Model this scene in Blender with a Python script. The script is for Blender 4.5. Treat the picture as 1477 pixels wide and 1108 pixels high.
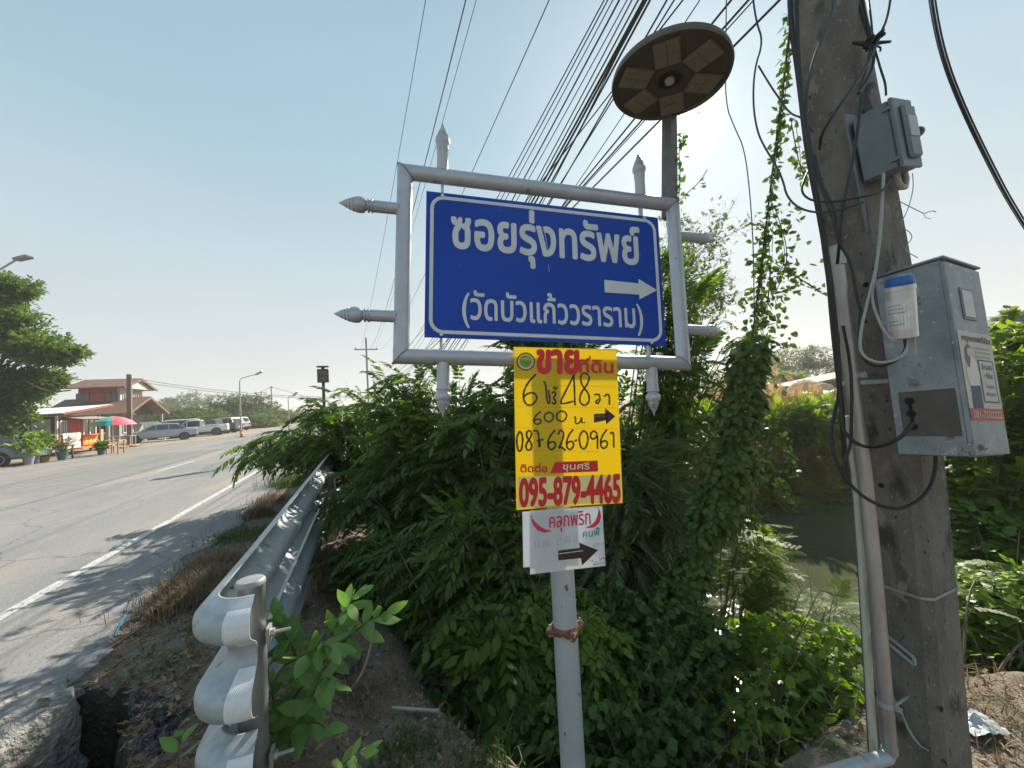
import bpy, math, random
import numpy as np
from mathutils import Vector, Matrix

random.seed(7)
RNG = np.random.default_rng(11)
SC = bpy.context.scene
COL = SC.collection
for _o in list(bpy.data.objects):
    bpy.data.objects.remove(_o)

# ------------------------------------------------------------------ camera
CAMH = 1.6
HAZE_D = 0.0011
RM = np.array([[0.99832, -0.05790, 0.0], [0.00274, 0.04724, 0.99888], [-0.05784, -0.99721, 0.04729]])
FPX, CX, CY = 560.0, 738.5, 554.0
cam_d = bpy.data.cameras.new('camera')
cam_d.sensor_width = 36.0
cam_d.lens = 36.0 * FPX / 1477.0
cam_d.clip_start = 0.02
cam_d.clip_end = 3000
cam = bpy.data.objects.new('camera', cam_d)
COL.objects.link(cam)
_x, _y, _z = RM[:, 0], -RM[:, 1], -RM[:, 2]
cam.matrix_world = Matrix(((_x[0], _y[0], _z[0], 0), (_x[1], _y[1], _z[1], 0), (_x[2], _y[2], _z[2], CAMH), (0, 0, 0, 1)))
SC.camera = cam
SC.view_settings.view_transform = 'Standard'
SC.view_settings.look = 'None'
SC.view_settings.gamma = 1.0
SC.view_settings.exposure = 1.5
SC.view_settings.use_curve_mapping = False
try:
    SC.cycles.max_bounces = 8
    SC.cycles.diffuse_bounces = 3
    SC.cycles.glossy_bounces = 3
    SC.cycles.transmission_bounces = 6
    SC.cycles.transparent_max_bounces = 8
    SC.cycles.volume_bounces = 1
    SC.cycles.use_denoising = True
    SC.cycles.sample_clamp_indirect = 6
except Exception:
    pass

def unit(v):
    v = np.array(v, float)
    return v / (np.linalg.norm(v) + 1e-12)

def ray(px, py):
    return RM @ np.array([px - CX, py - CY, FPX])

def at(px, py, depth):
    return np.array([0, 0, CAMH]) + ray(px, py) / FPX * depth

def gnd(px, py, z=0.0):
    d = ray(px, py)
    return np.array([0, 0, CAMH]) + d * ((z - CAMH) / d[2])

RU = ray(524, 593); RU[2] = 0; RU = unit(RU)
RR = np.array([RU[1], -RU[0], 0.0])
UPV = np.array([0, 0, 1.0])

def rw(u, r, z=0.0):
    return RU * u + RR * r + np.array([0, 0, z])

# ------------------------------------------------------------------ world, sun
SUN = unit([0.369, 0.75, 0.55])
sun_el = math.asin(SUN[2]); sun_az = math.atan2(SUN[0], SUN[1])
W = bpy.data.worlds.new('World'); SC.world = W; W.use_nodes = True
nt = W.node_tree; nt.nodes.clear()
sky = nt.nodes.new('ShaderNodeTexSky'); sky.sky_type = 'NISHITA'; sky.sun_disc = False
sky.sun_elevation = sun_el; sky.sun_rotation = sun_az
sky.air_density = 1.0; sky.dust_density = 2.5; sky.ozone_density = 1.2; sky.altitude = 0
bg = nt.nodes.new('ShaderNodeBackground'); bg.inputs[1].default_value = 0.105
tc = nt.nodes.new('ShaderNodeTexCoord')
vn = nt.nodes.new('ShaderNodeVectorMath'); vn.operation = 'NORMALIZE'
dt = nt.nodes.new('ShaderNodeVectorMath'); dt.operation = 'DOT_PRODUCT'; dt.inputs[1].default_value = tuple(SUN)
nt.links.new(tc.outputs['Generated'], vn.inputs[0]); nt.links.new(vn.outputs[0], dt.inputs[0])
def _pw(e, k):
    a = nt.nodes.new('ShaderNodeMath'); a.operation = 'MAXIMUM'; a.inputs[1].default_value = 0
    nt.links.new(dt.outputs['Value'], a.inputs[0])
    b = nt.nodes.new('ShaderNodeMath'); b.operation = 'POWER'; b.inputs[1].default_value = e
    nt.links.new(a.outputs[0], b.inputs[0])
    c = nt.nodes.new('ShaderNodeMath'); c.operation = 'MULTIPLY'; c.inputs[1].default_value = k
    nt.links.new(b.outputs[0], c.inputs[0]); return c
g1, g2, g3 = _pw(9000, 60), _pw(900, 4.0), _pw(22, 0.34)
s1 = nt.nodes.new('ShaderNodeMath'); s2 = nt.nodes.new('ShaderNodeMath')
nt.links.new(g1.outputs[0], s1.inputs[0]); nt.links.new(g2.outputs[0], s1.inputs[1])
nt.links.new(s1.outputs[0], s2.inputs[0]); nt.links.new(g3.outputs[0], s2.inputs[1])
gl = nt.nodes.new('ShaderNodeMixRGB'); gl.blend_type = 'MULTIPLY'; gl.inputs[0].default_value = 1
gl.inputs[2].default_value = (1.0, 0.93, 0.78, 1)
nt.links.new(s2.outputs[0], gl.inputs[1])
# pale humid veil towards the horizon
sp = nt.nodes.new('ShaderNodeSeparateXYZ'); nt.links.new(vn.outputs[0], sp.inputs[0])
ab = nt.nodes.new('ShaderNodeMath'); ab.operation = 'ABSOLUTE'; nt.links.new(sp.outputs[2], ab.inputs[0])
rp = nt.nodes.new('ShaderNodeValToRGB'); nt.links.new(ab.outputs[0], rp.inputs[0])
el = rp.color_ramp.elements
el[0].position = 0.0; el[0].color = (2.62, 2.60, 2.50, 1); el[1].position = 0.95; el[1].color = (1.0, 1.48, 1.98, 1)
for p, c in ((0.12, (2.40, 2.52, 2.50, 1)), (0.3, (1.95, 2.34, 2.48, 1)), (0.55, (1.34, 1.94, 2.32, 1))):
    q = el.new(p); q.color = c
cn_ = nt.nodes.new('ShaderNodeTexNoise'); cn_.inputs['Scale'].default_value = 2.2; cn_.inputs['Detail'].default_value = 5; cm_ = nt.nodes.new('ShaderNodeMapping'); cm_.inputs['Scale'].default_value = (1, 1, 3.5)
nt.links.new(vn.outputs[0], cm_.inputs[0]); nt.links.new(cm_.outputs[0], cn_.inputs['Vector'])
cr_ = nt.nodes.new('ShaderNodeMapRange'); cr_.inputs[3].default_value = 0.93; cr_.inputs[4].default_value = 1.07; nt.links.new(cn_.outputs['Fac'], cr_.inputs[0])
cv_ = nt.nodes.new('ShaderNodeMixRGB'); cv_.blend_type = 'MULTIPLY'; cv_.inputs[0].default_value = 1; nt.links.new(rp.outputs[0], cv_.inputs[1]); nt.links.new(cr_.outputs[0], cv_.inputs[2])
mx = nt.nodes.new('ShaderNodeMixRGB'); mx.inputs[0].default_value = 0.97
nt.links.new(sky.outputs[0], mx.inputs[1]); nt.links.new(cv_.outputs[0], mx.inputs[2])
ad = nt.nodes.new('ShaderNodeMixRGB'); ad.blend_type = 'ADD'; ad.inputs[0].default_value = 1
nt.links.new(mx.outputs[0], ad.inputs[1]); nt.links.new(gl.outputs[0], ad.inputs[2])
wo = nt.nodes.new('ShaderNodeOutputWorld')
nt.links.new(ad.outputs[0], bg.inputs[0]); nt.links.new(bg.outputs[0], wo.inputs[0])
ld = bpy.data.lights.new('sun', 'SUN'); ld.energy = 3.6; ld.angle = math.radians(0.53); ld.color = (1.0, 0.90, 0.76)
lo = bpy.data.objects.new('sun', ld); COL.objects.link(lo)
lo.rotation_euler = Vector(tuple(-SUN)).to_track_quat('-Z', 'Y').to_euler()

# ------------------------------------------------------------------ materials
MATS = {}
def mat(name, col, rough=0.6, metal=0.0, c2=None, ns=6.0, nd=6.0, namt=1.0, lo=0.35, hi=0.65, bump=0.0, bs=40.0, bd=0.01,
        spots=None, rr=None, spec=None, coord='Object', stretch=None, alpha=None, wave=None):
    """principled with a two colour noise mix, optional speckles and bump"""
    if name in MATS: return MATS[name]
    m = bpy.data.materials.new(name); m.use_nodes = True; MATS[name] = m
    N, L = m.node_tree.nodes, m.node_tree.links
    b = N['Principled BSDF']
    b.inputs['Base Color'].default_value = (*col, 1); b.inputs['Roughness'].default_value = rough; b.inputs['Metallic'].default_value = metal
    if spec is not None: b.inputs['Specular IOR Level'].default_value = spec
    t = N.new('ShaderNodeTexCoord'); mp = N.new('ShaderNodeMapping')
    if stretch: mp.inputs['Scale'].default_value = stretch
    L.new(t.outputs[coord], mp.inputs[0])
    cur = None
    if c2 is not None:
        n = N.new('ShaderNodeTexNoise'); n.inputs['Scale'].default_value = ns; n.inputs['Detail'].default_value = nd; n.inputs['Roughness'].default_value = 0.62
        L.new(mp.outputs[0], n.inputs['Vector'])
        r = N.new('ShaderNodeValToRGB'); r.color_ramp.elements[0].position = lo; r.color_ramp.elements[1].position = hi
        r.color_ramp.elements[0].color = (*col, 1); r.color_ramp.elements[1].color = (*c2, 1)
        L.new(n.outputs['Fac'], r.inputs[0]); cur = r.outputs[0]
        if rr:
            q = N.new('ShaderNodeMapRange'); q.inputs[3].default_value = rr[0]; q.inputs[4].default_value = rr[1]
            L.new(n.outputs['Fac'], q.inputs[0]); L.new(q.outputs[0], b.inputs['Roughness'])
    for s in (spots or ()):
        sc, thr, colr, soft = s
        n = N.new('ShaderNodeTexNoise'); n.inputs['Scale'].default_value = sc; n.inputs['Detail'].default_value = 5
        L.new(mp.outputs[0], n.inputs['Vector'])
        r = N.new('ShaderNodeMapRange'); r.inputs[1].default_value = thr; r.inputs[2].default_value = thr + soft
        L.new(n.outputs['Fac'], r.inputs[0])
        x = N.new('ShaderNodeMixRGB'); L.new(r.outputs[0], x.inputs[0]); x.inputs[2].default_value = (*colr, 1)
        if cur is not None: L.new(cur, x.inputs[1])
        else: x.inputs[1].default_value = (*col, 1)
        cur = x.outputs[0]
    if cur is not None: L.new(cur, b.inputs['Base Color'])
    if bump:
        n = N.new('ShaderNodeTexNoise'); n.inputs['Scale'].default_value = bs; n.inputs['Detail'].default_value = 8
        L.new(mp.outputs[0], n.inputs['Vector'])
        h = n.outputs['Fac']
        if wave:
            w = N.new('ShaderNodeTexWave'); w.bands_direction = wave[0]; w.inputs['Scale'].default_value = wave[1]; w.inputs['Distortion'].default_value = 0.4
            L.new(mp.outputs[0], w.inputs['Vector']); h = w.outputs['Fac']
        u = N.new('ShaderNodeBump'); u.inputs['Strength'].default_value = bump; u.inputs['Distance'].default_value = bd
        L.new(h, u.inputs['Height']); L.new(u.outputs[0], b.inputs['Normal'])
    return m

def leafmat(name, dark, light, trans, rough=0.42, tw=0.4, young=None):
    """leaf: colour by a per-leaf tint attribute, thin translucent sheet"""
    if name in MATS: return MATS[name]
    m = bpy.data.materials.new(name); m.use_nodes = True; MATS[name] = m
    N, L = m.node_tree.nodes, m.node_tree.links
    b = N['Principled BSDF']; b.inputs['Roughness'].default_value = rough
    b.inputs['Specular IOR Level'].default_value = 0.25
    a = N.new('ShaderNodeAttribute'); a.attribute_name = 'tint'
    oi = N.new('ShaderNodeObjectInfo')
    s = N.new('ShaderNodeMath'); s.operation = 'MULTIPLY_ADD'; s.inputs[1].default_value = 0.75
    s2 = N.new('ShaderNodeMath'); s2.operation = 'MULTIPLY'; s2.inputs[1].default_value = 0.25
    L.new(oi.outputs['Random'], s2.inputs[0]); L.new(a.outputs['Fac'], s.inputs[0]); L.new(s2.outputs[0], s.inputs[2])
    r = N.new('ShaderNodeValToRGB'); r.color_ramp.elements[0].color = (*dark, 1); r.color_ramp.elements[1].color = (*light, 1)
    r.color_ramp.elements[0].position = 0.1; r.color_ramp.elements[1].position = 0.9
    if young:
        e = r.color_ramp.elements.new(0.97); e.color = (*young, 1); r.color_ramp.elements[1].position = 0.85
    L.new(s.outputs[0], r.inputs[0]); L.new(r.outputs[0], b.inputs['Base Color'])
    t = N.new('ShaderNodeBsdfTranslucent')
    x = N.new('ShaderNodeMixRGB'); x.blend_type = 'MULTIPLY'; x.inputs[0].default_value = 1; x.inputs[2].default_value = (*trans, 1)
    L.new(r.outputs[0], x.inputs[1]); L.new(x.outputs[0], t.inputs[0])
    mxs = N.new('ShaderNodeMixShader'); mxs.inputs[0].default_value = tw
    L.new(b.outputs[0], mxs.inputs[1]); L.new(t.outputs[0], mxs.inputs[2])
    o = N['Material Output']; L.new(mxs.outputs[0], o.inputs[0])
    return m

# ------------------------------------------------------------------ objects
def tag(o, label=None, cat=None, group=None, kind=None):
    if label: o['label'] = label
    if cat: o['category'] = cat
    if group: o['group'] = group
    if kind: o['kind'] = kind
    return o

def root(name, loc, label, cat, group=None, rz=0.0):
    o = bpy.data.objects.new(name, None); COL.objects.link(o)
    o.empty_display_size = 0.1
    o.location = tuple(float(v) for v in loc); o.rotation_euler = (0, 0, rz)
    return tag(o, label, cat, group)

def origin_of(o):
    p = np.zeros(3)
    while o is not None:
        p = p + np.array(o.location); o = o.parent
    return p

def link_mesh(name, me, parent=None, loc=(0, 0, 0)):
    o = bpy.data.objects.new(name, me); COL.objects.link(o)
    o.location = tuple(float(v) for v in loc)
    if parent is not None: o.parent = parent
    return o

def frame_of(d, ref=None):
    d = unit(d)
    if ref is None: ref = UPV if abs(d[2]) < 0.9 else np.array([1.0, 0, 0])
    a = unit(np.cross(ref, d)); b = np.cross(d, a)
    return a, b

class MB:
    def __init__(s): s.V = []; s.F = []; s.MI = []; s.mi = 0
    def add(s, V, F):
        k = len(s.V); s.V += [tuple(map(float, v)) for v in V]; s.F += [tuple(k + i for i in f) for f in F]; s.MI += [s.mi] * len(F)
        return s
    def box(s, c, size, ax=None, bev=0.0):
        X, Y, Z = ax if ax is not None else (np.array([1., 0, 0]), np.array([0, 1., 0]), UPV)
        X, Y, Z = map(np.array, (X, Y, Z)); c = np.array(c, float); hx, hy, hz = [q / 2 for q in size]
        if bev <= 0:
            V = [c + X * hx * i + Y * hy * j + Z * hz * k for k in (-1, 1) for j in (-1, 1) for i in (-1, 1)]
            F = [(0, 2, 3, 1), (4, 5, 7, 6), (0, 1, 5, 4), (2, 6, 7, 3), (0, 4, 6, 2), (1, 3, 7, 5)]
            return s.add(V, F)
        b = min(bev, hx * .9, hy * .9, hz * .9)
        V = []; F = []
        # chamfered box : 24 verts
        idx = {}
        for i in (-1, 1):
            for j in (-1, 1):
                for k in (-1, 1):
                    for a in range(3):
                        h = [hx - b, hy - b, hz - b]; h[a] += b
                        idx[(i, j, k, a)] = len(V); V.append(c + X * h[0] * i + Y * h[1] * j + Z * h[2] * k)
        for a in range(3):
            o1, o2 = [q for q in range(3) if q != a]
            for sg in (-1, 1):
                f = []
                for (p, q) in ((-1, -1), (1, -1), (1, 1), (-1, 1)):
                    t = [0, 0, 0]; t[a] = sg; t[o1] = p; t[o2] = q; f.append(idx[(*t, a)])
                if (sg > 0) == (a == 1): f = f[::-1]
                F.append(tuple(f))
        for a in range(3):
            o1, o2 = [q for q in range(3) if q != a]
            for p in (-1, 1):
                for q in (-1, 1):
                    t0 = [0, 0, 0]; t0[o1] = p; t0[o2] = q; t1 = list(t0); t0[a] = -1; t1[a] = 1
                    F.append((idx[(*t0, o1)], idx[(*t1, o1)], idx[(*t1, o2)], idx[(*t0, o2)]))
        for i in (-1, 1):
            for j in (-1, 1):
                for k in (-1, 1): F.append((idx[(i, j, k, 0)], idx[(i, j, k, 1)], idx[(i, j, k, 2)]))
        return s.add(V, F)
    def bar(s, p, q, w, h=None, ref=None, bev=0.0):
        p, q = np.array(p, float), np.array(q, float); a, b = frame_of(q - p, ref)
        return s.box((p + q) / 2, (w, h or w, np.linalg.norm(q - p)), (a, b, unit(q - p)), bev)
    def tube(s, pts, r, n=8, cap=True):
        P = [np.array(p, float) for p in pts]; m = len(P)
        R = [r] * m if np.isscalar(r) else list(r)
        T = [unit(P[min(i + 1, m - 1)] - P[max(i - 1, 0)]) for i in range(m)]
        a, b = frame_of(T[0]); V = []
        for i in range(m):
            a = unit(a - T[i] * a.dot(T[i])); b = np.cross(T[i], a)
            for k in range(n):
                t = 2 * math.pi * k / n; V.append(P[i] + (a * math.cos(t) + b * math.sin(t)) * R[i])
        F = [(i * n + k, i * n + (k + 1) % n, (i + 1) * n + (k + 1) % n, (i + 1) * n + k) for i in range(m - 1) for k in range(n)]
        if cap: F += [tuple(range(n))[::-1], tuple((m - 1) * n + k for k in range(n))]
        return s.add(V, F)
    def lathe(s, o, d, prof, n=20, ref=None):
        d = unit(d); a, b = frame_of(d, ref); V = []
        for (h, r) in prof:
            for k in range(n):
                t = 2 * math.pi * k / n; V.append(np.array(o) + d * h + (a * math.cos(t) + b * math.sin(t)) * max(r, 1e-5))
        m = len(prof)
        F = [(i * n + k, i * n + (k + 1) % n, (i + 1) * n + (k + 1) % n, (i + 1) * n + k) for i in range(m - 1) for k in range(n)]
        if prof[0][1] > 1e-4: F.append(tuple(range(n))[::-1])
        if prof[-1][1] > 1e-4: F.append(tuple((m - 1) * n + k for k in range(n)))
        return s.add(V, F)
    def quad(s, *P):
        return s.add(P, [tuple(range(len(P)))])
    def prism(s, P, d):
        P = [np.array(p, float) for p in P]; d = np.array(d, float); n = len(P)
        V = P + [p + d for p in P]
        F = [tuple(range(n))[::-1], tuple(range(n, 2 * n))] + [(i, (i + 1) % n, n + (i + 1) % n, n + i) for i in range(n)]
        return s.add(V, F)
    def grid(s, G):
        """G: list of rows of points"""
        n = len(G); m = len(G[0]); V = [p for r in G for p in r]
        return s.add(V, [(i * m + j, i * m + j + 1, (i + 1) * m + j + 1, (i + 1) * m + j) for i in range(n - 1) for j in range(m - 1)])
    def mesh(s, name, mats, base=(0, 0, 0), smooth=True, angle=0.7):
        me = bpy.data.meshes.new(name)
        b = np.array(base, float)
        me.from_pydata([tuple(np.array(v) - b) for v in s.V], [], s.F)
        for m in (mats if isinstance(mats, (list, tuple)) else [mats]): me.materials.append(m)
        if any(s.MI): me.polygons.foreach_set('material_index', s.MI)
        me.update()
        if smooth:
            me.polygons.foreach_set('use_smooth', [True] * len(me.polygons))
            try: me.set_sharp_from_angle(angle=angle)
            except Exception: pass
        return me
    def build(s, name, mats, parent=None, smooth=True, local=False, angle=0.7, loc=None):
        if local: return link_mesh(name, s.mesh(name, mats, (0, 0, 0), smooth, angle), parent)
        if parent is not None:
            L = origin_of(parent); return link_mesh(name, s.mesh(name, mats, L, smooth, angle), parent)
        if loc is None:
            A = np.array(s.V); mn, mxx = A.min(0), A.max(0); loc = ((mn[0] + mxx[0]) / 2, (mn[1] + mxx[1]) / 2, mn[2])
        return link_mesh(name, s.mesh(name, mats, loc, smooth, angle), None, loc)

def fast_mesh(name, V, Q, m, tint=None, base=(0, 0, 0), smooth=False):
    """V (n,3), Q (k,4) all quads"""
    me = bpy.data.meshes.new(name)
    V = (np.asarray(V, np.float32) - np.asarray(base, np.float32)).astype(np.float32); Q = np.asarray(Q, np.int32)
    me.vertices.add(len(V)); me.vertices.foreach_set('co', V.ravel())
    me.loops.add(Q.size); me.loops.foreach_set('vertex_index', Q.ravel())
    me.polygons.add(len(Q)); me.polygons.foreach_set('loop_start', np.arange(0, Q.size, Q.shape[1], dtype=np.int32))
    try: me.polygons.foreach_set('loop_total', np.full(len(Q), Q.shape[1], np.int32))
    except Exception: pass
    if tint is not None:
        at_ = me.attributes.new('tint', 'FLOAT', 'FACE'); at_.data.foreach_set('value', np.asarray(tint, np.float32))
    me.materials.append(m)
    me.update(calc_edges=True)
    if smooth: me.polygons.foreach_set('use_smooth', np.ones(len(Q), bool))
    return me

# ------------------------------------------------------------------ value noise for terrain
_NT = RNG.random((64, 64))
def vnoise(x, y):
    x = np.asarray(x, float); y = np.asarray(y, float)
    xi = np.floor(x).astype(int); yi = np.floor(y).astype(int); fx = x - xi; fy = y - yi
    fx = fx * fx * (3 - 2 * fx); fy = fy * fy * (3 - 2 * fy)
    g = lambda a, b: _NT[a % 64, b % 64]
    return (g(xi, yi) * (1 - fx) + g(xi + 1, yi) * fx) * (1 - fy) + (g(xi, yi + 1) * (1 - fx) + g(xi + 1, yi + 1) * fx) * fy
def fbm(x, y, o=4):
    s = 0; a = 0.5
    for k in range(o): s = s + a * (vnoise(x * 2 ** k + 13.1 * k, y * 2 ** k + 7.7 * k) - 0.5); a *= 0.55
    return s
def sstep(a, b, x):
    t = np.clip((x - a) / (b - a), 0, 1); return t * t * (3 - 2 * t)
WATER_Z = -1.15
def terrain(x, y):
    u = x * RU[0] + y * RU[1]; r = x * RR[0] + y * RR[1]
    d1 = r - (0.15 + 0.10 * np.sin(u * 1.3))
    d2 = y - np.interp(x, [-1.2, -0.3, 0.2, 0.8, 1.4, 2.2, 4.0, 9.0], [2.9, 2.02, 1.66, 1.70, 1.90, 2.30, 2.6, 2.8]) - 0.04 * np.sin(x * 5.1)
    d = np.minimum(d1, d2)
    h = -0.03 - 0.10 * sstep(-1.6, 0.4, r) - 0.12 * sstep(1.5, 3.5, r)
    bank = sstep(0.0, 2.3, d) + 0.25 * sstep(0.0, 0.5, d)
    far = sstep(0.0, 1.8, y - (8.2 + 0.12 * x) - 0.5 * np.sin(x * 0.8))
    far = far * sstep(0, 1, r - 1)
    h = h - 1.3 * bank * (1 - far) - 0.1 * far * bank
    return h
PIT = None
# ------------------------------------------------------------------ colours
M_soil = mat('soil', (0.115, 0.088, 0.062), 0.95, c2=(0.22, 0.178, 0.13), ns=5, nd=12, spots=[(34, 0.58, (0.20, 0.165, 0.12), 0.10), (2.2, 0.60, (0.05, 0.065, 0.025), 0.12), (140, 0.62, (0.04, 0.035, 0.03), 0.03)], bump=0.9, bs=70, bd=0.02)
M_asph = mat('asphalt', (0.185, 0.188, 0.188), 0.88, c2=(0.225, 0.222, 0.215), ns=0.9, nd=10, lo=0.38, hi=0.62, stretch=(1, 0.22, 1),
             spots=[(1.3, 0.53, (0.265, 0.245, 0.212), 0.14), (0.5, 0.57, (0.145, 0.155, 0.168), 0.10), (7, 0.57, (0.245, 0.235, 0.215), 0.10), (95, 0.60, (0.30, 0.295, 0.28), 0.05), (130, 0.60, (0.07, 0.072, 0.076), 0.05)], bump=0.5, bs=260, bd=0.004)
M_aspedge = mat('asphalt_crumbled', (0.03, 0.03, 0.033), 0.95, c2=(0.10, 0.10, 0.10), ns=22, nd=10, spots=[(75, 0.62, (0.24, 0.235, 0.22), 0.03)], bump=0.9, bs=50, bd=0.03)
M_white = mat('road_paint_white', (0.55, 0.56, 0.54), 0.75, c2=(0.40, 0.40, 0.385), ns=14, nd=10, spots=[(38, 0.56, (0.17, 0.17, 0.165), 0.05), (5, 0.60, (0.22, 0.22, 0.21), 0.08)])
M_worn = mat('road_paint_worn', (0.30, 0.30, 0.29), 0.8, c2=(0.21, 0.21, 0.20), ns=6, nd=10)
M_yel = mat('road_paint_yellow', (0.42, 0.30, 0.16), 0.8, c2=(0.25, 0.21, 0.15), ns=5, nd=9)
M_conc = mat('concrete', (0.088, 0.081, 0.072), 0.9, c2=(0.185, 0.172, 0.150), ns=5.5, nd=12, stretch=(1, 1, 0.5), spots=[(9, 0.57, (0.050, 0.046, 0.040), 0.1), (17, 0.63, (0.21, 0.19, 0.16), 0.06), (90, 0.62, (0.22, 0.20, 0.17), 0.06), (75, 0.66, (0.03, 0.03, 0.03), 0.03)], bump=0.8, bs=110, bd=0.008)
M_rock = mat('rough_concrete', (0.22, 0.215, 0.195), 0.95, c2=(0.37, 0.36, 0.33), ns=7, nd=12, spots=[(5, 0.58, (0.09, 0.085, 0.07), 0.08)], bump=1.0, bs=30, bd=0.06)
M_galv = mat('galvanised_steel', (0.33, 0.375, 0.40), 0.58, 0.4, c2=(0.40, 0.44, 0.465), ns=22, nd=9, lo=.40, hi=.60, rr=(0.42, 0.68), spots=[(3.5, 0.60, (0.30, 0.31, 0.31), 0.2), (11, 0.64, (0.24, 0.21, 0.17), 0.08), (55, 0.70, (0.15, 0.12, 0.10), 0.03)], bump=0.08, bs=22, bd=0.003)
M_galv2 = mat('dull_galvanised', (0.30, 0.31, 0.31), 0.55, 0.6, c2=(0.42, 0.41, 0.38), ns=12, nd=8, stretch=(1, 1, 0.3), spots=[(6, 0.64, (0.20, 0.15, 0.11), 0.08)])
M_sil = mat('silver_paint', (0.37, 0.40, 0.44), 0.38, 0.35, c2=(0.44, 0.47, 0.51), ns=7, nd=6, spots=[(16, 0.66, (0.26, 0.22, 0.19), 0.06), (5, 0.60, (0.31, 0.33, 0.35), 0.1)], bump=0.15, bs=25, bd=0.003)
M_post = mat('post_paint', (0.42, 0.455, 0.48), 0.5, 0.05, c2=(0.35, 0.38, 0.40), ns=8, nd=9, spots=[(7.5, 0.61, (0.20, 0.235, 0.265), 0.015), (26, 0.66, (0.15, 0.10, 0.07), 0.03)], stretch=(1, 1, 0.6), bump=0.2, bs=14, bd=0.004)
M_rust = mat('rusty_steel', (0.13, 0.055, 0.032), 0.85, 0.2, c2=(0.26, 0.12, 0.07), ns=30, nd=9, spots=[(40, 0.62, (0.42, 0.36, 0.30), 0.05)], bump=0.6, bs=80, bd=0.004)
M_blue = mat('sign_blue', (0.002, 0.044, 0.34), 0.40, c2=(0.004, 0.054, 0.38), ns=2.5, nd=7, spec=.3, spots=[(3.2, .60, (.010, .062, .34), .2), (45, .69, (.06, .10, .30), .04)])
M_refl = mat('sign_white', (0.60, 0.63, 0.65), 0.4, c2=(0.52, 0.55, 0.57), ns=9, nd=6)
M_black = mat('black_rubber', (0.012, 0.012, 0.013), 0.5)
M_dark = mat('dark_plastic', (0.035, 0.036, 0.038), 0.5)
M_steel = mat('steel', (0.55, 0.56, 0.57), 0.3, 0.9)
M_box = mat('cabinet_grey', (0.165, 0.205, 0.225), 0.5, 0.4, c2=(0.27, 0.31, 0.33), ns=9, nd=12, spots=[(25, 0.62, (0.34, 0.35, 0.35), 0.06), (14, 0.66, (0.14, 0.12, 0.10), 0.05), (60, .68, (.45, .46, .46), .03)], bump=0.08, bs=30, bd=0.003)
M_box2 = mat('box_green_grey', (0.120, 0.160, 0.172), 0.5, c2=(0.150, 0.19, 0.20), ns=12, nd=8)
M_plate = mat('blank_plate', (0.062, 0.058, 0.052), 0.6, c2=(0.085, 0.078, 0.068), ns=20, nd=6)
M_wgrey = mat('grey_cable', (0.30, 0.30, 0.29), 0.5)

_N, _L = M_asph.node_tree.nodes, M_asph.node_tree.links; _b = _N['Principled BSDF']; _src = _b.inputs['Base Color'].links[0].from_socket
_tc = _N.new('ShaderNodeTexCoord'); _nz = _N.new('ShaderNodeTexNoise'); _nz.inputs['Scale'].default_value = 1.6; _nz.inputs['Detail'].default_value = 6; _L.new(_tc.outputs['Object'], _nz.inputs['Vector'])
_mx = _N.new('ShaderNodeMixRGB'); _mx.inputs[0].default_value = .35; _L.new(_tc.outputs['Object'], _mx.inputs[1]); _L.new(_nz.outputs['Color'], _mx.inputs[2])
_vo = _N.new('ShaderNodeTexVoronoi'); _vo.feature = 'DISTANCE_TO_EDGE'; _vo.inputs['Scale'].default_value = .55; _L.new(_mx.outputs[0], _vo.inputs['Vector'])
_mr = _N.new('ShaderNodeMapRange'); _mr.inputs[1].default_value = .002; _mr.inputs[2].default_value = .006; _mr.inputs[3].default_value = .55; _mr.inputs[4].default_value = 0; _L.new(_vo.outputs['Distance'], _mr.inputs[0])
_m2 = _N.new('ShaderNodeMixRGB'); _L.new(_mr.outputs[0], _m2.inputs[0]); _L.new(_src, _m2.inputs[1]); _m2.inputs[2].default_value = (.06, .06, .062, 1); _L.new(_m2.outputs[0], _b.inputs['Base Color'])

# ------------------------------------------------------------------ ground
def px_ur(pts, z=0.0):
    o = []
    for p in pts:
        g = gnd(*p, z); o.append((g.dot(RU), g.dot(RR)))
    return sorted(o)
pit_px = [(54, 1118), (50, 1018), (68, 1004), (90, 992), (111, 988), (134, 990), (155, 993), (177, 986), (186, 996), (188, 1012), (181, 1034), (176, 1062), (184, 1118)]
_p = [gnd(x, y)[:2] for x, y in pit_px]; PIT = []
for _i in range(len(_p)):
    for _k in range(5):
        _q = _p[_i] + (_p[(_i + 1) % len(_p)] - _p[_i]) * _k / 5; PIT.append(_q + np.array([math.sin(_i * 7.1 + _k * 2.3), math.cos(_i * 3.7 + _k * 4.1)]) * .014)
PIT = np.array(PIT)
def in_pit(x, y):
    """signed-ish distance inside the pit polygon (positive inside)"""
    ins = np.zeros(x.shape, bool); dm = np.full(x.shape, 9.0)
    n = len(PIT)
    for i in range(n):
        x1, y1 = PIT[i]; x2, y2 = PIT[(i + 1) % n]
        c = ((y1 > y) != (y2 > y)) & (x < (x2 - x1) * (y - y1) / (y2 - y1 + 1e-12) + x1)
        ins ^= c
        t = np.clip(((x - x1) * (x2 - x1) + (y - y1) * (y2 - y1)) / ((x2 - x1) ** 2 + (y2 - y1) ** 2), 0, 1)
        dm = np.minimum(dm, np.hypot(x - x1 - t * (x2 - x1), y - y1 - t * (y2 - y1)))
    return np.where(ins, dm, -dm)
def geo(a, b, n):
    return np.concatenate([np.linspace(0, 1, n) ** 3 * (b - a) + a])
xs = np.unique(np.round(np.concatenate([-geo(6.0, 900, 45), np.arange(-6.0, 4.6, 0.042), geo(4.6, 900, 60)]), 4))
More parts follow.
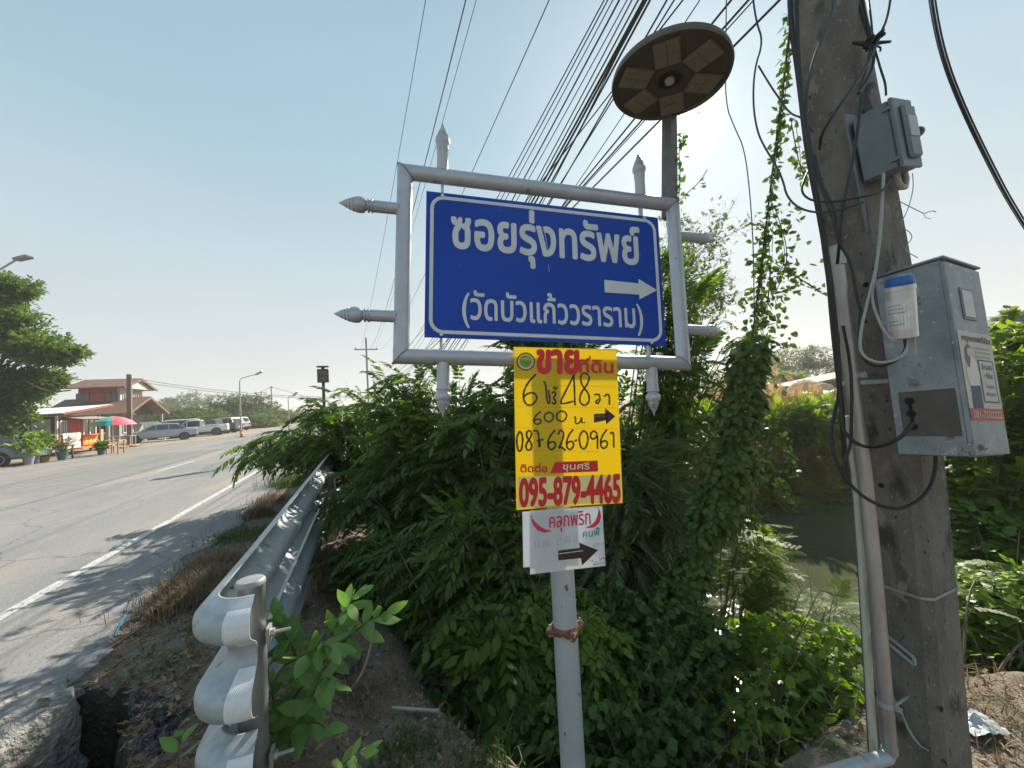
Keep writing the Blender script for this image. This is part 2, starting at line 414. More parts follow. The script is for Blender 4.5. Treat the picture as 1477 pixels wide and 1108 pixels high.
ys = np.unique(np.round(np.concatenate([-geo(0, 300, 14), np.arange(0.0, 1.2, 0.2), np.arange(1.2, 6.5, 0.042), geo(6.5, 1500, 75)]), 4))
GX, GY = np.meshgrid(xs, ys)
def ground_h(X, Y):
    h = terrain(X, Y)
    near = np.clip(1.2 - np.hypot(X, Y - 3) / 12, 0.12, 1)
    u = X * RU[0] + Y * RU[1]; r = X * RR[0] + Y * RR[1]
    rough = sstep(-1.9, -1.2, r + 0.25 * np.sin(u * 2))
    h = h + fbm(X * 2.3 + 5, Y * 2.3, 4) * 0.10 * rough * near + (fbm(X * 14, Y * 14, 3)) * 0.035 * rough * near
    h = h + 0.035 * sstep(-1.5, -1.0, r) * (1 - sstep(-0.3, 0.2, r)) * near
    return h
GZ = ground_h(GX, GY)
dp = in_pit(GX, GY)
pitf = sstep(-0.005, 0.045, dp)
floor_z = -0.50 + 0.10 * np.clip(2.45 - (GX * RU[0] + GY * RU[1]), -0.5, 1.0) + fbm(GX * 7, GY * 7, 3) * 0.26 + fbm(GX * 26, GY * 26, 2) * 0.08
GZ = np.where(dp > -0.01, GZ * (1 - pitf) + floor_z * pitf, GZ)
h_, w_ = GX.shape
idx = np.arange(h_ * w_).reshape(h_, w_)
Q = np.stack([idx[:-1, :-1], idx[:-1, 1:], idx[1:, 1:], idx[1:, :-1]], -1).reshape(-1, 4)
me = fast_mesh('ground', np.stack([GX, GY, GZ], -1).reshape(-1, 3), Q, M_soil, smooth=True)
me.materials.append(mat('pit_soil', (0.030, 0.024, 0.018), 0.95, c2=(0.075, 0.058, 0.042), ns=14, nd=12, spots=[(40, .60, (.14, .11, .08), .05)], bump=1.0, bs=40, bd=.03))  # darker soil colour for the faces inside the pit
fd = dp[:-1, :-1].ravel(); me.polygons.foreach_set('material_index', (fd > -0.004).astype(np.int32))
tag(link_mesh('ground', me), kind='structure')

def gz(x, y):
    a = np.array([[x]], float); b = np.array([[y]], float)
    z = float(ground_h(a, b)[0, 0]); d = float(in_pit(a, b)[0, 0])
    if d > 0.02:
        z = -0.50 + 0.10 * min(1, max(-.5, 2.45 - (x * RU[0] + y * RU[1])))
    return z

# ------------------------------------------------------------------ road (local x = across, y = along)
RZ = math.atan2(RR[1], RR[0])
redge = px_ur([(95, 990), (137, 984), (144, 940), (165, 915), (220, 868), (241, 838), (270, 802), (308, 780), (359, 745), (401, 703)])
redge = [(-30.0, -2.0), (2.2, -1.95), (3.02, -1.92), (3.10, -1.85)] + [p for p in redge if p[0] > 3.12]
ledge = px_ur([(0, 676), (100, 661), (162, 651), (200, 646.5), (250, 640), (300, 634), (345, 628.5), (372, 624)])
LEDGE = [(-30.0, -18.0)] + ledge + [(ledge[-1][0] + 40, ledge[-1][1] - 1)]
def edge_at(tab, u): return np.interp(u, [p[0] for p in tab], [p[1] for p in tab])
us = np.unique(np.concatenate([np.linspace(-30, 1, 16), np.arange(1, 9, 0.04), np.geomspace(9, 110, 70)]))
mb = MB(); rows = []
for u in us:
    rl = edge_at(LEDGE, u) - 0.3; re = edge_at(redge, u)
    if u > 1: re += 0.05 * math.sin(u * 7.3) + 0.10 * float(fbm(np.array(u * 4.1), np.array(2.0))) + 0.06 * float(fbm(np.array(u * 17.0), np.array(5.0)))
    row = [(rl, u, -0.03), (rl, u, 0.0)] + [(rl + (re - rl) * t, u, 0.0) for t in (0.25, 0.5, 0.75, 0.9)] + [(re - 0.05, u, 0.0), (re, u, -0.012), (re + 0.015, u, -0.05), (re - 0.02, u, -0.075)]
    rows.append(row)
mb.grid(rows)
road = link_mesh('road', mb.mesh('road', M_asph, smooth=False)); road.rotation_euler = (0, 0, RZ); tag(road, kind='structure')
def marking(name, quads, m):
    b = MB()
    for (r0, r1, u0, u1) in quads:
        n = max(1, int((u1 - u0) / 0.5)) if u1 - u0 > 1 else 1
        for i in range(n):
            a, c = u0 + (u1 - u0) * i / n, u0 + (u1 - u0) * (i + 1) / n
            b.quad((r0, a, 0.005), (r1, a, 0.005), (r1, c, 0.005), (r0, c, 0.005))
    o = link_mesh(name, b.mesh(name, m, smooth=False)); o.rotation_euler = (0, 0, RZ); tag(o, kind='structure'); return o
marking('edge_line_marking', [(-3.06, -2.94, -5, 90)], M_white)
marking('centre_line_marking', [(-11.05, -10.95, -5, 75), (-11.30, -11.20, -5, 75)], M_yel)
marking('lane_line_marking', [(-6.45, -6.33, 16.3 + 9 * k, 19.3 + 9 * k) for k in range(0, 6)], M_white)
marking('rumble_strip_marking', [(-10.4, -6.9, 13.2 + 0.42 * k, 13.2 + 0.42 * k + 0.10) for k in range(30)], M_worn)
# crumbled asphalt rim, right of the pit
mb = MB()
pts = [(186, 994), (215, 1000), (262, 1003), (270, 1030), (245, 1055), (225, 1085), (192, 1092), (183, 1060), (186, 1030)]
G0 = [gnd(x, y, 0.0) for x, y in pts]; c0 = sum(G0) / len(G0)
R1 = [(c0 + (p - c0) * (1 + 0.06 * math.sin(i * 2.7))) for i, p in enumerate(G0)]
N1 = 80
def lp(R, t):
    t = t * len(R); i = int(t) % len(R); f = t - int(t); return R[i] * (1 - f) + R[(i + 1) % len(R)] * f
rows = []
for s, zz in ((1.05, -0.12), (1.03, -.03), (1.0, 0.03), (.93, .045), (0.86, 0.052), (.75, .055), (.65, .058), (0.55, 0.058), (.4, .06), (0.25, 0.06), (.12, .06), (0.02, 0.055)):
    row = []
    for k in range(N1 + 1):
        p = c0 + (lp(R1, (k % N1) / N1) - c0) * s; j = float(fbm(np.array(p[0] * 25), np.array(p[1] * 25), 5))
        row.append((p[0] + j * 0.06, p[1] - j * 0.06, zz - 0.05 + j * 0.10))
    rows.append(row)
mb.grid(rows)
tag(mb.build('asphalt_slab', M_aspedge), 'dark crumbled lump of asphalt at the right rim of the roadside hole', 'asphalt lump')
# concrete block at the lower left corner
mb = MB(); rows = []
cc = gnd(-12, 1088, 0.0); NB = 90
top = 0.12
for s, zz in ((1.02, -0.45), (1.04, -0.3), (1.03, -0.2), (1.02, -0.1), (1.0, -0.02), (.98, .03), (0.93, top), (.85, top+.01), (0.75, top + 0.02), (.6, top+.03), (0.45, top + 0.03), (.3, top+.03), (.15, top+.03), (0.02, top + 0.03)):
    row = []
    for k in range(NB + 1):
        t = 2 * math.pi * (k % NB) / NB
        rx = 0.27 * (abs(math.cos(t)) ** 0.55) * (1 if math.cos(t) > 0 else -1); ry = 0.33 * (abs(math.sin(t)) ** 0.6) * (1 if math.sin(t) > 0 else -1)
        a = math.radians(-18); px_, py_ = rx * math.cos(a) - ry * math.sin(a), rx * math.sin(a) + ry * math.cos(a)
        j = float(fbm(np.array(3 + px_ * s * 12 + zz * 9), np.array(py_ * s * 12 + zz * 7), 5))
        row.append((cc[0] - 0.06 + px_ * s * (1 + j * 0.4), cc[1] - 0.03 + py_ * s * (1 + j * 0.4), zz + j * 0.10))
    rows.append(row)
mb.grid(rows)
tag(mb.build('concrete_block', M_rock, angle=3), 'rough pale block of broken concrete beside the hole in the road edge', 'concrete block')

# ------------------------------------------------------------------ canal water
m = mat('canal_water', (0.060, 0.070, 0.038), 0.07, c2=(0.075, 0.085, 0.046), ns=0.7, bump=0.25, bs=4, bd=0.05, spec=1.0)
mb = MB(); mb.grid([[(x, y, WATER_Z) for x in np.linspace(-1.5, 120, 14)] for y in np.linspace(0.5, 30, 6)])
tag(link_mesh('canal_water', mb.mesh('canal_water', m, smooth=False)), kind='structure')

# ------------------------------------------------------------------ guardrail
PB = at(361, 840, 1.5); PR_ = PB.dot(RR); PU_ = PB.dot(RU)
ZT = float(PB[2])
gr = root('guardrail', rw(PU_, PR_, 0), 'galvanised steel crash barrier along the roadside, its end curled round the first post', 'guardrail')
RC_ = 0.075   # valley radius round the post
def wv(z):
    q = (1 - math.cos(2 * math.pi * z / 0.265)) / 2; q2 = min(1, max(0, (q - .06) / .86)); return .35 * q + .65 * q2 * q2 * (3 - 2 * q2)
def wprof(n=34):
    o = []
    for i in range(n + 1):
        z = -0.215 + 0.43 * i / n; o.append((0.100 * wv(z), z))
    return o
def rail_path():
    P = []   # (centre point, outward normal)
    for u in [42, 30, 22, 16, 12, 10, 8, 6, 5, 4, 3.2, 2.8, 2.4]:
        if u > PU_ + 0.1: P.append((rw(u, PR_ - RC_ * 0.9 - 0.0), -RR))
    P = [(rw(PU_ + 0.55, PR_ - RC_ * 0.92), -RR) if False else p for p in P]
    P.append((rw(PU_ + 0.30, PR_ - RC_ * 0.95), -RR))
    for k in range(0, 13):
        a = math.radians(90 * k / 12)
        n = -RR * math.cos(a) - RU * math.sin(a)
        P.append((rw(PU_, PR_) + n * RC_, n))
    P.append((rw(PU_, PR_) - RU * RC_ + RR * 0.035, -RU))
    return P
RP = rail_path()
def beam(zc):
    pr = wprof(); a = MB(); rows = []
    for (c, n) in RP: rows.append([c + n * x + UPV * (zc + z) for x, z in pr])
    back = []
    for (c, n) in RP: back.append([c + n * (x - 0.005) + UPV * (zc + z) for x, z in pr])
    a.grid(rows); a.grid([r[::-1] for r in back])
    for j in (0, -1):
        a.grid([[r[j], q[j]] for r, q in zip(rows, back)])
    a.grid([rows[-1], back[-1]]); a.grid([rows[0], back[0]])
    return a
ZC1 = ZT - 0.215 - 0.012; ZC2 = ZC1 - 0.475
r1 = beam(ZC1).build('rail_beam', M_galv, gr, angle=1.2); r2 = beam(ZC2).build('rail_beam', M_galv, gr, angle=1.2)
M_stk = mat('reflective_sticker', (0.72, 0.74, 0.76), 0.45, c2=(0.62, 0.64, 0.66), ns=30, bump=0.35, wave=('X', 42), bs=60, bd=0.003)
def sticker(zc, zr, parent, name='reflector', wobble=0.0):
    a = MB(); rows = []
    for k, (c, n) in enumerate(RP[-9:]):
        if k < 5: continue
        row = []
        for i in range(17):
            t = i / 16; z = zr[0] + (zr[1] - zr[0]) * t; z += 0.006 * math.sin(t * 9 + wobble) * 0
            x = 0.100 * wv(z) + 0.0018; row.append(c + n * x + UPV * (zc + z))
        rows.append(row)
    a.grid(rows); return a.build(name, M_stk, parent)
sticker(ZC1, (0.035, 0.19), r1); sticker(ZC1, (-0.205, -0.04), r1); sticker(ZC2, (0.035, 0.18), r2)
def gpost(u, first=False):
    b = MB(); p = rw(u, PR_ + (0 if first else 0.005))
    ZP = ZT if first else ZT - 0.16
    b.lathe(p + UPV * -0.5, UPV, [(0, .049), (ZP + 0.5 - 0.012, .049), (ZP + 0.5 - 0.008, .052), (ZP + 0.5 + 0.004, .051), (ZP + 0.5 + 0.012, .045), (ZP + 0.5 + 0.016, 0.0)], 24)
    o = b.build('post', M_galv2 if not first else mat('post_galv', (0.27, 0.285, 0.29), 0.5, 0.55, c2=(0.36, 0.375, 0.37), ns=14, nd=8), gr)
    if not first:
        c = MB(); c.box(p - RU * 0.0585 + UPV * 0.33, (0.05, 0.002, 0.16), (RR, RU, UPV)); c.build('reflector', M_stk, o)
    return o
gp = gpost(PU_, True)
for z in (ZC1 + 0.03, ZC2 + 0.05):
    b = MB(); p = rw(PU_, PR_, z) + RR * 0.05 - RU * 0.02
    b.box(p + RR * 0.012, (0.012, 0.05, 0.055), (RR, RU, UPV)); b.tube([p, p + RR * 0.085], 0.007, 8); b.lathe(p + RR * 0.018, RR, [(0, .016), (.013, .016)], 6)
    b.build('bolt', M_galv2, gp)
b = MB(); b.lathe(rw(PU_ + 0.06, PR_ - RC_ + 0.035, ZC1 + 0.2), -RR, [(0, .012), (0.02, .012), (0.022, .007), (.04, .007)], 8); b.build('bolt', M_rust, gp)
for k in range(1, 7): gpost(PU_ + 3.9 * k)
for k in range(1, 4):
    b = MB()
    for zc in (ZC1, ZC2): b.lathe(rw(PU_ + 3.9 * k, PR_ + 0.065, zc), RR, [(0, .02), (.01, .02), (.012, .009), (.05, .009)], 8)
    b.build('bolt', M_galv2, gr)
# ------------------------------------------------------------------ sign frame
SX = np.array([0.975, 0.215, -0.059]); SX = unit(SX)
SY = np.array([0.044, 0.077, 0.996]); SY = unit(SY - SX * SX.dot(SY)); SN = np.cross(SX, SY)
SO = at(790, 518, 1.8)
def S3(s, t, n=0.0): return SO + SX * s + SY * t + SN * n
SAX = (SX, -SN, SY)
postbase = at(829, 1110, 1.70); postbase = postbase + (postbase - at(819, 905, 1.735)) * 1.4
sg = root('road_sign', (postbase[0], postbase[1], postbase[2]), 'blue road sign with white Thai lettering in a silver pipe frame with spiked finials', 'road sign')
L_, R_, B_, T_ = -0.655, 0.712, -0.005, 0.847
RB = 0.034
for (a, b) in (((L_, B_), (L_, T_)), ((R_, B_), (R_, T_)), ((L_, T_), (R_, T_)), ((L_, B_), (R_, B_))):
    m = MB(); A = S3(*a); Bq = S3(*b); d = unit(Bq - A)
    # mitred pipe
    n = 24; V = []
    e1 = SN; e2 = np.cross(d, SN)
    cen = S3((L_ + R_) / 2, (B_ + T_) / 2)
    for (P, sgn) in ((A, 1), (Bq, -1)):
        for k in range(n):
            t = 2 * math.pi * k / n; off = e1 * math.cos(t) * RB + e2 * math.sin(t) * RB
            inn = unit((cen - (A + Bq) / 2) - d * d.dot(cen - (A + Bq) / 2))
            V.append(P + off + d * sgn * (off.dot(inn)))
    m.add(V, [(k, (k + 1) % n, n + (k + 1) % n, n + k) for k in range(n)])
    m.build('frame_bar', M_sil, sg)
M_weld = mat('weld', (0.30, 0.29, 0.28), 0.6, 0.3, c2=(0.24, 0.15, 0.10), ns=40, bump=.8, bs=200, bd=.003)
for (s_, t_, sx_, sy_) in ((L_, T_, 1, -1), (R_, T_, -1, -1), (L_, B_, 1, 1), (R_, B_, -1, 1)):
    m = MB(); d1 = unit(SX * sx_ * -1 + SY * sy_ * 1 * -1 * -1); e = unit(SX * sx_ + SY * sy_ * -1)
    dd_ = unit(SX * -sx_ + SY * -sy_); m.tube([S3(s_, t_) + dd_ * math.cos(a) * RB * 1.43 + SN * math.sin(a) * RB * 1.01 for a in np.linspace(0, 2 * math.pi, 25)], [.0028 + .0010 * (k % 2) for k in range(25)], 5, cap=False); m.build('weld_bead', M_weld, sg)
def finial(s, t, d, kind):
    m = MB(); d = unit(d); o = S3(s, t) + d * 0.02
    r = 0.0255 if kind != 'bottom' else 0.0275
    if kind == 'top':
        prof = [(0, r), (.115, r), (.118, r + .003), (.124, r + .003), (.127, r - .004), (.132, .022), (.145, .032), (.160, .0345), (.175, .031), (.185, .024), (.187, .026), (.200, .020), (.202, .021), (.218, .013), (.238, .006), (.254, 0)]
    elif kind == 'left':
        prof = [(0, r), (.112, r), (.113, r + .004), (.119, r + .004), (.120, r - .002), (.127, r - .002), (.128, r + .004), (.134, r + .004), (.136, .019), (.142, .022), (.152, .032), (.166, .0345), (.182, .033), (.192, .029), (.194, .031), (.206, .024), (.208, .026), (.220, .018), (.222, .019), (.236, .011), (.252, .003), (.256, 0)]
    elif kind == 'right':
        prof = [(0, r), (.122, r), (.124, r + .004), (.132, r + .004), (.134, r - .003), (.140, .026), (.147, .032), (.155, .0325), (.163, .029), (.165, .030), (.180, .022), (.200, .013), (.222, .005), (.236, 0)]
    else:
        prof = [(0, r), (.115, r), (.116, r + .004), (.122, r + .004), (.124, r - .004), (.131, .024), (.140, .033), (.152, .0355), (.163, .033), (.172, .024), (.174, .028), (.182, .025), (.183, .027), (.192, .021), (.193, .023), (.202, .016), (.204, .018), (.213, .011), (.226, .005), (.240, .002), (.242, 0)]
    m.lathe(o, d, prof, 24); f_ = m.build('finial', M_sil, sg, angle=0.9); a_, b_ = frame_of(d); m = MB(); o2 = S3(s, t) + d * RB * .96
    m.tube([o2 + (a_ * math.cos(q) + b_ * math.sin(q)) * r * 1.02 - d * (.012 * abs(SN.dot(a_ * math.cos(q) + b_ * math.sin(q))) ) for q in np.linspace(0, 2 * math.pi, 21)], [.0022 + .0012 * (k % 3 == 0) for k in range(21)], 5, cap=False); m.build('weld_bead', M_weld, f_); return f_
finial(-0.488, T_, SY, 'top'); finial(0.528, T_, SY, 'top')
finial(L_, 0.665, -SX, 'left'); finial(L_, 0.168, -SX, 'left')
finial(R_, 0.677, SX, 'right'); finial(R_, 0.172, SX, 'right')
finial(-0.477, B_, -SY, 'bottom'); finial(0.531, B_, -SY, 'bottom')
for s in (-0.487, 0.53):
    for (t0, t1) in ((0.74, T_ - 0.02), (B_ + 0.02, 0.10)):
        m = MB(); m.bar(S3(s, t0, -0.012), S3(s, t1, -0.012), 0.022, 0.012, ref=SX); m.build('hanger_strap', M_sil, sg)
# plate
P0, P1, P2, P3 = -0.559, 0.610, 0.078, 0.757
pl = MB(); pl.box(S3((P0 + P1) / 2, (P2 + P3) / 2, 0.014), (P1 - P0, 0.006, P3 - P2), SAX, bev=0.0015)
plate = pl.build('sign_plate', M_blue, sg)
def rrect(s0, s1, t0, t1, r, n=8):
    o = []
    for (cs, ct, a0) in ((s1 - r, t1 - r, 0), (s0 + r, t1 - r, 90), (s0 + r, t0 + r, 180), (s1 - r, t0 + r, 270)):
        for k in range(n + 1):
            a = math.radians(a0 + 90 * k / n); o.append((cs + r * math.cos(a), ct + r * math.sin(a)))
    return o
def ring(name, out, inn, n_, m_, parent):
    b = MB(); k = len(out); V = [S3(*p, n_) for p in out] + [S3(*p, n_) for p in inn]
    b.add(V, [(i, (i + 1) % k, k + (i + 1) % k, k + i) for i in range(k)]); return b.build(name, m_, parent, smooth=False)
g = 0.018; wdt = 0.016
ring('white_border', rrect(P0 + g, P1 - g, P2 + g, P3 - g, 0.062), rrect(P0 + g + wdt, P1 - g - wdt, P2 + g + wdt, P3 - g - wdt, 0.046), 0.0182, M_refl, plate)
for s in (-0.487, 0.53):
    for t in (P3 - 0.014, P2 + 0.014):
        b = MB(); b.lathe(S3(s, t, 0.017), SN, [(0, .008), (.004, .008), (.006, .004)], 8); b.build('screw', M_steel, plate)

# ------------------------------------------------------------------ lettering
def text_xy(body, bold=0.0, sp=1.0):
    cu = bpy.data.curves.new('t', 'FONT'); cu.body = body; cu.size = 1; cu.space_character = sp; cu.resolution_u = 4
    if bold > 0: cu.offset = min(bold, 0.012)
    ob = bpy.data.objects.new('t', cu); COL.objects.link(ob)
    dg = bpy.context.evaluated_depsgraph_get(); dg.update()
    me = bpy.data.meshes.new_from_object(ob.evaluated_get(dg))
    V = np.array([v.co[:] for v in me.vertices]); F = [tuple(p.vertices) for p in me.polygons]
    bpy.data.objects.remove(ob); bpy.data.curves.remove(cu); bpy.data.meshes.remove(me)
    return V, F
def text_on(name, body, s0, s1, tb, hc, m_, parent, n_, place=None, bold=0.0, tb1=None, ref='อ', layers=0, lw=0.03, skew=0.0):
    """fit text between s0..s1, baseline tb (tb1 at the right end), reference glyph height hc"""
    V, F = text_xy(body, bold)
    Vr, _ = text_xy(ref, bold); hr = Vr[:, 1].max() - min(0, Vr[:, 1].min()) * 0
    x0, x1 = V[:, 0].min(), V[:, 0].max(); kx = (s1 - s0) / (x1 - x0); ky = hc / hr
    tb1 = tb if tb1 is None else tb1
    place = place or S3; b = MB()
    offs = [(0, 0)]
    if layers:
        offs = [(0, 0)] + [(lw * math.cos(2 * math.pi * k / layers), lw * math.sin(2 * math.pi * k / layers)) for k in range(layers)]
    for i, (dx, dy) in enumerate(offs):
        P = []
        for v in V:
            q = (v[0] - x0) / (x1 - x0)
            s = s0 + (v[0] - x0 + dx * min(1, ky / kx)) * kx; t = tb + (tb1 - tb) * q + (v[1] + dy) * ky
            P.append(place(s + skew * (t - tb), t, n_ + 0.00012 * i))
        b.add(P, F)
    return b.build(name, m_, parent, smooth=False)
TN = 0.0185
text_on('lettering', 'ซอยรุ่งทรัพย์', -0.443, 0.492, 0.500, 0.141, M_refl, plate, TN, layers=8, lw=0.028, tb1=0.493)
text_on('lettering', '(วัดบัวแก้ววราราม)', -0.395, 0.488, 0.168, 0.095, M_refl, plate, TN, layers=6, lw=0.018, tb1=0.165)
b = MB(); ay = 0.363; b.add([S3(s, t, TN + .001) for s, t in ((0.292, ay - 0.030), (0.476, ay - 0.030), (0.476, ay - 0.054), (0.578, ay), (0.476, ay + 0.052), (0.476, ay + 0.028), (0.292, ay + 0.034))], [(0, 1, 5, 6), (2, 3, 4), (1, 2, 5), (2, 4, 5)])
b.build('arrow', M_refl, plate, smooth=False)
# scratches across the lettering
M_scr = mat('scratch', (0.35, 0.40, 0.55), 0.6)
b = MB()
for (a, c, w) in (((-0.012, 0.64), (0.004, 0.57), .004), ((0.004, 0.57), (-0.004, 0.545), .003), ((0.008, 0.45), (0.014, 0.415), .003), ((-0.004, 0.60), (0.01, 0.53), .002)):
    b.bar(S3(*a, 0.0195), S3(*c, 0.0195), w, 0.0004, ref=SN)
b.build('scratch', M_scr, plate)

# post and flange
jt = S3(0.012, B_ + 0.0, 0.0); dv = unit(postbase - jt)
fl = at(820.5, 905, 1.735)
m = MB(); q = jt + (postbase - jt) * ((fl[2] - jt[2]) / (postbase[2] - jt[2])); R_P = 0.053
m.lathe(jt, unit(q - jt), [(0, R_P), (np.linalg.norm(q - jt), R_P)], 28); up_post = m.build('upper_post', M_post, sg)
m = MB(); m.lathe(q, unit(postbase - q), [(0.010, R_P + .001), (np.linalg.norm(postbase - q), R_P + .001)], 28); m.build('lower_post', M_post, sg)
fx = unit(RR * 0.75 + RU * 0.66); fy = np.cross(UPV, fx)
fr = root('flange', (0, 0, 0), None, None) if False else None
m = MB()
m.box(q + UPV * 0.005, (0.135, 0.135, 0.007), (fx, fy, UPV), bev=0.002); m.box(q - UPV * 0.005, (0.135, 0.135, 0.007), (fx, fy, UPV), bev=0.002)
flo = m.build('flange', M_rust, sg)
for i in (-1, 1):
    for j in (-1, 1):
        b = MB(); c = q + fx * 0.052 * i + fy * 0.052 * j; b.lathe(c - UPV * 0.0185, UPV, [(0, .010), (.0100, .010), (.0102, .004), (.0268, .004), (.027, .010), (.035, .010), (.036, .005), (.047, .005)], 6)
        b.build('bolt', M_rust if i * j > 0 else M_galv2, flo)
m = MB(); m.lathe(q + UPV * 0.009, UPV, [(0, R_P + .009), (.006, R_P + .004), (.010, R_P)], 24); m.build('weld', M_rust, flo)

# ------------------------------------------------------------------ posters
def paper(name, base, m_, corners, n_, label, cat, thick=0.003):
    """corners in (s,t): TL TR BR BL"""
    b = MB(); r = root(name, S3(sum(c[0] for c in corners) / 4, min(c[1] for c in corners), n_), label, cat)
    rows = []
    for i in range(9):
        u = i / 8; row = []
        for j in range(7):
            v = j / 6
            s = (corners[0][0] * (1 - v) + corners[1][0] * v) * (1 - u) + (corners[3][0] * (1 - v) + corners[2][0] * v) * u
            t = (corners[0][1] * (1 - v) + corners[1][1] * v) * (1 - u) + (corners[3][1] * (1 - v) + corners[2][1] * v) * u
            row.append(S3(s, t, n_))
        rows.append(row)
    back = [[p - SN * thick for p in r_] for r_ in rows]
    b.grid(rows); b.grid([r_[::-1] for r_ in back])
    for (x, y) in ((rows[0], back[0]), (rows[-1][::-1], back[-1][::-1])): b.grid([x, y])
    for j in (0, -1): b.grid([[r_[j] for r_ in rows], [r_[j] for r_ in back]])
    o = b.build('board', m_, r, smooth=False); return r, o
M_py = mat('poster_yellow', (0.86, 0.62, 0.008), 0.4, c2=(0.80, 0.57, 0.008), ns=6, nd=5, spots=[(4, .60, (.72, .52, .03), .15), (50, .69, (.45, .33, .06), .04)])
M_pw = mat('poster_white', (0.74, 0.75, 0.77), 0.5, c2=(0.66, 0.68, 0.72), ns=4, nd=5)
M_red = mat('print_red', (0.62, 0.012, 0.02), 0.45); M_ink = mat('marker_black', (0.018, 0.014, 0.012), 0.4, c2=(0.035, 0.02, 0.012), ns=60)
M_teal = mat('marker_teal', (0.01, 0.30, 0.25), 0.5); M_pale = mat('print_pale_yellow', (0.85, 0.70, 0.28), 0.45); M_grn = mat('print_green', (0.05, 0.30, 0.03), 0.5)
M_dgrn = mat('print_dark_green', (0.02, 0.06, 0.03), 0.5); M_pink = mat('marker_red', (0.62, 0.03, 0.07), 0.5); M_faint = mat('faded_ink', (0.50, 0.53, 0.58), 0.6)
M_amber = mat('print_amber', (0.80, 0.36, 0.005), 0.45)
def glow_paper(m_, k, col):
    N, L = m_.node_tree.nodes, m_.node_tree.links; t = N.new('ShaderNodeBsdfTranslucent'); t.inputs[0].default_value = (*col, 1); x = N.new('ShaderNodeMixShader'); x.inputs[0].default_value = k
    L.new(N['Principled BSDF'].outputs[0], x.inputs[1]); L.new(t.outputs[0], x.inputs[2]); L.new(x.outputs[0], N['Material Output'].inputs[0])
glow_paper(M_py, .45, (.95, .80, .03)); glow_paper(M_pw, .35, (.85, .87, .9))
YC = [(-0.173, 0.040), (0.322, 0.046), (0.316, -0.655), (-0.171, -0.659)]
NY = 0.052
yp, yb = paper('sale_poster', None, M_py, YC, NY - 0.0, 'tall yellow poster with red print and black handwriting, hung below the blue sign', 'poster')
def Y(u, v, n_=0.0):
    """u,v in 0..1 from the top left of the yellow poster"""
    a = np.array(YC[0]) * (1 - u) + np.array(YC[1]) * u; c = np.array(YC[3]) * (1 - u) + np.array(YC[2]) * u; p = a * (1 - v) + c * v
    return S3(p[0], p[1], NY + n_)
# crop coordinates (633x1108 of 720..920 x 490..840): poster from (65,38) to (562,777)
def yc(x, y, n_=0.0012):
    yt = 38 + 7 * (x - 65) / 470; yb_ = 777 - 32 * (x - 78) / 484; v = (y - yt) / (yb_ - yt)
    xl = 65 + 13 * v; xr = 535 + 27 * v
    return Y((x - xl) / (xr - xl), v, n_)
def ink(name, strokes, w, m_, parent, place, n_=0.0012, closed=False):
    """flat pen strokes: ribbon along smoothed polylines"""
    b = MB()
    for st in strokes:
        P = [np.array(p, float) for p in st]
        for _ in range(2):
            if len(P) > 2:
                Qp = [P[0]]
                for i in range(len(P) - 1): Qp += [P[i] * .75 + P[i + 1] * .25, P[i] * .25 + P[i + 1] * .75]
                Qp.append(P[-1]); P = Qp
        Lf, Rt = [], []
        for i in range(len(P)):
            d = P[min(i + 1, len(P) - 1)] - P[max(i - 1, 0)]; d = d / (np.linalg.norm(d) + 1e-9); nrm = np.array([-d[1], d[0]])
            ww = w * (0.85 + 0.3 * abs(math.sin(i * 0.9)))
            Lf.append(place(*(P[i] + nrm * ww / 2), n_)); Rt.append(place(*(P[i] - nrm * ww / 2), n_))
        b.grid([Lf, Rt])
    return b.build(name, m_, parent, smooth=False)
# folds (shallow horizontal lines) and printed lines
ink('ruled_line', [[(75, 218), (535, 222)], [(75, 318), (538, 322)], [(78, 414), (542, 418)], [(80, 515), (450, 520)]], 1.6, M_amber, yb, yc, 0.0008)
def ytext(name, body, x0, x1, yb0, yb1, hpx, m_, bold=0.0, ref='อ', layers=0, lw=0.03, n_=0.0014):
    V, F = text_xy(body, bold); Vr, _ = text_xy(ref, 0); hr = Vr[:, 1].max()
    a0, a1 = V[:, 0].min(), V[:, 0].max(); kx = (x1 - x0) / (a1 - a0); ky = hpx / hr; b = MB()
    offs = [(0, 0)] + [(lw * math.cos(2 * math.pi * k / layers), lw * math.sin(2 * math.pi * k / layers)) for k in range(layers)] if layers else [(0, 0)]
    for i, (dx, dy) in enumerate(offs):
        b.add([yc(x0 + (v[0] - a0) * kx + dx * ky * min(1, kx / ky * 1.2), yb0 + (yb1 - yb0) * (v[0] - a0) / (a1 - a0) - (v[1] + dy) * ky, n_ + 0.0001 * i) for v in V], F)
    return b.build(name, m_, yb, smooth=False)
ytext('print_heading', 'ขาย', 170, 352, 157, 158, 102, M_red, layers=8, lw=0.045)
ytext('print_heading', 'ทีดิน', 360, 518, 156, 158, 46, M_red, layers=6, lw=0.035)
b = MB(); b.quad(yc(403, 78, .0016), yc(411, 78, .0016), yc(410, 96, .0016), yc(404, 96, .0016)); b.build('print_heading', M_red, yb, smooth=False)
ytext('print_contact', 'ติดต่อ', 95, 212, 612, 612, 26, M_red, layers=6, lw=0.03)
b = MB(); b.quad(yc(226, 617, .001), yc(445, 608, .001), yc(443, 560, .001), yc(247, 567, .001)); b.build('print_banner', M_red, yb, smooth=False)
ytext('print_banner_text', 'ขุนศรี', 282, 404, 600, 598, 22, mat('print_cream', (0.85, 0.72, 0.45), 0.5), layers=4, lw=0.02, n_=0.002)
